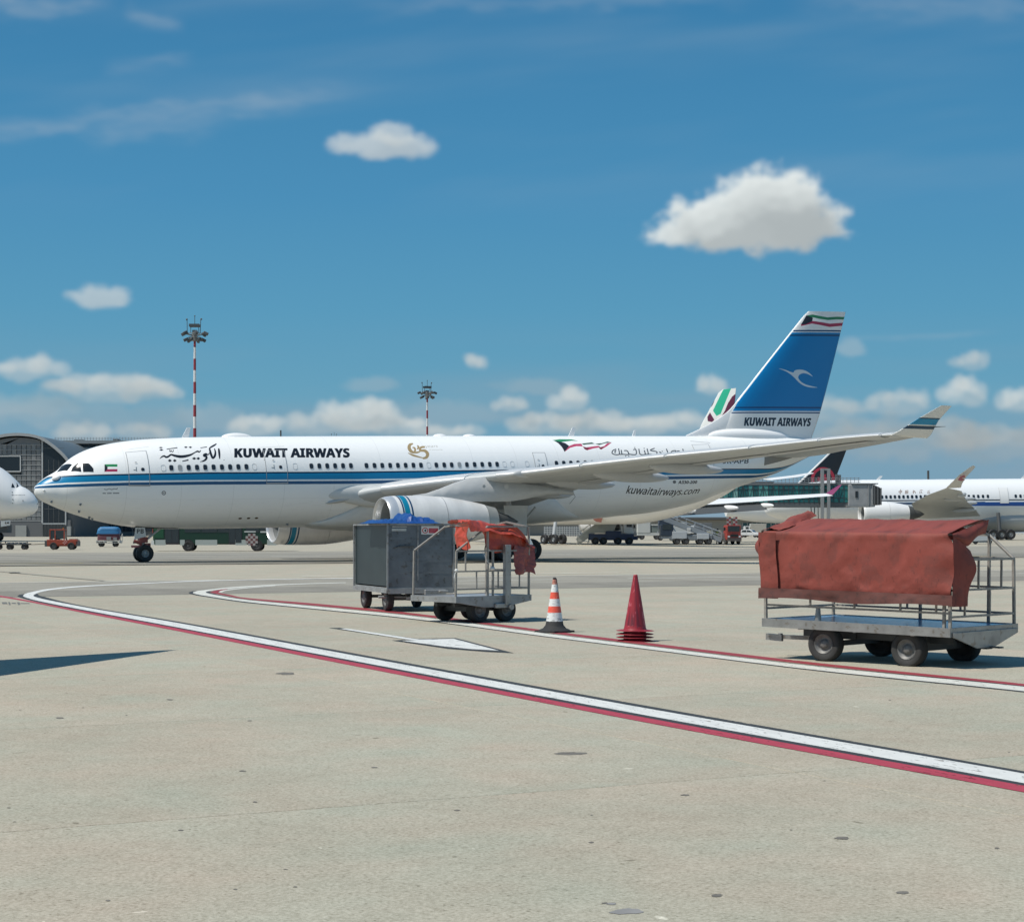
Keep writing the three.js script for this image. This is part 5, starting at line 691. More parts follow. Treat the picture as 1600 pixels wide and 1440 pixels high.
    const gs = g.clone(); gs.scale(1, 1, -1); part('winglet', gs, canvasMat(cv, .4), ws);
  }
  // engines and pylons
  const lp = KF.local(596, 814, 9.4), er = 1.5, el = KF.local(770, 800, 9.4).x - lp.x, em = { lip: M(.66, .67, .68, .28, { metalness: .5 }), body: M(.79, .79, .78, .3, { map: rep(softT, 1) }), nozzle: M(.42, .44, .44, .4, { metalness: .4 }) }, st = { stripes: [[.105, .118, navy], [.122, .168, M(.006, .20, .33, .33)], [.182, .196, navy]] };
  for (const k of [1, -1]) {
    const p = P(lp.x, lp.y, k * 9.4); engine(t, p, el, er, em, st);
    const yb = p.y + er * .80, R = []; for (let j = 0; j <= 12; j++) { const q = j / 12, x = lerp(p.x + el * .28, leX(9.4) + 6.4, q), up = x < leX(9.4) ? lerp(p.y + er * 1.03, leY(9.4), sm(0, 1, (x - p.x - el * .28) / (leX(9.4) - p.x - el * .28))) : leY(9.4) - .12 * (x - leX(9.4)), lo = lerp(yb, up - .25, sm(.55, 1, q)), w = .22 * Math.sin(Math.PI * lerp(.12, .9, q)) + .05; R.push([P(x, up, k * (9.4 + w)), P(x, up, k * (9.4 - w)), P(x, lo, k * (9.4 - w)), P(x, lo, k * (9.4 + w))]); }
    const py = part('pylon', loft(R), paleGrey, t); if (k > 0) for (const [f, rr2] of [[.42, .10], [.56, .16]]) { const x = lerp(p.x + el * .28, leX(9.4) + 6.4, f); part('access_panel', cyl(rr2, rr2, .02, 20, x, leY(9.4) - .55, 9.4 + .27, Math.PI / 2), M(.46, .47, .47, .5), py); }
    part('wing_lamp_fairing', [sph(1, .75, .26, .2, leX(11.6) + .2, leY(11.6) - .06, k * 11.4)], paleGrey, k > 0 ? wp : ws);
  }
  // nose gear
  {
    const n = KF.local(221, 850), x = n.x, g = new THREE.Group(); g.name = 'nose_gear'; t.add(g);
    part('leg', [rod(P(x + .1, .55, 0), P(x - .05, 2.6, 0), .13, 14), rod(P(x + .1, 1.2, 0), P(x + 1.6, 2.4, 0), .07), rod(P(x + .1, .53, -.45), P(x + .1, .53, .45), .08), rod(P(x - .1, 1.3, .1), P(x - .55, 1.15, .12), .05)], M(.5, .5, .49, .4, { metalness: .3 }), g);
    wheel('wheel', .53, .38, g, x + .1, .53, .30, M(.30, .31, .31, .45), .45, 1, black); wheel('wheel', .53, .38, g, x + .1, .53, -.30, midGrey, .45, -1, black);
    const cv = document.createElement('canvas'); cv.width = cv.height = 128; const c = cv.getContext('2d'); c.fillStyle = '#cfcfcb'; c.fillRect(0, 0, 128, 128); c.fillStyle = '#15181c'; c.font = 'bold 66px sans-serif'; c.textAlign = 'center'; c.fillText('PB', 64, 62);
    const q = [KF.local(211.5, 824, .55), KF.local(226, 824, .55), KF.local(228, 838, .55), KF.local(209, 843, .55)], dg = slab(q.map((p) => [p.x, p.y]), .05, .008).translate(0, 0, .52), pp = dg.attributes.position, x0 = q[3].x, x1 = q[2].x, y0 = q[3].y, y1 = q[0].y; for (let i = 0; i < pp.count; i++) dg.attributes.uv.setXY(i, (pp.getX(i) - x0) / (x1 - x0), (pp.getY(i) - y0) / (y1 - y0)); part('gear_door', dg, canvasMat(cv), g);
    part('hydraulics', [box(.5, .35, .5, x + .05, 1.35, .05), box(.35, .3, .3, x + .3, 1.0, .12), cyl(.1, .1, .5, 12, x - .3, 1.2, .2, 0, 0, 1.2)], M(.20, .055, .05, .6), g); part('tow_fitting', [box(.9, .1, .25, x - .15, .98, .2, 0, 0, .12), box(.3, .14, .1, x - .55, .95, .25)], M(.45, .16, .15, .6), g);
    const lampP = KF.local(212, 839, .35); const l = new THREE.MeshStandardMaterial({ color: lin(.8, .8, .8), emissive: lin(1, .96, .88), emissiveIntensity: 3 }); part('taxi_light', [sph(.12, .6, 1, 1, lampP.x, lampP.y, .4)], l, g);
    const pl = new THREE.PointLight(new THREE.Color(1, .96, .88), .12); pl.position.set(lampP.x - .25, lampP.y, .4); pl.castShadow = true; g.add(pl);
    part('wheel_bay', [box(2.6, .5, 1.1, x + .8, H.sec(x).yc - H.sec(x).r + .22, 0)], black, t);
  }
  // main gear
  for (const k of [1, -1]) {
    const n = KF.local(805, 862, 5.34), x = n.x - .15, z = k * 5.34, g = new THREE.Group(); g.name = 'main_gear'; t.add(g);
    part('leg', [rod(P(x, .8, z), P(x - .25, 3.9, z - k * .25), .2, 14), beam(P(x - 1.0, .72, z), P(x + 1.0, .72, z), .26, .26), rod(P(x, 1.4, z), P(x - .2, 3.4, z - k * 2.2), .1), rod(P(x, 1.6, z), P(x + 1.6, 3.4, z), .08)], M(.5, .5, .49, .4, { metalness: .3 }), g);
    for (const dx of [-.99, .99]) for (const dz of [-.55, .55]) wheel('wheel', .70, .5, g, x + dx, .70, z + dz, midGrey, .45, Math.sign(dz), black);
    part('gear_door', slab([[x - .7, 1.6], [x + .7, 1.6], [x + .8, 3.5], [x - .9, 3.5]], .06, .01).translate(0, 0, z + k * .42), whiteDirty, g);
  }
  // beacon beneath
  { const s = KF.local(640, 826).x; part('beacon_light', sph(.1, 1, .8, 1, s, KF.local(640, 829).y - .03, 0), M(.4, .02, .02, .2), t); }
}
// ---------------------------------------------------------------- far airliners
const put = (t, u, d, turn = 0, dy = 0) => { t.position.set((u - CX) / F * d, gy(d) + dy, -d); t.rotation.y = turn; return t; };
const dirty2 = M(.76, .77, .77, .38, { map: rep(softT, .2) }), whiteFar = M(.80, .80, .79, .36);
function windowRow(H, t, list, v, w = .28, h = .40, mat = winGlass) { const g = paneGeo(w, h, Math.min(w, h) * .45, .02); for (const u of list) { const [s, th] = H.surf(u, typeof v === 'function' ? v(u) : v), m = shadow(new THREE.Mesh(g, mat)); m.name = 'window'; t.add(H.stand(m, s, th, .01)); } }
{ // white nose at the left edge
  const fr = new Frame(57.8, 243, Math.PI - .16); fr.side = -1;
  const top = [[57.8, 786], [57.2, 783], [54, 777], [47, 768.6], [37.5, 761.6], [30, 758.2], [25, 752.6], [18, 745.6], [8, 736.8], [0, 731], [-20, 721], [-50, 711], [-100, 703], [-170, 700]], bot = [[57.8, 788], [57.2, 794], [55, 798.5], [51.4, 802], [41.7, 806.8], [27.8, 810.2], [0, 813.4], [-40, 815.6], [-100, 816.6], [-170, 817]];
  const H = new Hull(fr, top, bot, 20), t = fr.place(thing('airliner', 'white wide-body airliner nose cut off by the left edge of the photo', 'airliner')), end = fr.local(-165, 760).x;
  part('fuselage', H.skin(.0005, end, 0, Math.PI * 2, 70, 56, 0, null, true), whiteFar, t);
  for (const q of [[[17.3, 761.6], [19.2, 754.6], [21.6, 753.4], [23, 761.8]], [[24, 753.6], [26, 753.8], [29.2, 759.6], [26, 761.8], [25, 761.4]]]) part('windscreen', H.patch(q, .03), glassDark, t);
  for (const [u, v] of [[18.8, 769], [18.8, 773], [19.4, 780], [19.4, 786], [35.4, 782]]) { const [s, th] = H.surf(u, v), m = shadow(new THREE.Mesh(box(.14, .12, .05), midGrey)); m.name = 'probe'; t.add(H.stand(m, s, th, .02)); }
  for (let i = 0; i < 9; i++) { const [s, th] = H.surf(21 + i * 2.1, 773.2), m = shadow(new THREE.Mesh(box(.12, .07, .02), M(.3, .31, .32, .5))); m.name = 'lettering'; t.add(H.stand(m, s, th, .01)); }
  const g = new THREE.Group(); g.name = 'nose_gear'; t.add(g); const n = fr.local(-4, 840), y0 = gy(244);
  part('leg', [rod(P(n.x, y0 + .5, 0), P(n.x, y0 + 3, 0), .18), box(1.6, 1.1, 1.4, n.x - .9, y0 + 1.7, 0)], darkGrey, g);
  for (const s of [-.4, .4]) wheel('wheel', .62, .45, g, n.x, y0 + .62, s, midGrey, .45, s, black);
  const dq = [[1.5, 813.6], [16, 812.6], [15.4, 820.5], [1, 823]].map(([u, v]) => { const p = fr.local(u, v, -1); return [p.x, p.y]; }); const dr = part('gear_door', slab(dq, .08).translate(0, 0, -1.1), whiteFar, g); const mk = fr.local(11.8, 816.6, -1.2), mk2 = fr.local(7.6, 816.8, -1.2); part('door_mark', [box(.22, .22, .02, mk.x, mk.y, -1.19), box(.06, .26, .02, mk2.x, mk2.y, -1.19), ...[-.1, 0, .1].map((k) => box(.16, .05, .02, mk2.x - .07, mk2.y + k, -1.19))], black, dr);
}
{ // airliner seen from behind, its fin showing above the fuselage, its wing reaching right
  const psi = -55 * Math.PI / 180, fr = new Frame(713, 245, psi), t = fr.place(thing('airliner', 'white airliner behind, with a green and maroon striped fin and a magenta winglet', 'airliner'));
  const c0 = 5.6, r = 2.82, st = [[0, .05, c0 - .5], [.6, .9, c0 - .4], [2, 1.7, c0 - .2], [5, 2.5, c0 - .05], [9, r, c0], [38, r, c0], [46, 2.35, c0 + .4], [53, 1.35, c0 + 1.2], [57.5, .35, c0 + 1.9]];
  const R = pchip(st.map((q) => [q[0], q[1]])), C = pchip(st.map((q) => [q[0], q[2]])), rings = []; for (let j = 0; j <= 60; j++) { const s = 57.5 * (j / 60), ring = []; for (let i = 0; i < 32; i++) { const a = i / 32 * 6.283; ring.push(P(s, C(s) + R(s) * Math.sin(a), R(s) * Math.cos(a))); } rings.push(ring); }
  part('fuselage', loft(rings), whiteFar, t);
  // fin, drawn in the plane of symmetry
  const fl = (u, v) => { const p = fr.local(u, v); return [p.x, p.y]; }, m5 = (x, y) => [1000 + x / 4.2361, 460 + y / 4.2361], LE = [[385, 940], [395, 890], [450, 780], [505, 680], [528, 640], [545, 630]].map((p) => fl(...m5(...p))), TE = [[560, 940], [585, 860], [628, 715], [634, 660], [637, 619]].map((p) => fl(...m5(...p)));
  const le = pchip(LE.map(([x, y]) => [y, x])), te = pchip(TE.map(([x, y]) => [y, x])), y0 = Math.max(LE[0][1], TE[0][1]), y1 = TE[4][1], x0 = Math.min(...LE.map((p) => p[0])), x1 = Math.max(...TE.map((p) => p[0])) + 1, fr2 = []; for (let j = 0; j <= 16; j++) { const y = lerp(y0, y1, j / 16), a = Math.min(le(y), te(y) - .5); fr2.push(foil(P(a, y, 0), P(te(y), y, 0), .07, P(0, 0, 1), 10, 0)); }
  const g = loft(fr2), p = g.attributes.position; for (let i = 0; i < p.count; i++) g.attributes.uv.setXY(i, (p.getX(i) - x0) / (x1 - x0), (p.getY(i) - y0) / (y1 - y0));
  const cv = document.createElement('canvas'); cv.width = cv.height = 512; const c = cv.getContext('2d'); c.fillStyle = '#e2e4e2'; c.fillRect(0, 0, 512, 512); const fill = (pts, col) => { c.fillStyle = col; c.beginPath(); pts.forEach((q, i) => { const [x, y] = fl(...m5(...q)), a = [(x - x0) / (x1 - x0) * 512, (1 - (y - y0) / (y1 - y0)) * 512]; i ? c.lineTo(...a) : c.moveTo(...a); }); c.fill(); };
  fill([[556, 628], [606, 622], [540, 790], [514, 804], [490, 768]], '#2fb08c'); fill([[632, 658], [612, 676], [586, 720], [566, 770], [548, 800], [572, 786], [636, 716]], '#5d2440'); fill([[470, 780], [500, 830], [484, 844], [456, 838], [452, 810]], '#5d2440'); fill([[498, 700], [490, 722], [474, 748], [478, 722]], '#4a2a38');
  part('fin', g, canvasMat(cv, .4), t);
  // starboard wing and its flaps
  const tA = fr.local(1287, 771.6, -29), tB = fr.local(1302, 772.6, -29), wz = [[-2.4, 19, 11, 4.5], [-9.4, lerp(19, tA.x, .29), 7.6, lerp(4.5, tA.y, .30)], [-20, lerp(19, tA.x, .67), 4.8, lerp(4.5, tA.y, .66)], [-29, tA.x, tB.x - tA.x, tA.y]], W = (z, k) => pchip(wz.map((q) => [-q[0], q[k]]))(-z), wr = []; for (let j = 0; j <= 14; j++) { const z = lerp(-2.4, -29, j / 14); wr.push(foil(P(W(z, 1), W(z, 3), z), P(W(z, 1) + W(z, 2), W(z, 3) - .25, z), .11, P(0, 1, 0), 12, .4)); }
  const wg = part('wing', loft(wr), whiteFar, t);
  for (const [a, b] of [[-3.5, -8.6], [-10.2, -20.5]]) { const q = []; for (const z of [a, b]) q.push(foil(P(W(z, 1) + W(z, 2) * .86, W(z, 3) - .45, z), P(W(z, 1) + W(z, 2) * 1.22, W(z, 3) - 1.35, z), .12, P(0, 1, 0), 8, .3)); part('flap', loft(q), darkGrey, wg); }
  for (const [z, k] of [[-6, 1], [-11.5, 1], [-16.4, .9], [-20.6, .8]]) part('flap_track_fairing', [sph(1, 2.2 * k, .42 * k, .34 * k, W(z, 1) + W(z, 2) * 1.05, W(z, 3) - .85, z)], whiteFar, wg);
  const wl = [[[1288, 772.4], [1302, 772.6]], [[1300, 764.5], [1309, 765]], [[1310, 758.4], [1316, 757]]].map(([a, b], i) => foil(fr.local(...a, -29 - i * .4), fr.local(...b, -29 - i * .4), .10, P(0, .3, 1).normalize(), 8, 0)); part('winglet', loft(wl), M(.20, .03, .105, .4), wg);
  { const q = [[[1193, 748], [1206, 750]], [[1240, 742.4], [1248, 745]], [[1262, 739], [1273, 739]]].map(([a, b], i) => foil(fr.local(...a, -2 - i * 3.6), fr.local(...b, -2 - i * 3.6), .08, P(0, 1, 0), 8, 0)); part('tailplane', loft(q), whiteFar, t); }
  const em = { lip: M(.6, .6, .6, .3, { metalness: .5 }), body: whiteFar, nozzle: midGrey }; engine(t, P(17, 2.9, -9.4), 6.5, 1.45, em); engine(t, P(17, 2.9, 9.4), 6.5, 1.45, em);
  { const [s] = [40], m = M(.20, .075, .05, .5); part('belly_emblem', [slab([[-1.1, .35], [-.2, .5], [1.1, .1], [.9, -.4], [-.1, -.3], [-.5, -.1]], .04).translate(34, 3.4, r * .72)], m, t); }
  { const q = fr.local(865, 839, 5), gG = new THREE.Group(); gG.name = 'main_gear'; t.add(gG); const yy = gy(226); part('leg', [rod(P(q.x, yy + .6, 5), P(q.x - .2, 4.2, 4.4), .22)], paleGrey, gG); for (const dx of [-1, 1]) for (const dz of [-.6, .6]) wheel('wheel', .62, .5, gG, q.x + dx * 1.05, yy + .62, 5 + dz, midGrey, .45, Math.sign(dz), black); }
}
{ // dark tail with the red ring
  const fr = new Frame(1120, 380, .12), t = fr.place(thing('airliner', 'airliner with a dark fin carrying a red ring emblem, behind the glass jet bridge', 'airliner'));
  const fl = (u, v) => { const p = fr.local(u, v); return [p.x, p.y]; }, LE = [[1233, 768], [1247, 754], [1291, 711.5], [1306, 696.5]].map((p) => fl(...p)), TE = [[1299, 768], [1305, 750], [1318, 716], [1325.5, 696]].map((p) => fl(...p)), le = pchip(LE.map(([x, y]) => [y, x])), te = pchip(TE.map(([x, y]) => [y, x])), y0 = LE[0][1], y1 = LE[3][1], x0 = LE[0][0], x1 = TE[3][0] + .5, rg = [];
  for (let j = 0; j <= 14; j++) { const y = lerp(y0, y1, j / 14); rg.push(foil(P(le(y), y, 0), P(te(y), y, 0), .06, P(0, 0, 1), 10, 0)); }
  const g = loft(rg), p = g.attributes.position; for (let i = 0; i < p.count; i++) g.attributes.uv.setXY(i, (p.getX(i) - x0) / (x1 - x0), (p.getY(i) - y0) / (y1 - y0));
  const cv = document.createElement('canvas'); cv.width = cv.height = 512; const c = cv.getContext('2d'), q = (u, v) => { const [x, y] = fl(u, v); return [(x - x0) / (x1 - x0) * 512, (1 - (y - y0) / (y1 - y0)) * 512]; }; c.fillStyle = '#1a222b'; c.fillRect(0, 0, 512, 512);
  c.strokeStyle = '#b23448'; c.lineWidth = 26; c.beginPath(); for (let i = 0; i <= 40; i++) { const a = q(1286 + 16.5 * Math.cos(i / 20 * Math.PI), 748 + 16.5 * Math.sin(i / 20 * Math.PI)); i ? c.lineTo(...a) : c.moveTo(...a); } c.stroke();
  c.fillStyle = '#b23448'; c.beginPath(); [[0, -11], [2.4, -6.5], [5, -8], [4.4, -2.5], [9, -3.4], [7.6, -.6], [11, 2], [6, 3.6], [6, 6], [1, 5.4], [1, 10], [-1, 10], [-1, 5.4], [-6, 6], [-6, 3.6], [-11, 2], [-7.6, -.6], [-9, -3.4], [-4.4, -2.5], [-5, -8], [-2.4, -6.5]].forEach(([x, y], i) => { const a = q(1286 + x, 748 + y); i ? c.lineTo(...a) : c.moveTo(...a); }); c.fill();
  c.strokeStyle = '#e8e8e8'; c.lineWidth = 22; c.beginPath(); LE.forEach(([x, y], i) => { const a = [(x - x0) / (x1 - x0) * 512 + 4, (1 - (y - y0) / (y1 - y0)) * 512]; i ? c.lineTo(...a) : c.moveTo(...a); }); c.stroke();
  part('fin', g, canvasMat(cv, .4), t);
  const rings = []; for (let j = 0; j <= 24; j++) { const q2 = j / 24, s = lerp(2, 27, q2), r = 2.8 * Math.sqrt(Math.sin(Math.PI * lerp(.08, .93, q2))), ring = []; for (let i = 0; i < 20; i++) { const a = i / 20 * 6.283; ring.push(P(s, 6.6 + r * Math.sin(a), r * Math.cos(a))); } rings.push(ring); } part('fuselage', loft(rings), whiteFar, t);
}
{ // long white airliner at right, nose behind the jet bridge
  const fr = new Frame(1195, 258, .10), top = [[1195, 794], [1195.4, 791], [1198, 785], [1205, 777], [1216, 770], [1232, 762], [1258, 755], [1300, 750.6], [1345, 749.4], [1420, 749], [1600, 747.6], [1760, 747], [1900, 747]], bot = [[1195, 796], [1195.4, 799], [1198, 803], [1210, 808], [1230, 813.5], [1260, 818.5], [1310, 822], [1400, 823], [1600, 822], [1900, 821]], H = new Hull(fr, top, bot, 66), t = fr.place(thing('airliner', 'long white airliner with a blue waist stripe, parked at the right edge of the photo', 'airliner')), end = fr.local(1860, 785).x;
  const cv = document.createElement('canvas'); cv.width = 2048; cv.height = 512; const c = cv.getContext('2d'); c.fillStyle = '#e9eaea'; c.fillRect(0, 0, 2048, 512); const pxy = (u, v) => { const [s, th] = H.surf(u, v); return [s / end * 2048, (1 - (th + Math.PI / 2) / Math.PI) * 512]; };
  const band = (L, col) => { c.fillStyle = col; c.beginPath(); L.forEach((p, i) => { const a = pxy(...p); i ? c.lineTo(...a) : c.moveTo(...a); }); c.fill(); }, strip = (ua, ub, va, vb, wa, wb, col) => band([[ua, va], [lerp(ua, ub, .3), lerp(va, vb, .3)], [lerp(ua, ub, .6), lerp(va, vb, .6)], [ub, vb], [ub, wb], [lerp(ua, ub, .6), lerp(wa, wb, .6)], [lerp(ua, ub, .3), lerp(wa, wb, .3)], [ua, wa]], col);
  strip(1372, 1640, 781.2, 779.6, 783, 781.4, '#2b3440'); strip(1372, 1540, 785.4, 783.6, 787, 790, '#23456a'); strip(1520, 1640, 784.6, 783.6, 790.2, 790.4, '#17509a'); strip(1372, 1640, 793, 792, 800, 800, '#dfe1e0'); band([[1522, 791], [1575, 791], [1608, 800], [1600, 806], [1560, 805], [1535, 803]], '#e4e6e4');
  // lettering: five square characters, faded red-brown
  c.lineWidth = 3.2; c.strokeStyle = '#8d7a70'; const st2 = (pts) => { c.beginPath(); pts.forEach((p, i) => { const a = pxy(1360 + p[0] / 6.667, 710 + p[1] / 6.667); i ? c.lineTo(...a) : c.moveTo(...a); }); c.stroke(); };
  for (const L of [[[300, 380], [330, 376], [328, 394], [302, 396], [300, 380]], [[318, 362], [312, 414]], [[366, 376], [396, 372]], [[370, 374], [366, 408]], [[394, 372], [392, 406]], [[372, 390], [392, 388]], [[380, 378], [380, 404]], [[366, 407], [394, 405]], [[444, 376], [456, 374]], [[442, 390], [472, 384]], [[456, 372], [448, 408]], [[462, 378], [474, 404]], [[514, 376], [548, 370]], [[528, 364], [534, 372]], [[520, 386], [516, 400], [526, 406]], [[532, 382], [540, 404]], [[598, 380], [624, 374]], [[604, 388], [598, 402]], [[612, 386], [620, 400]], [[600, 404], [624, 400]]]) st2(L);
  const g = H.skin(.0005, end, -Math.PI / 2, Math.PI * 1.5, 90, 56, 0, (s, th) => [s / end, (th <= Math.PI / 2 ? th + Math.PI / 2 : Math.PI * 1.5 - th) / Math.PI], true); part('fuselage', g, canvasMat(cv, .36), t);
  windowRow(H, t, Array.from({ length: 11 }, (_, i) => 1378.5 + i * 6.72).concat(Array.from({ length: 9 }, (_, i) => 1447 + i * 6.9), [1507.4, 1514.2, 1521.8, 1529, 1536.4, 1544], [1587.6, 1595, 1602, 1609]), (u) => 776.2 - (u - 1378) * .006, .36, .50);
  part('windscreen', H.patch([[1208, 776], [1212, 771.6], [1224, 766.6], [1226, 774]], .03), glassDark, t);
  { const a = H.surf(1570, 762), b = H.surf(1570, 786), s0 = H.surf(1563, 774)[0], s1 = H.surf(1576, 774)[0]; const d = part('door', H.skin(s0, s1, b[1], a[1], 3, 8, .03), whiteFar, t); part('door_frame', [H.skin(s0 - .05, s0, b[1], a[1], 1, 8, .035), H.skin(s1, s1 + .05, b[1], a[1], 1, 8, .035)], paleGrey, d); windowRow(H, t, [1574.5], 772.4, .22, .22); }
  for (const [u, v, h] of [[1368, 750, .5], [1594, 748, .5]]) { const q = fr.local(u, v); part('aerial', slab([[0, 0], [.6, 0], [1.1, h + .15], [.7, h + .15]], .06).translate(q.x, H.T(Math.sqrt(q.x)) - .1, 0), whiteFar, t); }
  // near wing seen from the front quarter, its raked tip
  const m4 = (x, y) => [1360 + x / 6.667, 710 + y / 6.667], L4 = [[[505, 660], [1150, 640], 5], [[430, 510], [1090, 560], 9], [[600, 420], [1010, 490], 16], [[790, 350], [952, 380], 24]].map(([a, b, z]) => foil(fr.local(...m4(...a), z), fr.local(...m4(...b), z - 1), .06, P(0, .5, .86), 12, .2)); const wg = part('wing', loft(L4), wingGrey, t);
  const tipM = M(.58, .58, .56, .45); part('wing_tip', loft([[[790, 350], [945, 345], 24], [[850, 290], [960, 300], 25.6], [[930, 210], [1000, 235], 27], [[1040, 130], [1080, 150], 28], [[1072, 112], [1098, 126], 28.4]].map(([a, b, z]) => foil(fr.local(...m4(...a), z), fr.local(...m4(...b), z), .09, P(0, .3, .95), 10, 0))), tipM, wg);
  { const q = fr.local(...m4(950, 243), 27.6); part('tip_emblem', slab([[-.55, -.3], [-.2, .2], [.35, .42], [.5, .05], [.05, 0], [.45, -.28], [0, -.42]], .06).translate(q.x, q.y, q.z + .1), M(.30, .10, .10, .5), wg); }
  for (const [a, b, z] of [[[820, 500], [1115, 505], 11], [[760, 470], [1100, 460], 15], [[900, 430], [1000, 410], 20], [[850, 590], [1110, 570], 8]]) { const p0 = fr.local(...m4(...a), z), p1 = fr.local(...m4(...b), z); part('flap_track_fairing', [sph(1, p0.distanceTo(p1) / 2, .34, .34, 0, 0, 0)].map((s) => { s.rotateZ(Math.atan2(p1.y - p0.y, p1.x - p0.x)); const m = p0.clone().add(p1).multiplyScalar(.5); return s.translate(m.x, m.y, m.z + .15); }), paleGrey, wg); }
  const ep = fr.local(...m4(-95, 620), 10); engine(t, ep, fr.local(...m4(440, 620), 10).x - ep.x, 1.75, { lip: whiteFar, body: whiteFar, nozzle: darkGrey });
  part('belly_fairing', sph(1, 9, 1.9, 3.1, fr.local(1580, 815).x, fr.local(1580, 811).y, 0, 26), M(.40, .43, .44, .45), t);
  { const q = fr.local(1563, 838, 4.5), gG = new THREE.Group(); gG.name = 'main_gear'; t.add(gG); const y0 = gy(262) + .02; part('leg', [rod(P(q.x, y0 + .6, 4.5), P(q.x, 4.6, 3.8), .28), box(3.2, .3, .3, q.x, y0 + .75, 4.5)], darkGrey, gG); for (const dx of [-1.3, 0, 1.3]) for (const dz of [-.6, .6]) wheel('wheel', .74, .5, gG, q.x + dx, y0 + .74, 4.5 + dz, midGrey, .45, Math.sign(dz), black); }
}
// ---------------------------------------------------------------- terminal at left
{
  const d = 373, k = d / F, X = (u) => (u - CX) * k, Y = (v) => EYE + (YH - v) * k, y0 = gy(d), t = thing('terminal_building', 'grey panelled terminal end with an arched metal roof, behind the left nose', 'terminal', [0, 0, -d]);
  const arch = pchip([[-46, 742], [-40, 722], [-30, 707], [-15, 691], [0, 684], [14, 681.6], [28, 680.8], [46, 682], [61, 685.2], [72, 690.5], [86, 700.4], [97, 710], [104.5, 718], [111, 728], [116, 742]]), wallM = [M(.20, .205, .205, .55, { metalness: .2 }), M(.235, .24, .24, .55, { metalness: .2 }), M(.17, .175, .18, .55, { metalness: .2 })], backM = M(.13, .135, .138, .7), roofM = M(.20, .23, .24, .5, { metalness: .3, map: rep(softT, .1) }), frameM = M(.36, .375, .38, .5), darkGlass = M(.020, .026, .032, .12);
  // core behind the cladding
  { const pts = [[X(-44), y0]]; for (let u = -44; u <= 115; u += 5) pts.push([X(u), Y(arch(u)) - .3]); pts.push([X(115), y0]); part('core_wall', slab(pts, 38).translate(0, 0, -38.4), backM, t); }
  // vaulted roof
  { const o = [], n = []; for (let u = -48; u <= 117; u += 4) { o.push(P(X(u), Y(arch(u)) + .12, 0)); } const rings = [.9, -40].map((z) => [...o.map((p) => P(p.x, p.y + .35, z)), ...o.slice().reverse().map((p) => P(p.x, p.y - .15, z))]); part('vault_roof', loft(rings, { caps: false }), roofM, t); const tr = []; for (let i = 0; i < o.length - 1; i++) tr.push(beam(P(o[i].x, o[i].y + .15, .95), P(o[i + 1].x, o[i + 1].y + .15, .95), .34, .6)); part('roof_edge', tr, frameM, t); }
  // cladding panels
  seed = 77; const px = 7.6, gs = new THREE.BoxGeometry(px * k - .12, 1, .12);
  for (let i = -6; i < 9; i++) for (let j = 0; j < 17; j++) {
    const u0 = 63.4 - (9 - i) * px + .3, u1 = u0 + px, v1 = 694.5 + j * 7.95, v0 = v1 - (j === 0 ? 0 : 7.95); if (j === 0) continue;
    if (u1 > 64 || (u0 < 31 && v1 > 711.5 && v0 < 737) || arch(Math.max(u0, -44)) > v0 - 2) continue;
    const m = shadow(new THREE.Mesh(boxUV(gs.clone()), wallM[Math.floor(rnd() * 3)])); m.name = 'panel'; m.scale.y = 7.95 * k - .12; m.position.set(X((u0 + u1) / 2), Y((v0 + v1) / 2), .06); t.add(m);
    if (j % 1 === 0) continue;
  }
  part('panel_band', [slab([[X(-36), Y(706)], ...Array.from({ length: 20 }, (_, i) => [X(-36 + i * 5.2), Y(arch(-36 + i * 5.2)) - .35]), [X(63), Y(695)], [X(0), Y(695)]], .1)], wallM[2], t);
  part('sill_strip', Array.from({ length: 16 }, (_, j) => box((64 + 44) * k, .09, .10, X(10), Y(694.5 + j * 7.95), .16)), M(.40, .41, .41, .5), t);
  const w = part('window', box(60 * k, 22 * k, .1, X(1), Y(724), .24), darkGlass, t); part('frame', [box(62 * k, 1.5 * k, .24, X(1), Y(712.6), .24), box(62 * k, 1.8 * k, .24, X(1), Y(736.4), .24), box(1.6 * k, 25 * k, .22, X(32), Y(724.5), .24)], M(.5, .51, .51, .5), w);
  { const g = []; for (const [a, b] of [[68, 100.5]]) { const pts = [[X(a), Y(817)], [X(b), Y(817)], [X(b), Y(arch(b) + 3)]]; for (let u = b - 4; u > a; u -= 4) pts.push([X(u), Y(arch(u) + 3)]); pts.push([X(a), Y(arch(a) + 3)]); g.push(slab(pts, .1).translate(0, 0, .1)); } const gl = part('window', g, darkGlass, t); part('mullion', [box(2.4 * k, 133 * k, .3, X(66), Y(750.5), .16), box(2 * k, 70 * k, .3, X(102.5), Y(785), .16), box(37 * k, 2 * k, .26, X(85), Y(818), .16)], M(.42, .435, .44, .5), gl); part('glazing_bar', [...[700, 735, 770, 795].map((v) => box(32 * k, .5 * k, .16, X(84), Y(v), .16)), ...[76, 84, 92].map((u) => box(.45 * k, 100 * k, .16, X(u), Y(768), .17))], backM, gl); }
  part('plinth', box(170 * k, (839 - 819) * k + 2, .3, X(25), Y(829.5), .0), M(.13, .135, .14, .6), t);
  part('plinth_fin', Array.from({ length: 16 }, (_, i) => box(.3 * k, 18 * k, .3, X(67 + i * 2.3), Y(828), .25)), M(.16, .17, .17, .6), t);
  for (const g of [box(17 * k, 18 * k, .5, X(33), Y(829.5), .2), box(6 * k, 15 * k, .7, X(108), Y(829.5), .2)]) part('service_door', g, M(.30, .31, .30, .6), t);
}
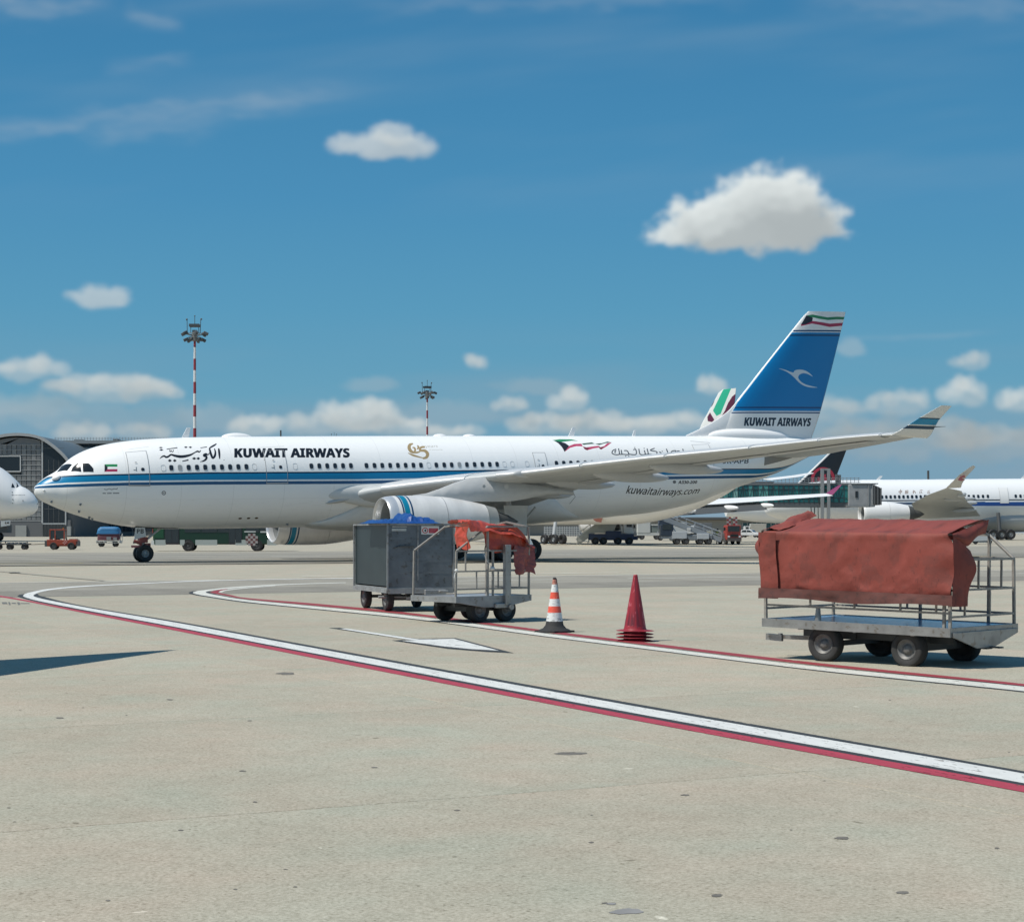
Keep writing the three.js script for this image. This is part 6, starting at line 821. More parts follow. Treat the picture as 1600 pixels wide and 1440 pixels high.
{ // long block behind
  const d = 405, k = d / F, X = (u) => (u - CX) * k, Y = (v) => EYE + (YH - v) * k, y0 = gy(d), t = thing('terminal_building', 'long low grey terminal block with a roof railing, running behind the airliner nose', 'terminal', [0, 0, -d]);
  part('wall', box(640 * k, Y(690) - y0, 30, X(400), (Y(690) + y0) / 2, -16), M(.16, .17, .175, .6), t);
  part('roof_slab', [box(660 * k, 5 * k, 32, X(400), Y(690.5), -15.6), box(660 * k, 4.4 * k, 31, X(400), Y(701), -15.4)], M(.26, .28, .285, .55), t);
  part('louvre_band', Array.from({ length: 60 }, (_, i) => box(9.4 * k, 4 * k, .3, X(108 + i * 10.2), Y(696), -.9)), M(.035, .045, .055, .4), t);
  const posts = []; for (let u = 84; u < 262; u += 4.6) posts.push(box(.09, 5.6 * k, .09, X(u), Y(685.4), -1)); part('railing', [...posts, ...[683.2, 685.2].map((v) => box(180 * k, .06, .06, X(173), Y(v), -1))], M(.30, .31, .32, .5), t);
  part('roof_unit', [box(14 * k, 2.4 * k, 3, X(118), Y(687), -4), box(8 * k, 3.4 * k, 3, X(176), Y(686.4), -4), box(20 * k, 2.6 * k, 3, X(236), Y(685.4), -4)], M(.12, .13, .135, .6), t);
  for (let i = 0; i < 46; i++) part('window', box(7.2 * k, 30 * k, .2, X(109 + i * 8.2), Y(815), -.9), M(.022, .03, .045, .15), t);
  part('column', Array.from({ length: 24 }, (_, i) => box(.5 * k, 40 * k, .3, X(107 + i * 16.4), Y(817), -.75)), M(.24, .25, .25, .6), t);
}
{ // pier behind the right-hand vehicles
  const d = 430, k = d / F, X = (u) => (u - CX) * k, Y = (v) => EYE + (YH - v) * k, y0 = gy(d), t = thing('terminal_building', 'low beige and glass airport building far behind the stair trucks', 'terminal', [0, 0, -d]);
  part('wall', [box(520 * k, Y(812) - y0, 20, X(1000), (Y(812) + y0) / 2, -10)], M(.30, .29, .265, .7), t);
  part('roof_slab', box(540 * k, 3.4 * k, 24, X(1000), Y(809.6), -10), M(.10, .105, .11, .6), t);
  for (let i = 0; i < 9; i++) part('window', box(6.2 * k, 16 * k, .3, X(1164 + i * 7.4), Y(825), 0), M(.03, .10, .115, .12), t);
  part('mullion', Array.from({ length: 10 }, (_, i) => box(.8 * k, 17 * k, .4, X(1160.4 + i * 7.4), Y(825), .1)), M(.45, .46, .46, .5), t);
  part('glass_core', box(80 * k, Y(815) - y0, 8, X(1196), (Y(815) + y0) / 2, -5), M(.08, .11, .12, .4), t);
}
{ const d = 700, k = d / F, X = (u) => (u - CX) * k, Y = (v) => EYE + (YH - v) * k; const t = thing('terminal_building', 'distant pale sheds low on the horizon under the right-hand airliner', 'shed', [0, 0, -d]); part('wall', [box(150 * k, 9 * k, 20, X(1590), Y(826), -10), box(100 * k, 6 * k, 20, X(1720), Y(826.5), -10)], M(.42, .44, .45, .7), t); part('roof', [box(152 * k, 1.6 * k, 22, X(1590), Y(821), -10)], M(.2, .22, .23, .6), t); for (let i = 0; i < 8; i++) part('door', box(6 * k, 5 * k, .4, X(1548 + i * 11), Y(828), .1), M(.2, .21, .22, .6), t); }
// ---------------------------------------------------------------- jet bridge
{
  const d = 236, k = d / F, X = (u) => (u - CX) * k, Y = (v) => EYE + (YH - v) * k, t = thing('jet_bridge', 'grey jet bridge with teal glass sides and a roof railing, at the right-hand airliner', 'jet bridge', [0, 0, -d]);
  const roofM = M(.16, .17, .175, .55), beamM = M(.105, .115, .12, .5), cabM = M(.34, .35, .36, .5, { map: rep(softT, .4) }), glassT = [M(.03, .20, .19, .10, { metalness: .1 }), M(.10, .34, .31, .12), M(.02, .13, .135, .10), M(.24, .46, .42, .14)], frameM = M(.045, .06, .065, .5);
  part('roof', [box(250 * k, 3.4 * k, 3.4, X(1206), Y(756), -1.6), box(120 * k, 2 * k, 2.6, X(1150), Y(752.8), -1.6)], roofM, t); part('floor_beam', [box(245 * k, 7.6 * k, 3.2, X(1208), Y(788.6), -1.6)], beamM, t); part('back_wall', box(240 * k, 30 * k, .2, X(1206), Y(771), -3), M(.13, .20, .20, .5), t);
  seed = 31; const pg = new THREE.BoxGeometry(7.4 * k, 26 * k, .06); let i = 0;
  for (let u = 1090; u < 1322; u += 7.9, i++) { const m = shadow(new THREE.Mesh(pg, glassT[Math.floor(rnd() * 3.4) % 4])); m.name = 'pane'; m.position.set(X(u + 3.9), Y(771.4), 0); t.add(m); }
  const br = []; i = 0; for (let u = 1090; u < 1326; u += 7.9, i++) { br.push(beam(P(X(u), Y(758), .04), P(X(u), Y(785), .04), .9 * k)); if (u < 1318) { br.push(beam(P(X(u + (i % 2 ? .4 : 7.4)), Y(759), .06), P(X(u + (i % 2 ? 7.4 : .4)), Y(784), .06), .55 * k)); } } part('lattice', [...br, box(236 * k, .8 * k, .1, X(1206), Y(764), .05), box(236 * k, .8 * k, .1, X(1206), Y(778), .05)], frameM, t);
  const rl = []; for (let u = 1180; u < 1345; u += 6) rl.push(box(.06, 8 * k, .06, X(u), Y(750), -.2)); part('railing', [...rl, ...[746.4, 749.6, 753].map((v) => box(166 * k, .06, .06, X(1262), Y(v), -.2))], M(.32, .33, .34, .5), t);
  for (const u of [1283.6, 1293.4]) part('column', [box(4.6 * k, (834 - 732) * k + 1.0, .42, X(u), (Y(731) + gy(d)) / 2, .75)], M(.26, .27, .275, .55), t);
  part('cross_beam', box(14 * k, 3 * k, .3, X(1288.5), Y(733.6), .75), M(.24, .25, .255, .55), t);
  part('cab', [rbox(39 * k, 33.6 * k, 3.6, .12, X(1344.6), Y(773.4), -1.2)], cabM, t); part('cab_window', box(4 * k, 10 * k, .1, X(1337.4), Y(772.4), .62), glassDark, t); part('cab_rib', [box(1.2 * k, 33 * k, .2, X(1356), Y(773.4), .62), box(1.2 * k, 33 * k, .2, X(1362), Y(773.4), .62), box(42 * k, 1.6 * k, 3.9, X(1350), Y(755.6), -1.2), box(44 * k, 2.6 * k, 3.7, X(1344), Y(790.6), -1.2)], M(.24, .25, .255, .5), t);
  for (let j = 0; j < 6; j++) part('bellows_fold', box(2.6 * k, (31 - j * .9) * k, 3.3 + (j % 2) * .5, X(1362.6 + j * 2.5), Y(772 + j * .7), -1.2), M(.10, .105, .11, .7), t);
  part('hanging_cable', [pipe([P(X(1267), Y(792), .2), P(X(1268), Y(803), .2), P(X(1270), Y(808), .2), P(X(1272.4), Y(803), .2), P(X(1272.6), Y(792), .2)], .06), pipe([P(X(1278), Y(792), .2), P(X(1278.6), Y(812), .2)], .05)], black, t);
  part('chimney', [box(3 * k, 15 * k, .6, X(1309), Y(748), -.6), box(3.4 * k, 13 * k, .6, X(1313.4), Y(748), -.6)], beamM, t);
}
// ---------------------------------------------------------------- floodlight masts
{
  const mk = (label) => {
    const t = thing('floodlight_mast', label, 'light mast', [0, 0, 0], 0, 'floodlight masts'), Hm = 39.5, rad = (y) => lerp(.40, .23, y / Hm), redM = M(.30, .035, .045, .5), whM = M(.75, .75, .74, .5);
    let y = 0, i = 0; for (; y < Hm - 1; i++) { const h = i === 0 ? 3.2 : 2.32; const y1 = Math.min(Hm, y + h); part('mast_section', cyl(rad(y1), rad(y), y1 - y, 14, 0, (y + y1) / 2, 0), i % 2 ? whM : redM, t); y = y1; }
    part('head_ring', [new THREE.TorusGeometry(1.25, .09, 8, 28).rotateX(Math.PI / 2).translate(0, Hm + .4, 0), new THREE.TorusGeometry(1.7, .08, 8, 28).rotateX(Math.PI / 2).translate(0, Hm + 1.15, 0), ...Array.from({ length: 8 }, (_, k) => { const a = k / 8 * 6.283; return beam(P(0, Hm + .6, 0), P(1.8 * Math.cos(a), Hm + 1.1, 1.8 * Math.sin(a)), .09); }), cyl(.5, .55, 2.2, 14, 0, Hm + .8, 0)], M(.17, .18, .18, .5), t);
    part('service_platform', [box(2.0, .14, 1.4, 0, Hm + 2.6, 0), box(2.1, .5, .08, 0, Hm + 2.85, .7), box(2.1, .5, .08, 0, Hm + 2.85, -.7), ...[-.8, .8].map((x) => box(.1, 1.2, .1, x, Hm + 1.9, 0))], M(.07, .08, .085, .5), t);
    for (let k = 0; k < 12; k++) { const a = k / 12 * 6.283 + .2, low = k % 2, r = low ? 1.75 : 2.35, g = rbox(1.0, .62, .5, .12).rotateZ(-.45).rotateY(-a).translate(r * Math.cos(a), Hm + (low ? -.05 : 1.2), r * Math.sin(a)); const m = part('floodlight', g, M(.065, .072, .078, .45), t); }
    part('lightning_rod', [rod(P(0, Hm + 2.6, 0), P(0, Hm + 4.7, 0), .06, 6), sph(.14, 1, 1, 1, 0, Hm + 4.75, 0, 8), rod(P(-1.5, Hm + 1.3, 0), P(-1.55, Hm + 4.0, 0), .07, 6), sph(.2, 1, 1, 1, -1.6, Hm + 4.05, 0, 8), rod(P(1.1, Hm + 1.3, 0), P(1.2, Hm + 4.1, 0), .07, 6), sph(.2, 1, 1, 1, 1.3, Hm + 4.1, 0, 8)], M(.09, .10, .105, .5), t);
    return t;
  };
  const h = (v, d) => EYE + (YH - v) / F * d - gy(d), a = mk('taller red and white banded floodlight mast standing behind the front of the airliner'); put(a, 304, 356); a.scale.setScalar(h(493, 356) / 44.3);
  const b = copyOf(a, 'red and white banded floodlight mast rising behind the middle of the fuselage', [0, 0, 0], .4); put(b, 667.5, 500, .4); b.scale.setScalar(h(594, 500) / 44.3);
  const c = copyOf(a, 'floodlight mast of which only the dark head peeps over the fuselage roof', [0, 0, 0], .8); put(c, 522, 800, .8); c.scale.setScalar(h(675.5, 800) / 44.3);
  const p1 = (u, v0, d, r, label) => { const X = (u - CX) / F * d; single('pole', [rod(P(X, gy(d), -d), P(X - .2, EYE + (YH - v0) / F * d, -d), r, 8)], darkGrey, label, 'pole'); };
  p1(439.5, 672, 500, .22, 'thin dark pole tip above the fuselage roof, between the two nearer masts'); p1(1452, 735, 420, .26, 'thin dark pole rising behind the right-hand white airliner');
}
// ---------------------------------------------------------------- vehicles on the far apron
const tyreF = M(.025, .025, .026, .8), winF = M(.03, .04, .045, .15), whiteV = M(.70, .71, .71, .4, { map: rep(softT, .5) }), blueV = M(.012, .028, .075, .4), greyV = M(.20, .225, .25, .5, { map: rep(softT, .5) });
const rollers = (t, list, r, w) => list.forEach(([x, z, s]) => wheel('wheel', r, w, t, x, r, z, darkGrey, .46, s, tyreF));
{ // orange tow tractor at left, facing right
  const t = put(thing('tow_tractor', 'small orange-red airport tow tractor with a cab, at the left below the white nose', 'tow tractor'), 97, 184, .05);
  part('body', [rbox(1.35, .62, 1.3, .08, -.80, .72, 0), rbox(1.9, .50, 1.3, .06, .72, .74, 0), rbox(2.9, .26, 1.2, .05, 0, .46, 0), box(.7, .10, 1.25, 1.15, 1.04, 0)], orangeP, t);
  part('bumper', [box(.22, .62, 1.3, -1.56, .62, 0), box(.22, .5, 1.3, 1.60, .60, 0)], darkGrey, t);
  part('cab', [rbox(1.55, .12, 1.25, .05, -.42, 2.02, 0), ...[[-1.14, .58], [-1.14, -.58], [.30, .58], [.30, -.58], [-.62, .6]].map(([x, z]) => box(.11, 1.05, .09, x, 1.5, z)), box(.10, 1.0, 1.1, -1.16, 1.5, 0)], orangeP, t);
  part('cab_window', [box(.42, .8, .04, -.90, 1.52, .58)], winF, t); part('cab_window', box(.76, .8, .04, -.14, 1.5, .58), winF, t); part('cab_window', box(.05, .8, 1.0, .32, 1.5, 0), winF, t); part('driver_seat', [box(.5, .6, .5, -.5, 1.15, 0)], black, t);
  part('warning_lamp', cyl(.06, .07, .16, 10, .1, 2.16, 0), M(.5, .16, .02, .3), t);
  const chk = []; for (let i = 0; i < 4; i++) for (let j = 0; j < 4; j++) if ((i + j) % 2 && !((i % 3 === 0) && (j % 3 === 0))) chk.push(box(.12, .12, .012, .22 + i * .12, .58 + j * .12, .66)); part('chequer_mark', chk, M(.5, .25, .22, .5), t); part('chequer_mark', chk.map((g) => g.clone().translate(.12, 0, .001)).slice(0, 5), M(.26, .03, .03, .5), t);
  rollers(t, [[-.78, .58, 1], [1.0, .58, 1], [-.78, -.58, -1], [1.0, -.58, -1]], .37, .26);
}
{ // train of flat dollies behind it
  const mk = (label, u, l) => { const t = put(thing('container_dolly', label, 'dolly', [0, 0, 0], 0, l ? undefined : undefined), u, 184, .03); part('frame', [box(2.5, .10, .10, 0, .58, .6), box(2.5, .10, .10, 0, .58, -.6), ...[-1, -.3, .4, 1].map((x) => box(.12, .14, 1.3, x, .56, 0)), box(2.3, .06, .2, 0, .48, 0)], darkGrey, t); for (const x of [-.9, -.5, -.1, .3, .7]) part('roller', cyl(.06, .06, 1.1, 10, x, .68, 0, Math.PI / 2), midGrey, t); part('guide', [box(.1, .2, .1, -1.1, .74, .55), box(.1, .2, .1, 1.1, .72, .55)], darkGrey, t); rollers(t, [[-.75, .5, 1], [.75, .5, 1], [-.75, -.5, -1], [.75, -.5, -1]], .27, .18); part('tow_bar', beam(P(1.2, .5, 0), P(l, .62, 0), .08), rusty, t); return t; };
  mk('flat roller dolly coupled to the back of the orange tractor', 27, 3.9); mk('flat roller dolly running off the left edge of the photo', -14, 1.6);
}
{ // covered cart, blue over maroon
  const t = put(thing('baggage_cart', 'far baggage cart under a blue and maroon cover, left of the nose wheel', 'baggage cart'), 170, 205, .06);
  part('deck', [box(2.7, .10, 1.5, 0, .62, 0)], M(.5, .5, .48, .5), t); part('frame', [box(2.75, .06, 1.5, 0, .42, 0), ...[-1.3, -.4, .5, 1.3].map((x) => box(.06, .3, 1.45, x, .55, 0)), rod(P(1.3, .62, .7), P(1.62, 1.5, .7), .04), rod(P(1.62, 1.5, .7), P(1.64, .5, .7), .04)], M(.42, .42, .4, .5), t);
  part('lower_cover', cloth(30, 10, (u, v) => { const a = u * 6.283, n = fbm(u * 8, v * 4, 3, 0, 200) - .5, k = 1 - .06 * v; return P(Math.sign(Math.cos(a)) * Math.abs(Math.cos(a)) ** .35 * 1.28 * k + n * .1, .72 + .75 * v, Math.sign(Math.sin(a)) * Math.abs(Math.sin(a)) ** .35 * .7 * k + n * .08); }), M(.11, .035, .045, .6), t);
  part('upper_cover', cloth(40, 16, (u, v) => { const a = u * 6.283, n = fbm(u * 8, v * 4, 3, 0, 201) - .5, k = Math.cos(v * 1.45); return P(Math.sign(Math.cos(a)) * Math.abs(Math.cos(a)) ** .4 * 1.32 * k ** .35 + n * .12, 1.45 + .92 * Math.sin(v * 1.5) * .9 + n * .1, Math.sign(Math.sin(a)) * Math.abs(Math.sin(a)) ** .4 * .74 * k ** .35 + n * .08); }), M(.03, .16, .34, .5, { bumpMap: rep(tarpBump, 2), bumpScale: .02 }), t);
  part('luggage', [box(.5, .35, .5, .1, .95, .62), box(.4, .3, .4, .8, .9, .62)], midGrey, t);
  rollers(t, [[-.85, .55, 1], [.75, .55, 1], [-.85, -.55, -1], [.75, -.55, -1]], .28, .2);
}
{ // green apron bus
  const t = put(thing('bus', 'dark green and white apron bus standing behind the nose wheel', 'bus'), 338, 174, .02), green = M(.007, .036, .021, .35), greenB = M(.010, .07, .03, .4), band = M(.36, .40, .38, .5), L = 12.1;
  part('body', [rbox(L, 2.35, 2.5, .12, .2, 1.80, 0)], green, t); part('roof', [rbox(L - .3, .3, 2.3, .12, .2, 3.05, 0)], M(.10, .16, .12, .5), t);
  part('lower_band', [box(1.0, .52, .03, -5.2, .82, 1.27), box(2.1, .52, .03, -.8, .82, 1.27), box(1.1, .52, .03, 2.55, .82, 1.27), box(.9, .52, .03, 5.5, .82, 1.27), box(.45, .52, .03, -3.1, .82, 1.27)], band, t);
  part('rear_panel', [box(.08, 2.2, 2.2, -5.9, 1.8, 0), box(.9, 1.3, .04, -5.35, 1.9, 1.27)], greenB, t);
  part('poster', [box(.04, 1.6, 1.7, -5.96, 1.9, .1)], M(.30, .46, .32, .5), t); part('tail_lamp', box(.05, .5, .12, -5.97, 1.9, 1.1), M(.42, .08, .05, .4), t); part('bumper', box(.3, .45, 2.4, -5.95, .8, 0), M(.62, .64, .62, .5), t);
  for (const [x, w] of [[-2.1, 1.5], [-.5, 1.5], [1.05, 1.4], [3.65, 1.3], [5.0, 1.2]]) part('window', box(w, 1.05, .03, x, 2.32, 1.265), winF, t);
  for (const [x, w] of [[-4.1, 1.35], [2.0, 1.25]]) { const d = part('door', [box(w, 2.2, .03, x, 1.72, 1.268)], M(.035, .03, .035, .3), t); part('door_leaf', [box(w * .44, 1.9, .03, x - w * .24, 1.75, 1.285)], winF, d); part('door_leaf', [box(w * .44, 1.9, .03, x + w * .24, 1.75, 1.285)], winF, d); }
  const wh = [], rd = []; for (let i = 0; i < 5; i++) for (let j = 0; j < 5; j++) ((i + j) % 2 ? wh : rd).push(Math.abs(i - 2) + Math.abs(j - 2) < 4 ? box(.235, .235, .012, 3.1 + i * .235, .62 + j * .235, 1.29) : null); part('chequer_mark', wh.filter(Boolean), M(.34, .31, .30, .5), t); part('chequer_mark', rd.filter(Boolean), M(.12, .045, .045, .5), t);
  part('lettering', [box(1.1, .12, .012, 3.4, 1.86, 1.285), box(1.2, .14, .012, 5.0, 1.84, 1.285)], M(.5, .52, .5, .5), t); part('heart_mark', slab([[0, -.12], [.14, .04], [.07, .12], [0, .06], [-.07, .12], [-.14, .04]], .012).translate(.9, 2.5, 1.285), M(.6, .6, .6, .5), t);
  rollers(t, [[-2.55, 1.14, 1], [4.05, 1.14, 1], [-2.55, -1.14, -1], [4.05, -1.14, -1]], .48, .3); for (const x of [-2.55, 4.05]) part('wheel_arch', cyl(.57, .57, .04, 24, x, .54, 1.24, Math.PI / 2), black, t);
}
function stairs(t, a, b, w, n, mat, railMat, o = {}) {           // flight of steps from foot a to head b
  part('stair_side', [-1, 1].map((s) => beam(P(a.x, a.y, s * w / 2), P(b.x, b.y, s * w / 2), .10, o.deep ?? .4)), mat, t);
  for (let i = 1; i < n; i++) part('step', box(Math.abs(b.x - a.x) / n * 1.1, .05, w, lerp(a.x, b.x, i / n), lerp(a.y, b.y, i / n) + .06, 0), railMat, t);
  part('handrail', [-1, 1].flatMap((s) => [rod(P(a.x, a.y + 1.0, s * w / 2), P(b.x, b.y + 1.0, s * w / 2), .04, 6), rod(P(a.x, a.y + .55, s * w / 2), P(b.x, b.y + .55, s * w / 2), .03, 6), ...Array.from({ length: 8 }, (_, i) => rod(P(lerp(a.x, b.x, i / 7), lerp(a.y, b.y, i / 7), s * w / 2), P(lerp(a.x, b.x, i / 7), lerp(a.y, b.y, i / 7) + 1.0, s * w / 2), .03, 5))]), railMat, t);
}
{ // stair truck with a dark blue bed
  const t = put(thing('stair_truck', 'passenger stair truck with a dark blue chassis and white cab, stairs rising to the right', 'stair truck'), 952, 222, .0), beige = M(.40, .40, .36, .55, { map: rep(softT, .4) });
  part('chassis', [rbox(5.6, .8, 2.1, .1, .2, .92, 0), rbox(1.9, .5, 2.1, .1, .45, 1.4, 0), box(1.0, .5, 2.0, 3.0, .8, 0)], blueV, t);
  part('cab', [rbox(1.25, 1.55, 1.9, .14, 2.35, 2.15, 0), box(.9, .4, 1.9, 2.5, 1.2, 0)], whiteV, t); part('cab_window', box(.66, .72, .04, 2.42, 2.5, .95), winF, t); part('cab_window', box(.04, .8, 1.6, 2.98, 2.45, 0), winF, t); part('mirror', box(.16, .4, .3, 3.05, 2.2, 1.1), black, t);
  stairs(t, P(-3.9, .35, .3), P(1.5, 4.3, .3), 1.5, 22, beige, M(.55, .56, .53, .5), { deep: .8 }); part('stair_panel', [slab([[-2.2, 1.4], [1.9, 4.4], [1.9, 3.1], [.9, 2.5], [.4, 1.4]], .06).translate(0, 0, .8)], beige, t); part('support_strut', [beam(P(1.6, 1.4, .6), P(1.2, 3.4, .6), .16), beam(P(1.6, 1.4, -.6), P(1.2, 3.4, -.6), .16)], whiteV, t);
  part('foot_frame', [rod(P(-4.0, .05, .8), P(-4.0, .9, .8), .06), rod(P(-2.7, .0, .8), P(-2.5, 1.0, .8), .05), beam(P(-4.0, .4, .8), P(-2.4, .35, .8), .1)], beige, t);
  rollers(t, [[-1.75, .95, 1], [-.75, .95, 1], [1.05, .95, 1], [2.45, .95, 1], [-1.75, -.95, -1], [-.75, -.95, -1], [1.05, -.95, -1], [2.45, -.95, -1]], .45, .32);
}
{ // second stair truck, stairs falling to the right
  const t = put(thing('stair_truck', 'grey-blue stair truck whose railed stairs slope down to the right, beside the orange truck', 'stair truck'), 1076, 222, .0), stM = M(.36, .40, .44, .5);
  part('chassis', [rbox(5.2, .7, 1.9, .1, .3, .85, 0), box(1.4, .5, 1.8, -2.8, .95, 0)], greyV, t); part('cab', [rbox(1.6, 1.5, 1.9, .12, -2.75, 1.75, 0)], M(.03, .045, .07, .4), t); part('cab_window', box(1.1, .7, .04, -2.75, 2.15, .96), winF, t); part('tool_box', [rbox(1.8, .9, .4, .05, -1.2, 1.15, .85), rbox(1.5, .7, .4, .05, 1.7, 1.0, .85)], M(.42, .45, .48, .5), t); part('white_bin', [box(.42, .32, .3, -.05, 1.9, .9), box(.42, .32, .3, -.05, 1.5, .9)], whiteV, t);
  stairs(t, P(4.0, .55, 0), P(-3.6, 3.35, 0), 1.4, 22, M(.24, .27, .30, .5), stM, { deep: .6 }); part('head_platform', [box(1.8, .12, 1.8, -4.3, 3.35, 0), rod(P(-5.1, 3.4, .8), P(-5.1, 4.4, .8), .04), rod(P(-5.1, 4.4, .8), P(-3.5, 4.4, .8), .04)], stM, t);
  part('lift_frame', [beam(P(-1.4, 1.2, .6), P(-2.6, 3.0, .6), .14), beam(P(1.2, 1.2, .6), P(.2, 2.1, .6), .12)], stM, t);
  rollers(t, [[-1.5, .9, 1], [-.4, .9, 1], [1.35, .9, 1], [2.4, .9, 1], [-1.5, -.9, -1], [-.4, -.9, -1], [1.35, -.9, -1], [2.4, -.9, -1]], .42, .3);
}
{ // orange-red truck facing us
  const t = put(thing('service_truck', 'orange-red airport truck seen nose-on with red and white chequered boards on its roof', 'truck'), 1140, 222, -Math.PI / 2 + .22), red = M(.40, .06, .045, .45, { map: rep(softT, .4) });
  part('body', [rbox(2.6, 1.1, 1.9, .1, -.3, .95, 0)], M(.12, .11, .11, .5), t); part('cab', [rbox(1.2, 1.65, 1.9, .14, 1.0, 1.55, 0), box(.5, .5, 1.9, 1.5, .85, 0)], red, t); part('windscreen', box(.06, .72, 1.5, 1.6, 1.95, 0), winF, t); part('grille', box(.08, .34, 1.0, 1.76, 1.1, 0), black, t); part('bumper', box(.2, .4, 1.8, 1.78, .6, 0), M(.10, .085, .08, .6), t);
  const bd = (z) => { const r = [], w = []; for (let i = 0; i < 2; i++) for (let j = 0; j < 4; j++) ((i + j) % 2 ? r : w).push(box(.06, .24, .26, .95, 2.5 + j * .26, z + (i - .5) * .27)); part('chequered_board', w, M(.42, .40, .39, .5), t); part('chequered_board', r, redP, t); }; bd(-.42); bd(.42);
  part('headlight', box(.05, .2, .26, 1.77, .98, .7), lampGlass, t); part('headlight', box(.05, .2, .26, 1.77, .98, -.7), lampGlass, t); part('mirror', [box(.1, .4, .2, 1.45, 1.9, 1.15)], black, t);
  rollers(t, [[1.0, .8, 1], [-1.1, .8, 1], [1.0, -.8, -1], [-1.1, -.8, -1]], .42, .3);
}
{ // white car
  const t = put(thing('car', 'white hatchback car parked far away, right of the orange truck', 'car'), 1172, 330, -.5), pr = [[-1.9, .35], [-1.95, .75], [-1.7, 1.0], [-1.35, 1.42], [-.4, 1.5], [.45, 1.42], [1.0, .98], [1.75, .85], [1.95, .6], [1.92, .33]];
  part('body', slab(pr, 1.66, .12).translate(0, 0, -.83), whiteV, t); part('side_window', [slab([[-1.35, .98], [-1.15, 1.34], [-.4, 1.40], [-.38, .98]], .03).translate(0, 0, .82)], winF, t); part('side_window', [slab([[-.28, .98], [-.28, 1.4], [.35, 1.33], [.78, .98]], .03).translate(0, 0, .82)], winF, t); part('windscreen', [box(.03, .62, 1.35, .76, 1.18, 0, 0, 0, .95)], winF, t); part('headlight', box(.12, .14, .3, 1.86, .72, .6), lampGlass, t); part('headlight', box(.12, .14, .3, 1.86, .72, -.6), lampGlass, t); part('bumper', box(.1, .2, 1.3, 1.94, .45, 0), black, t);
  rollers(t, [[-1.2, .72, 1], [1.25, .72, 1], [-1.2, -.72, -1], [1.25, -.72, -1]], .31, .2);
}
{ // more equipment behind the stair trucks
  let t = put(thing('box_truck', 'white and grey service truck partly hidden between the two stair trucks', 'truck'), 1012, 262, 0);
  part('body', [rbox(1.9, 1.6, 2, .08, -.6, 1.75, 0), box(3.4, .4, 1.9, .2, .8, 0)], M(.50, .51, .49, .5), t); part('tank', rbox(1.4, 1.0, 1.8, .08, 1.2, 1.5, 0), M(.16, .19, .18, .5), t); part('deck', [box(1.5, .14, 2, 1.2, 2.15, 0), box(2.2, .2, 1.9, -.6, 2.75, 0)], M(.55, .56, .54, .5), t); rollers(t, [[-.9, .8, 1], [1.2, .8, 1]], .42, .3);
  t = put(thing('baggage_tractor', 'small dark tractor in the shade under the tail, behind the blue stair truck', 'tractor'), 992, 300, .1); part('body', [rbox(1.3, .7, 1.2, .08, -.6, .8, 0), rbox(1.5, .45, 1.2, .06, .6, .7, 0)], M(.10, .11, .12, .5), t); part('cab', [box(1.0, .08, 1.1, -.5, 1.9, 0), ...[[-.95, .5], [-.05, .5], [-.95, -.5], [-.05, -.5]].map(([x, z]) => box(.07, .8, .07, x, 1.5, z))], M(.30, .31, .30, .5), t); rollers(t, [[-.7, .5, 1], [.8, .5, 1], [-.7, -.5, -1], [.8, -.5, -1]], .34, .24);
  [[1052, 318, 'white delivery truck with a grey box body far behind the second stair truck', .1, [.50, .51, .50]], [1094, 352, 'dark grey box truck far away beneath the white wing', -.05, [.12, .13, .14]], [1180, 392, 'pale beige box truck far away behind the white car', 0, [.42, .41, .37]]].forEach(([u, d, l, a, c]) => { const q = put(thing('box_truck', l, 'truck'), u, d, a); part('box_body', rbox(3.4, 2.0, 2.1, .06, .6, 1.75, 0), M(...c, .5), q); part('cab', rbox(1.3, 1.5, 2.0, .12, -1.8, 1.45, 0), whiteV, q); part('cab_window', box(.6, .55, .04, -1.85, 1.8, 1.0), winF, q); part('chassis', box(5, .2, 1.4, 0, .6, 0), darkGrey, q); rollers(q, [[-1.7, .8, 1], [1.3, .8, 1], [-1.7, -.8, -1], [1.3, -.8, -1]], .42, .3); });
  t = put(thing('container_row', 'row of pale mesh-sided cargo containers far behind the airliner belly', 'cargo containers'), 880, 330, 0); const cM = M(.46, .47, .46, .55), cD = M(.16, .17, .18, .6); for (let i = 0; i < 4; i++) { const c = part('container', box(1.72, 1.8, 1.8, -2.7 + i * 1.8, 1.15, 0), cD, t); part('container_frame', [-.6, -.2, .2, .6].map((y) => box(1.74, .12, .05, -2.7 + i * 1.8, 1.15 + y, .92)).concat([-.7, -.25, .25, .7].map((x) => box(.12, 1.8, .06, -2.7 + i * 1.8 + x, 1.15, .92))), cM, c); }
  t = put(thing('loader', 'dark high-loader body half hidden behind the tail belly', 'loader'), 1040, 250, 0); part('body', [rbox(2.0, 1.5, 2, .08, 0, 2.3, 0)], M(.03, .045, .075, .4), t); part('frame', [box(2.2, .25, 2, 0, 1.2, 0), beam(P(-1, .4, .9), P(.8, 1.4, .9), .12), beam(P(.9, .4, .9), P(-.9, 1.4, .9), .12)], greyV, t); rollers(t, [[-.8, .8, 1], [.8, .8, 1]], .4, .3);
  t = put(thing('dust_bin', 'pair of beige refuse bins between the stairs and the orange truck', 'bins'), 1111, 248, 0); const bM = M(.44, .43, .34, .6); part('bin', rbox(.75, 1.25, .8, .06, -.15, .75, 0), bM, t); part('bin', rbox(.55, 1.3, .8, .06, 1.1, .75, 0), bM, t); part('lid', [box(.8, .08, .85, -.15, 1.4, 0)], bM, t); part('lid', [box(.6, .08, .85, 1.1, 1.43, 0)], bM, t);
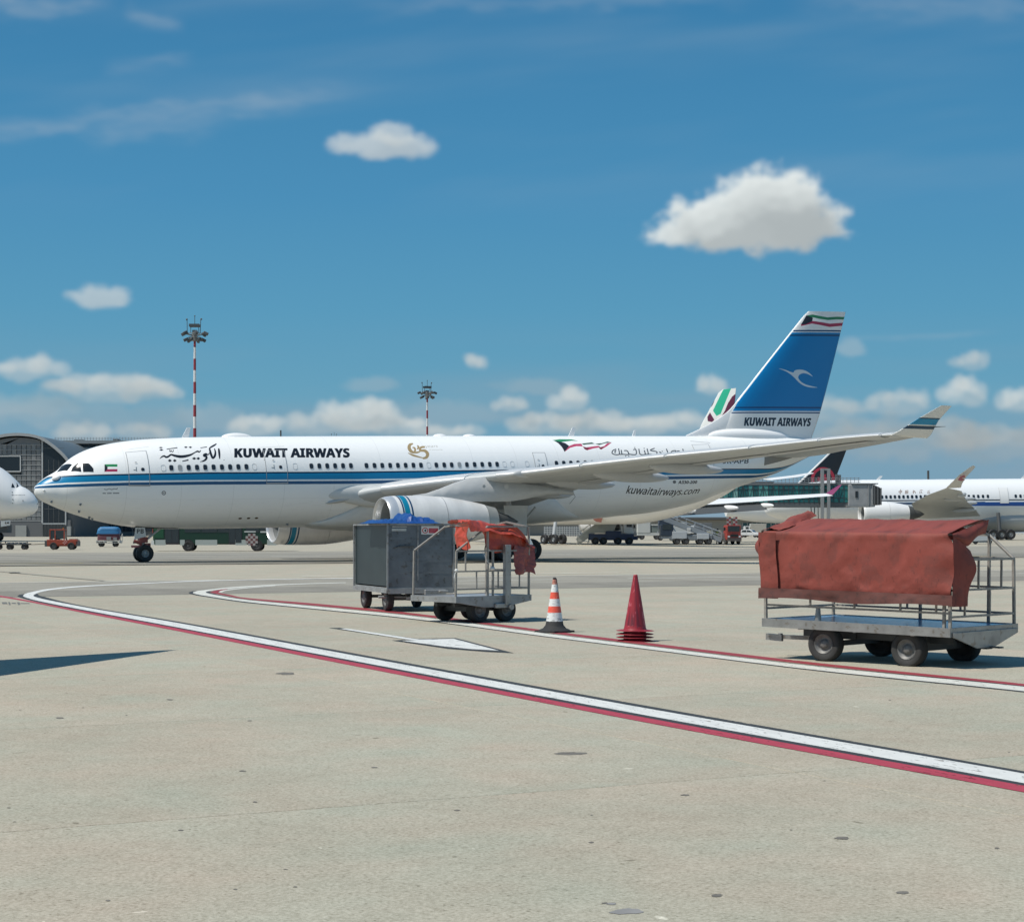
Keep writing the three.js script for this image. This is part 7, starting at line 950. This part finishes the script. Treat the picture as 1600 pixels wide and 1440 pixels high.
  t = put(thing('van', 'pale grey van partly hidden behind the red tarpaulin, at right', 'van'), 1530, 225, .1); part('body', slab([[-1.2, .3], [-1.25, 1.5], [-.9, 2.0], [.3, 1.9], [1.1, 1.0], [1.9, .85], [1.9, .4]], 1.7, .1).translate(0, 0, -.85), M(.50, .53, .54, .45), t); part('side_window', slab([[-.7, 1.2], [-.5, 1.75], [.2, 1.7], [.75, 1.15]], .03).translate(0, 0, .84), winF, t); part('sill', box(2.6, .2, 1.6, 0, .4, 0), blueV, t); rollers(t, [[-.7, .7, 1], [1.1, .7, 1]], .33, .22);
  t = put(thing('fence', 'white railings and low equipment far away at the right edge', 'fence'), 1592, 420, 0); const fM = M(.62, .63, .63, .5); for (let i = 0; i < 9; i++) part('post', rod(P(-5.6 + i * 1.4, 0, 0), P(-5.6 + i * 1.4, i % 4 === 0 ? 2.1 : 1.4, 0), .07), fM, t); for (const y of [.5, 1.0, 1.4]) part('rail', rod(P(-5.6, y, 0), P(5.6, y, 0), .06), fM, t); part('equipment', [rbox(1.5, 1.2, 1.2, .1, 2.4, .7, -.8)], fM, t); part('equipment', [rbox(1.2, .8, 1.2, .1, 4.6, .5, -.8)], fM, t); part('brace', [rod(P(-3.4, .4, .1), P(-2.2, 1.6, .1), .07)], fM, t);
}
{ // ground handler in a yellow jacket
  const d = 226, t = put(thing('person', 'person in a pale yellow high-visibility jacket and dark trousers standing left of the orange truck', 'person'), 1121.5, d, -.5);
  const bones = [[[0, 1.62, .02], [0, 1.72, .03], .105, .10], [[0, 1.42, 0], [0, 1.58, .01], .062, .058], [[-.17, 1.40, 0], [.17, 1.40, 0], .085, .085], [[0, 1.36, 0], [0, 1.02, 0], .155, .135], [[0, 1.0, 0], [0, .92, 0], .15, .15], [[-.20, 1.40, 0], [-.27, 1.12, .02], .062, .05], [[-.27, 1.12, .02], [-.22, .88, .12], .048, .036], [[-.22, .88, .12], [-.21, .80, .15], .036, .03], [[.20, 1.40, 0], [.28, 1.13, 0], .062, .05], [[.28, 1.13, 0], [.30, .88, .06], .048, .036], [[.30, .88, .06], [.30, .79, .09], .036, .03], [[-.09, .92, 0], [-.11, .50, .02], .095, .065], [[-.11, .50, .02], [-.12, .09, -.02], .062, .045], [[.09, .92, 0], [.12, .50, .03], .095, .065], [[.12, .50, .03], [.14, .09, 0], .062, .045], [[-.12, .06, -.04], [-.13, .04, .14], .05, .04], [[.14, .06, -.02], [.16, .04, .16], .05, .04]];
  const N = 72, mc = new MarchingCubes(N, M(1, 1, 1), false, false, 60000), sc = .95, pt = new V3(), A = new V3(), B = new V3(), dAB = new V3(); mc.isolation = 0; const field = mc.field;
  for (let k = 0; k < N; k++) for (let j = 0; j < N; j++) for (let i = 0; i < N; i++) { pt.set((i / N * 2 - 1) * sc, (j / N * 2 - 1) * sc + .9, (k / N * 2 - 1) * sc); let s = 0; for (const [a, b, r0, r1] of bones) { A.set(...a); B.set(...b); dAB.copy(B).sub(A); const h = clamp(pt.clone().sub(A).dot(dAB) / dAB.lengthSq()), ds = pt.distanceTo(A.addScaledVector(dAB, h)) - lerp(r0, r1, h); s += Math.exp(-ds * 32); } field[k * N * N + j * N + i] = Math.log(s + 1e-12) / 32; }
  mc.update(); const n = mc.count, g = new THREE.BufferGeometry(), pa = mc.positionArray.slice(0, n * 3), na = mc.normalArray.slice(0, n * 3), col = new Float32Array(n * 3); for (let i = 0; i < n; i++) { pa[i * 3] *= sc; pa[i * 3 + 1] = pa[i * 3 + 1] * sc + .9; pa[i * 3 + 2] *= sc; const y = pa[i * 3 + 1], x = Math.abs(pa[i * 3]), c = y > 1.53 ? [.42, .26, .19] : y > .93 && !(x > .2 && y < .86) ? [.55, .57, .20] : y < .84 && x > .19 && y > .7 ? [.42, .26, .19] : y < .1 ? [.02, .02, .02] : [.025, .028, .04]; col.set(c, i * 3); }
  g.setAttribute('position', new THREE.BufferAttribute(pa, 3)); g.setAttribute('normal', new THREE.BufferAttribute(na, 3)); g.setAttribute('color', new THREE.BufferAttribute(col, 3)); const m = shadow(new THREE.Mesh(g, M(1, 1, 1, .8, { vertexColors: true }))); m.name = 'body'; t.add(m);
  part('hair', sph(.108, 1, .72, 1.02, 0, 1.745, .02), M(.03, .022, .016, .8), t); part('reflective_band', [lathe([[.162, 1.07], [.166, 1.10], [.163, 1.13]], 20)], M(.6, .6, .6, .4), t);
  t.scale.setScalar(1.06);
}
{ // aircraft standing just outside the frame at left: only the shadow of its wing falls into the picture
  const hw = 5.4, off = P(-SUN.x / SUN.y * hw, 0, -SUN.z / SUN.y * hw), sh = [[273, 1015], [225, 1017.4], [0, 1031], [-170, 1041], [-170, 1078], [0, 1055.4], [137, 1035.4], [250, 1018.6]].map(([u, v]) => ground(u, v).sub(off)), t = thing('airliner', 'white aircraft just outside the left edge, known only by the wing shadow on the concrete', 'airliner');
  const q = sh.map((p) => [p.x, -p.z]), w = slab(q, .16, .03); w.rotateX(-Math.PI / 2); w.translate(0, hw - .08, 0); part('wing', w, wingGrey, t);
  const a = sh[3].clone().lerp(sh[4], .5), dir = P(-1, 0, .75).normalize(), b = a.clone().addScaledVector(dir, 7); part('inner_wing', beam(P(a.x + .4, hw - .15, a.z - .3), P(b.x, hw - 1.0, b.z), 2.4, .26), wingGrey, t);
  const ax = P(.75, 0, 1).normalize(), R = []; for (let j = 0; j <= 20; j++) { const s = lerp(-13, 13, j / 20), r = 1.7 * Math.sqrt(Math.max(.02, 1 - (s / 13.2) ** 4)), c = b.clone().addScaledVector(ax, s), n = P(ax.z, 0, -ax.x), ring = []; for (let i = 0; i < 20; i++) { const an = i / 20 * 6.283; ring.push(P(c.x + n.x * r * Math.cos(an), 3.6 + r * Math.sin(an), c.z + n.z * r * Math.cos(an))); } R.push(ring); } part('fuselage', loft(R), whiteFar, t);
  for (const s of [-3, 5]) { const c = b.clone().addScaledVector(ax, s), g = new THREE.Group(); g.name = 'landing_gear'; t.add(g); part('leg', rod(P(c.x, .4, c.z), P(c.x, 2.4, c.z), .12), paleGrey, g); wheel('wheel', .45, .3, g, c.x, .45, c.z, midGrey, .5, 1, black, .9); }
}
renderer.render(scene, camera);
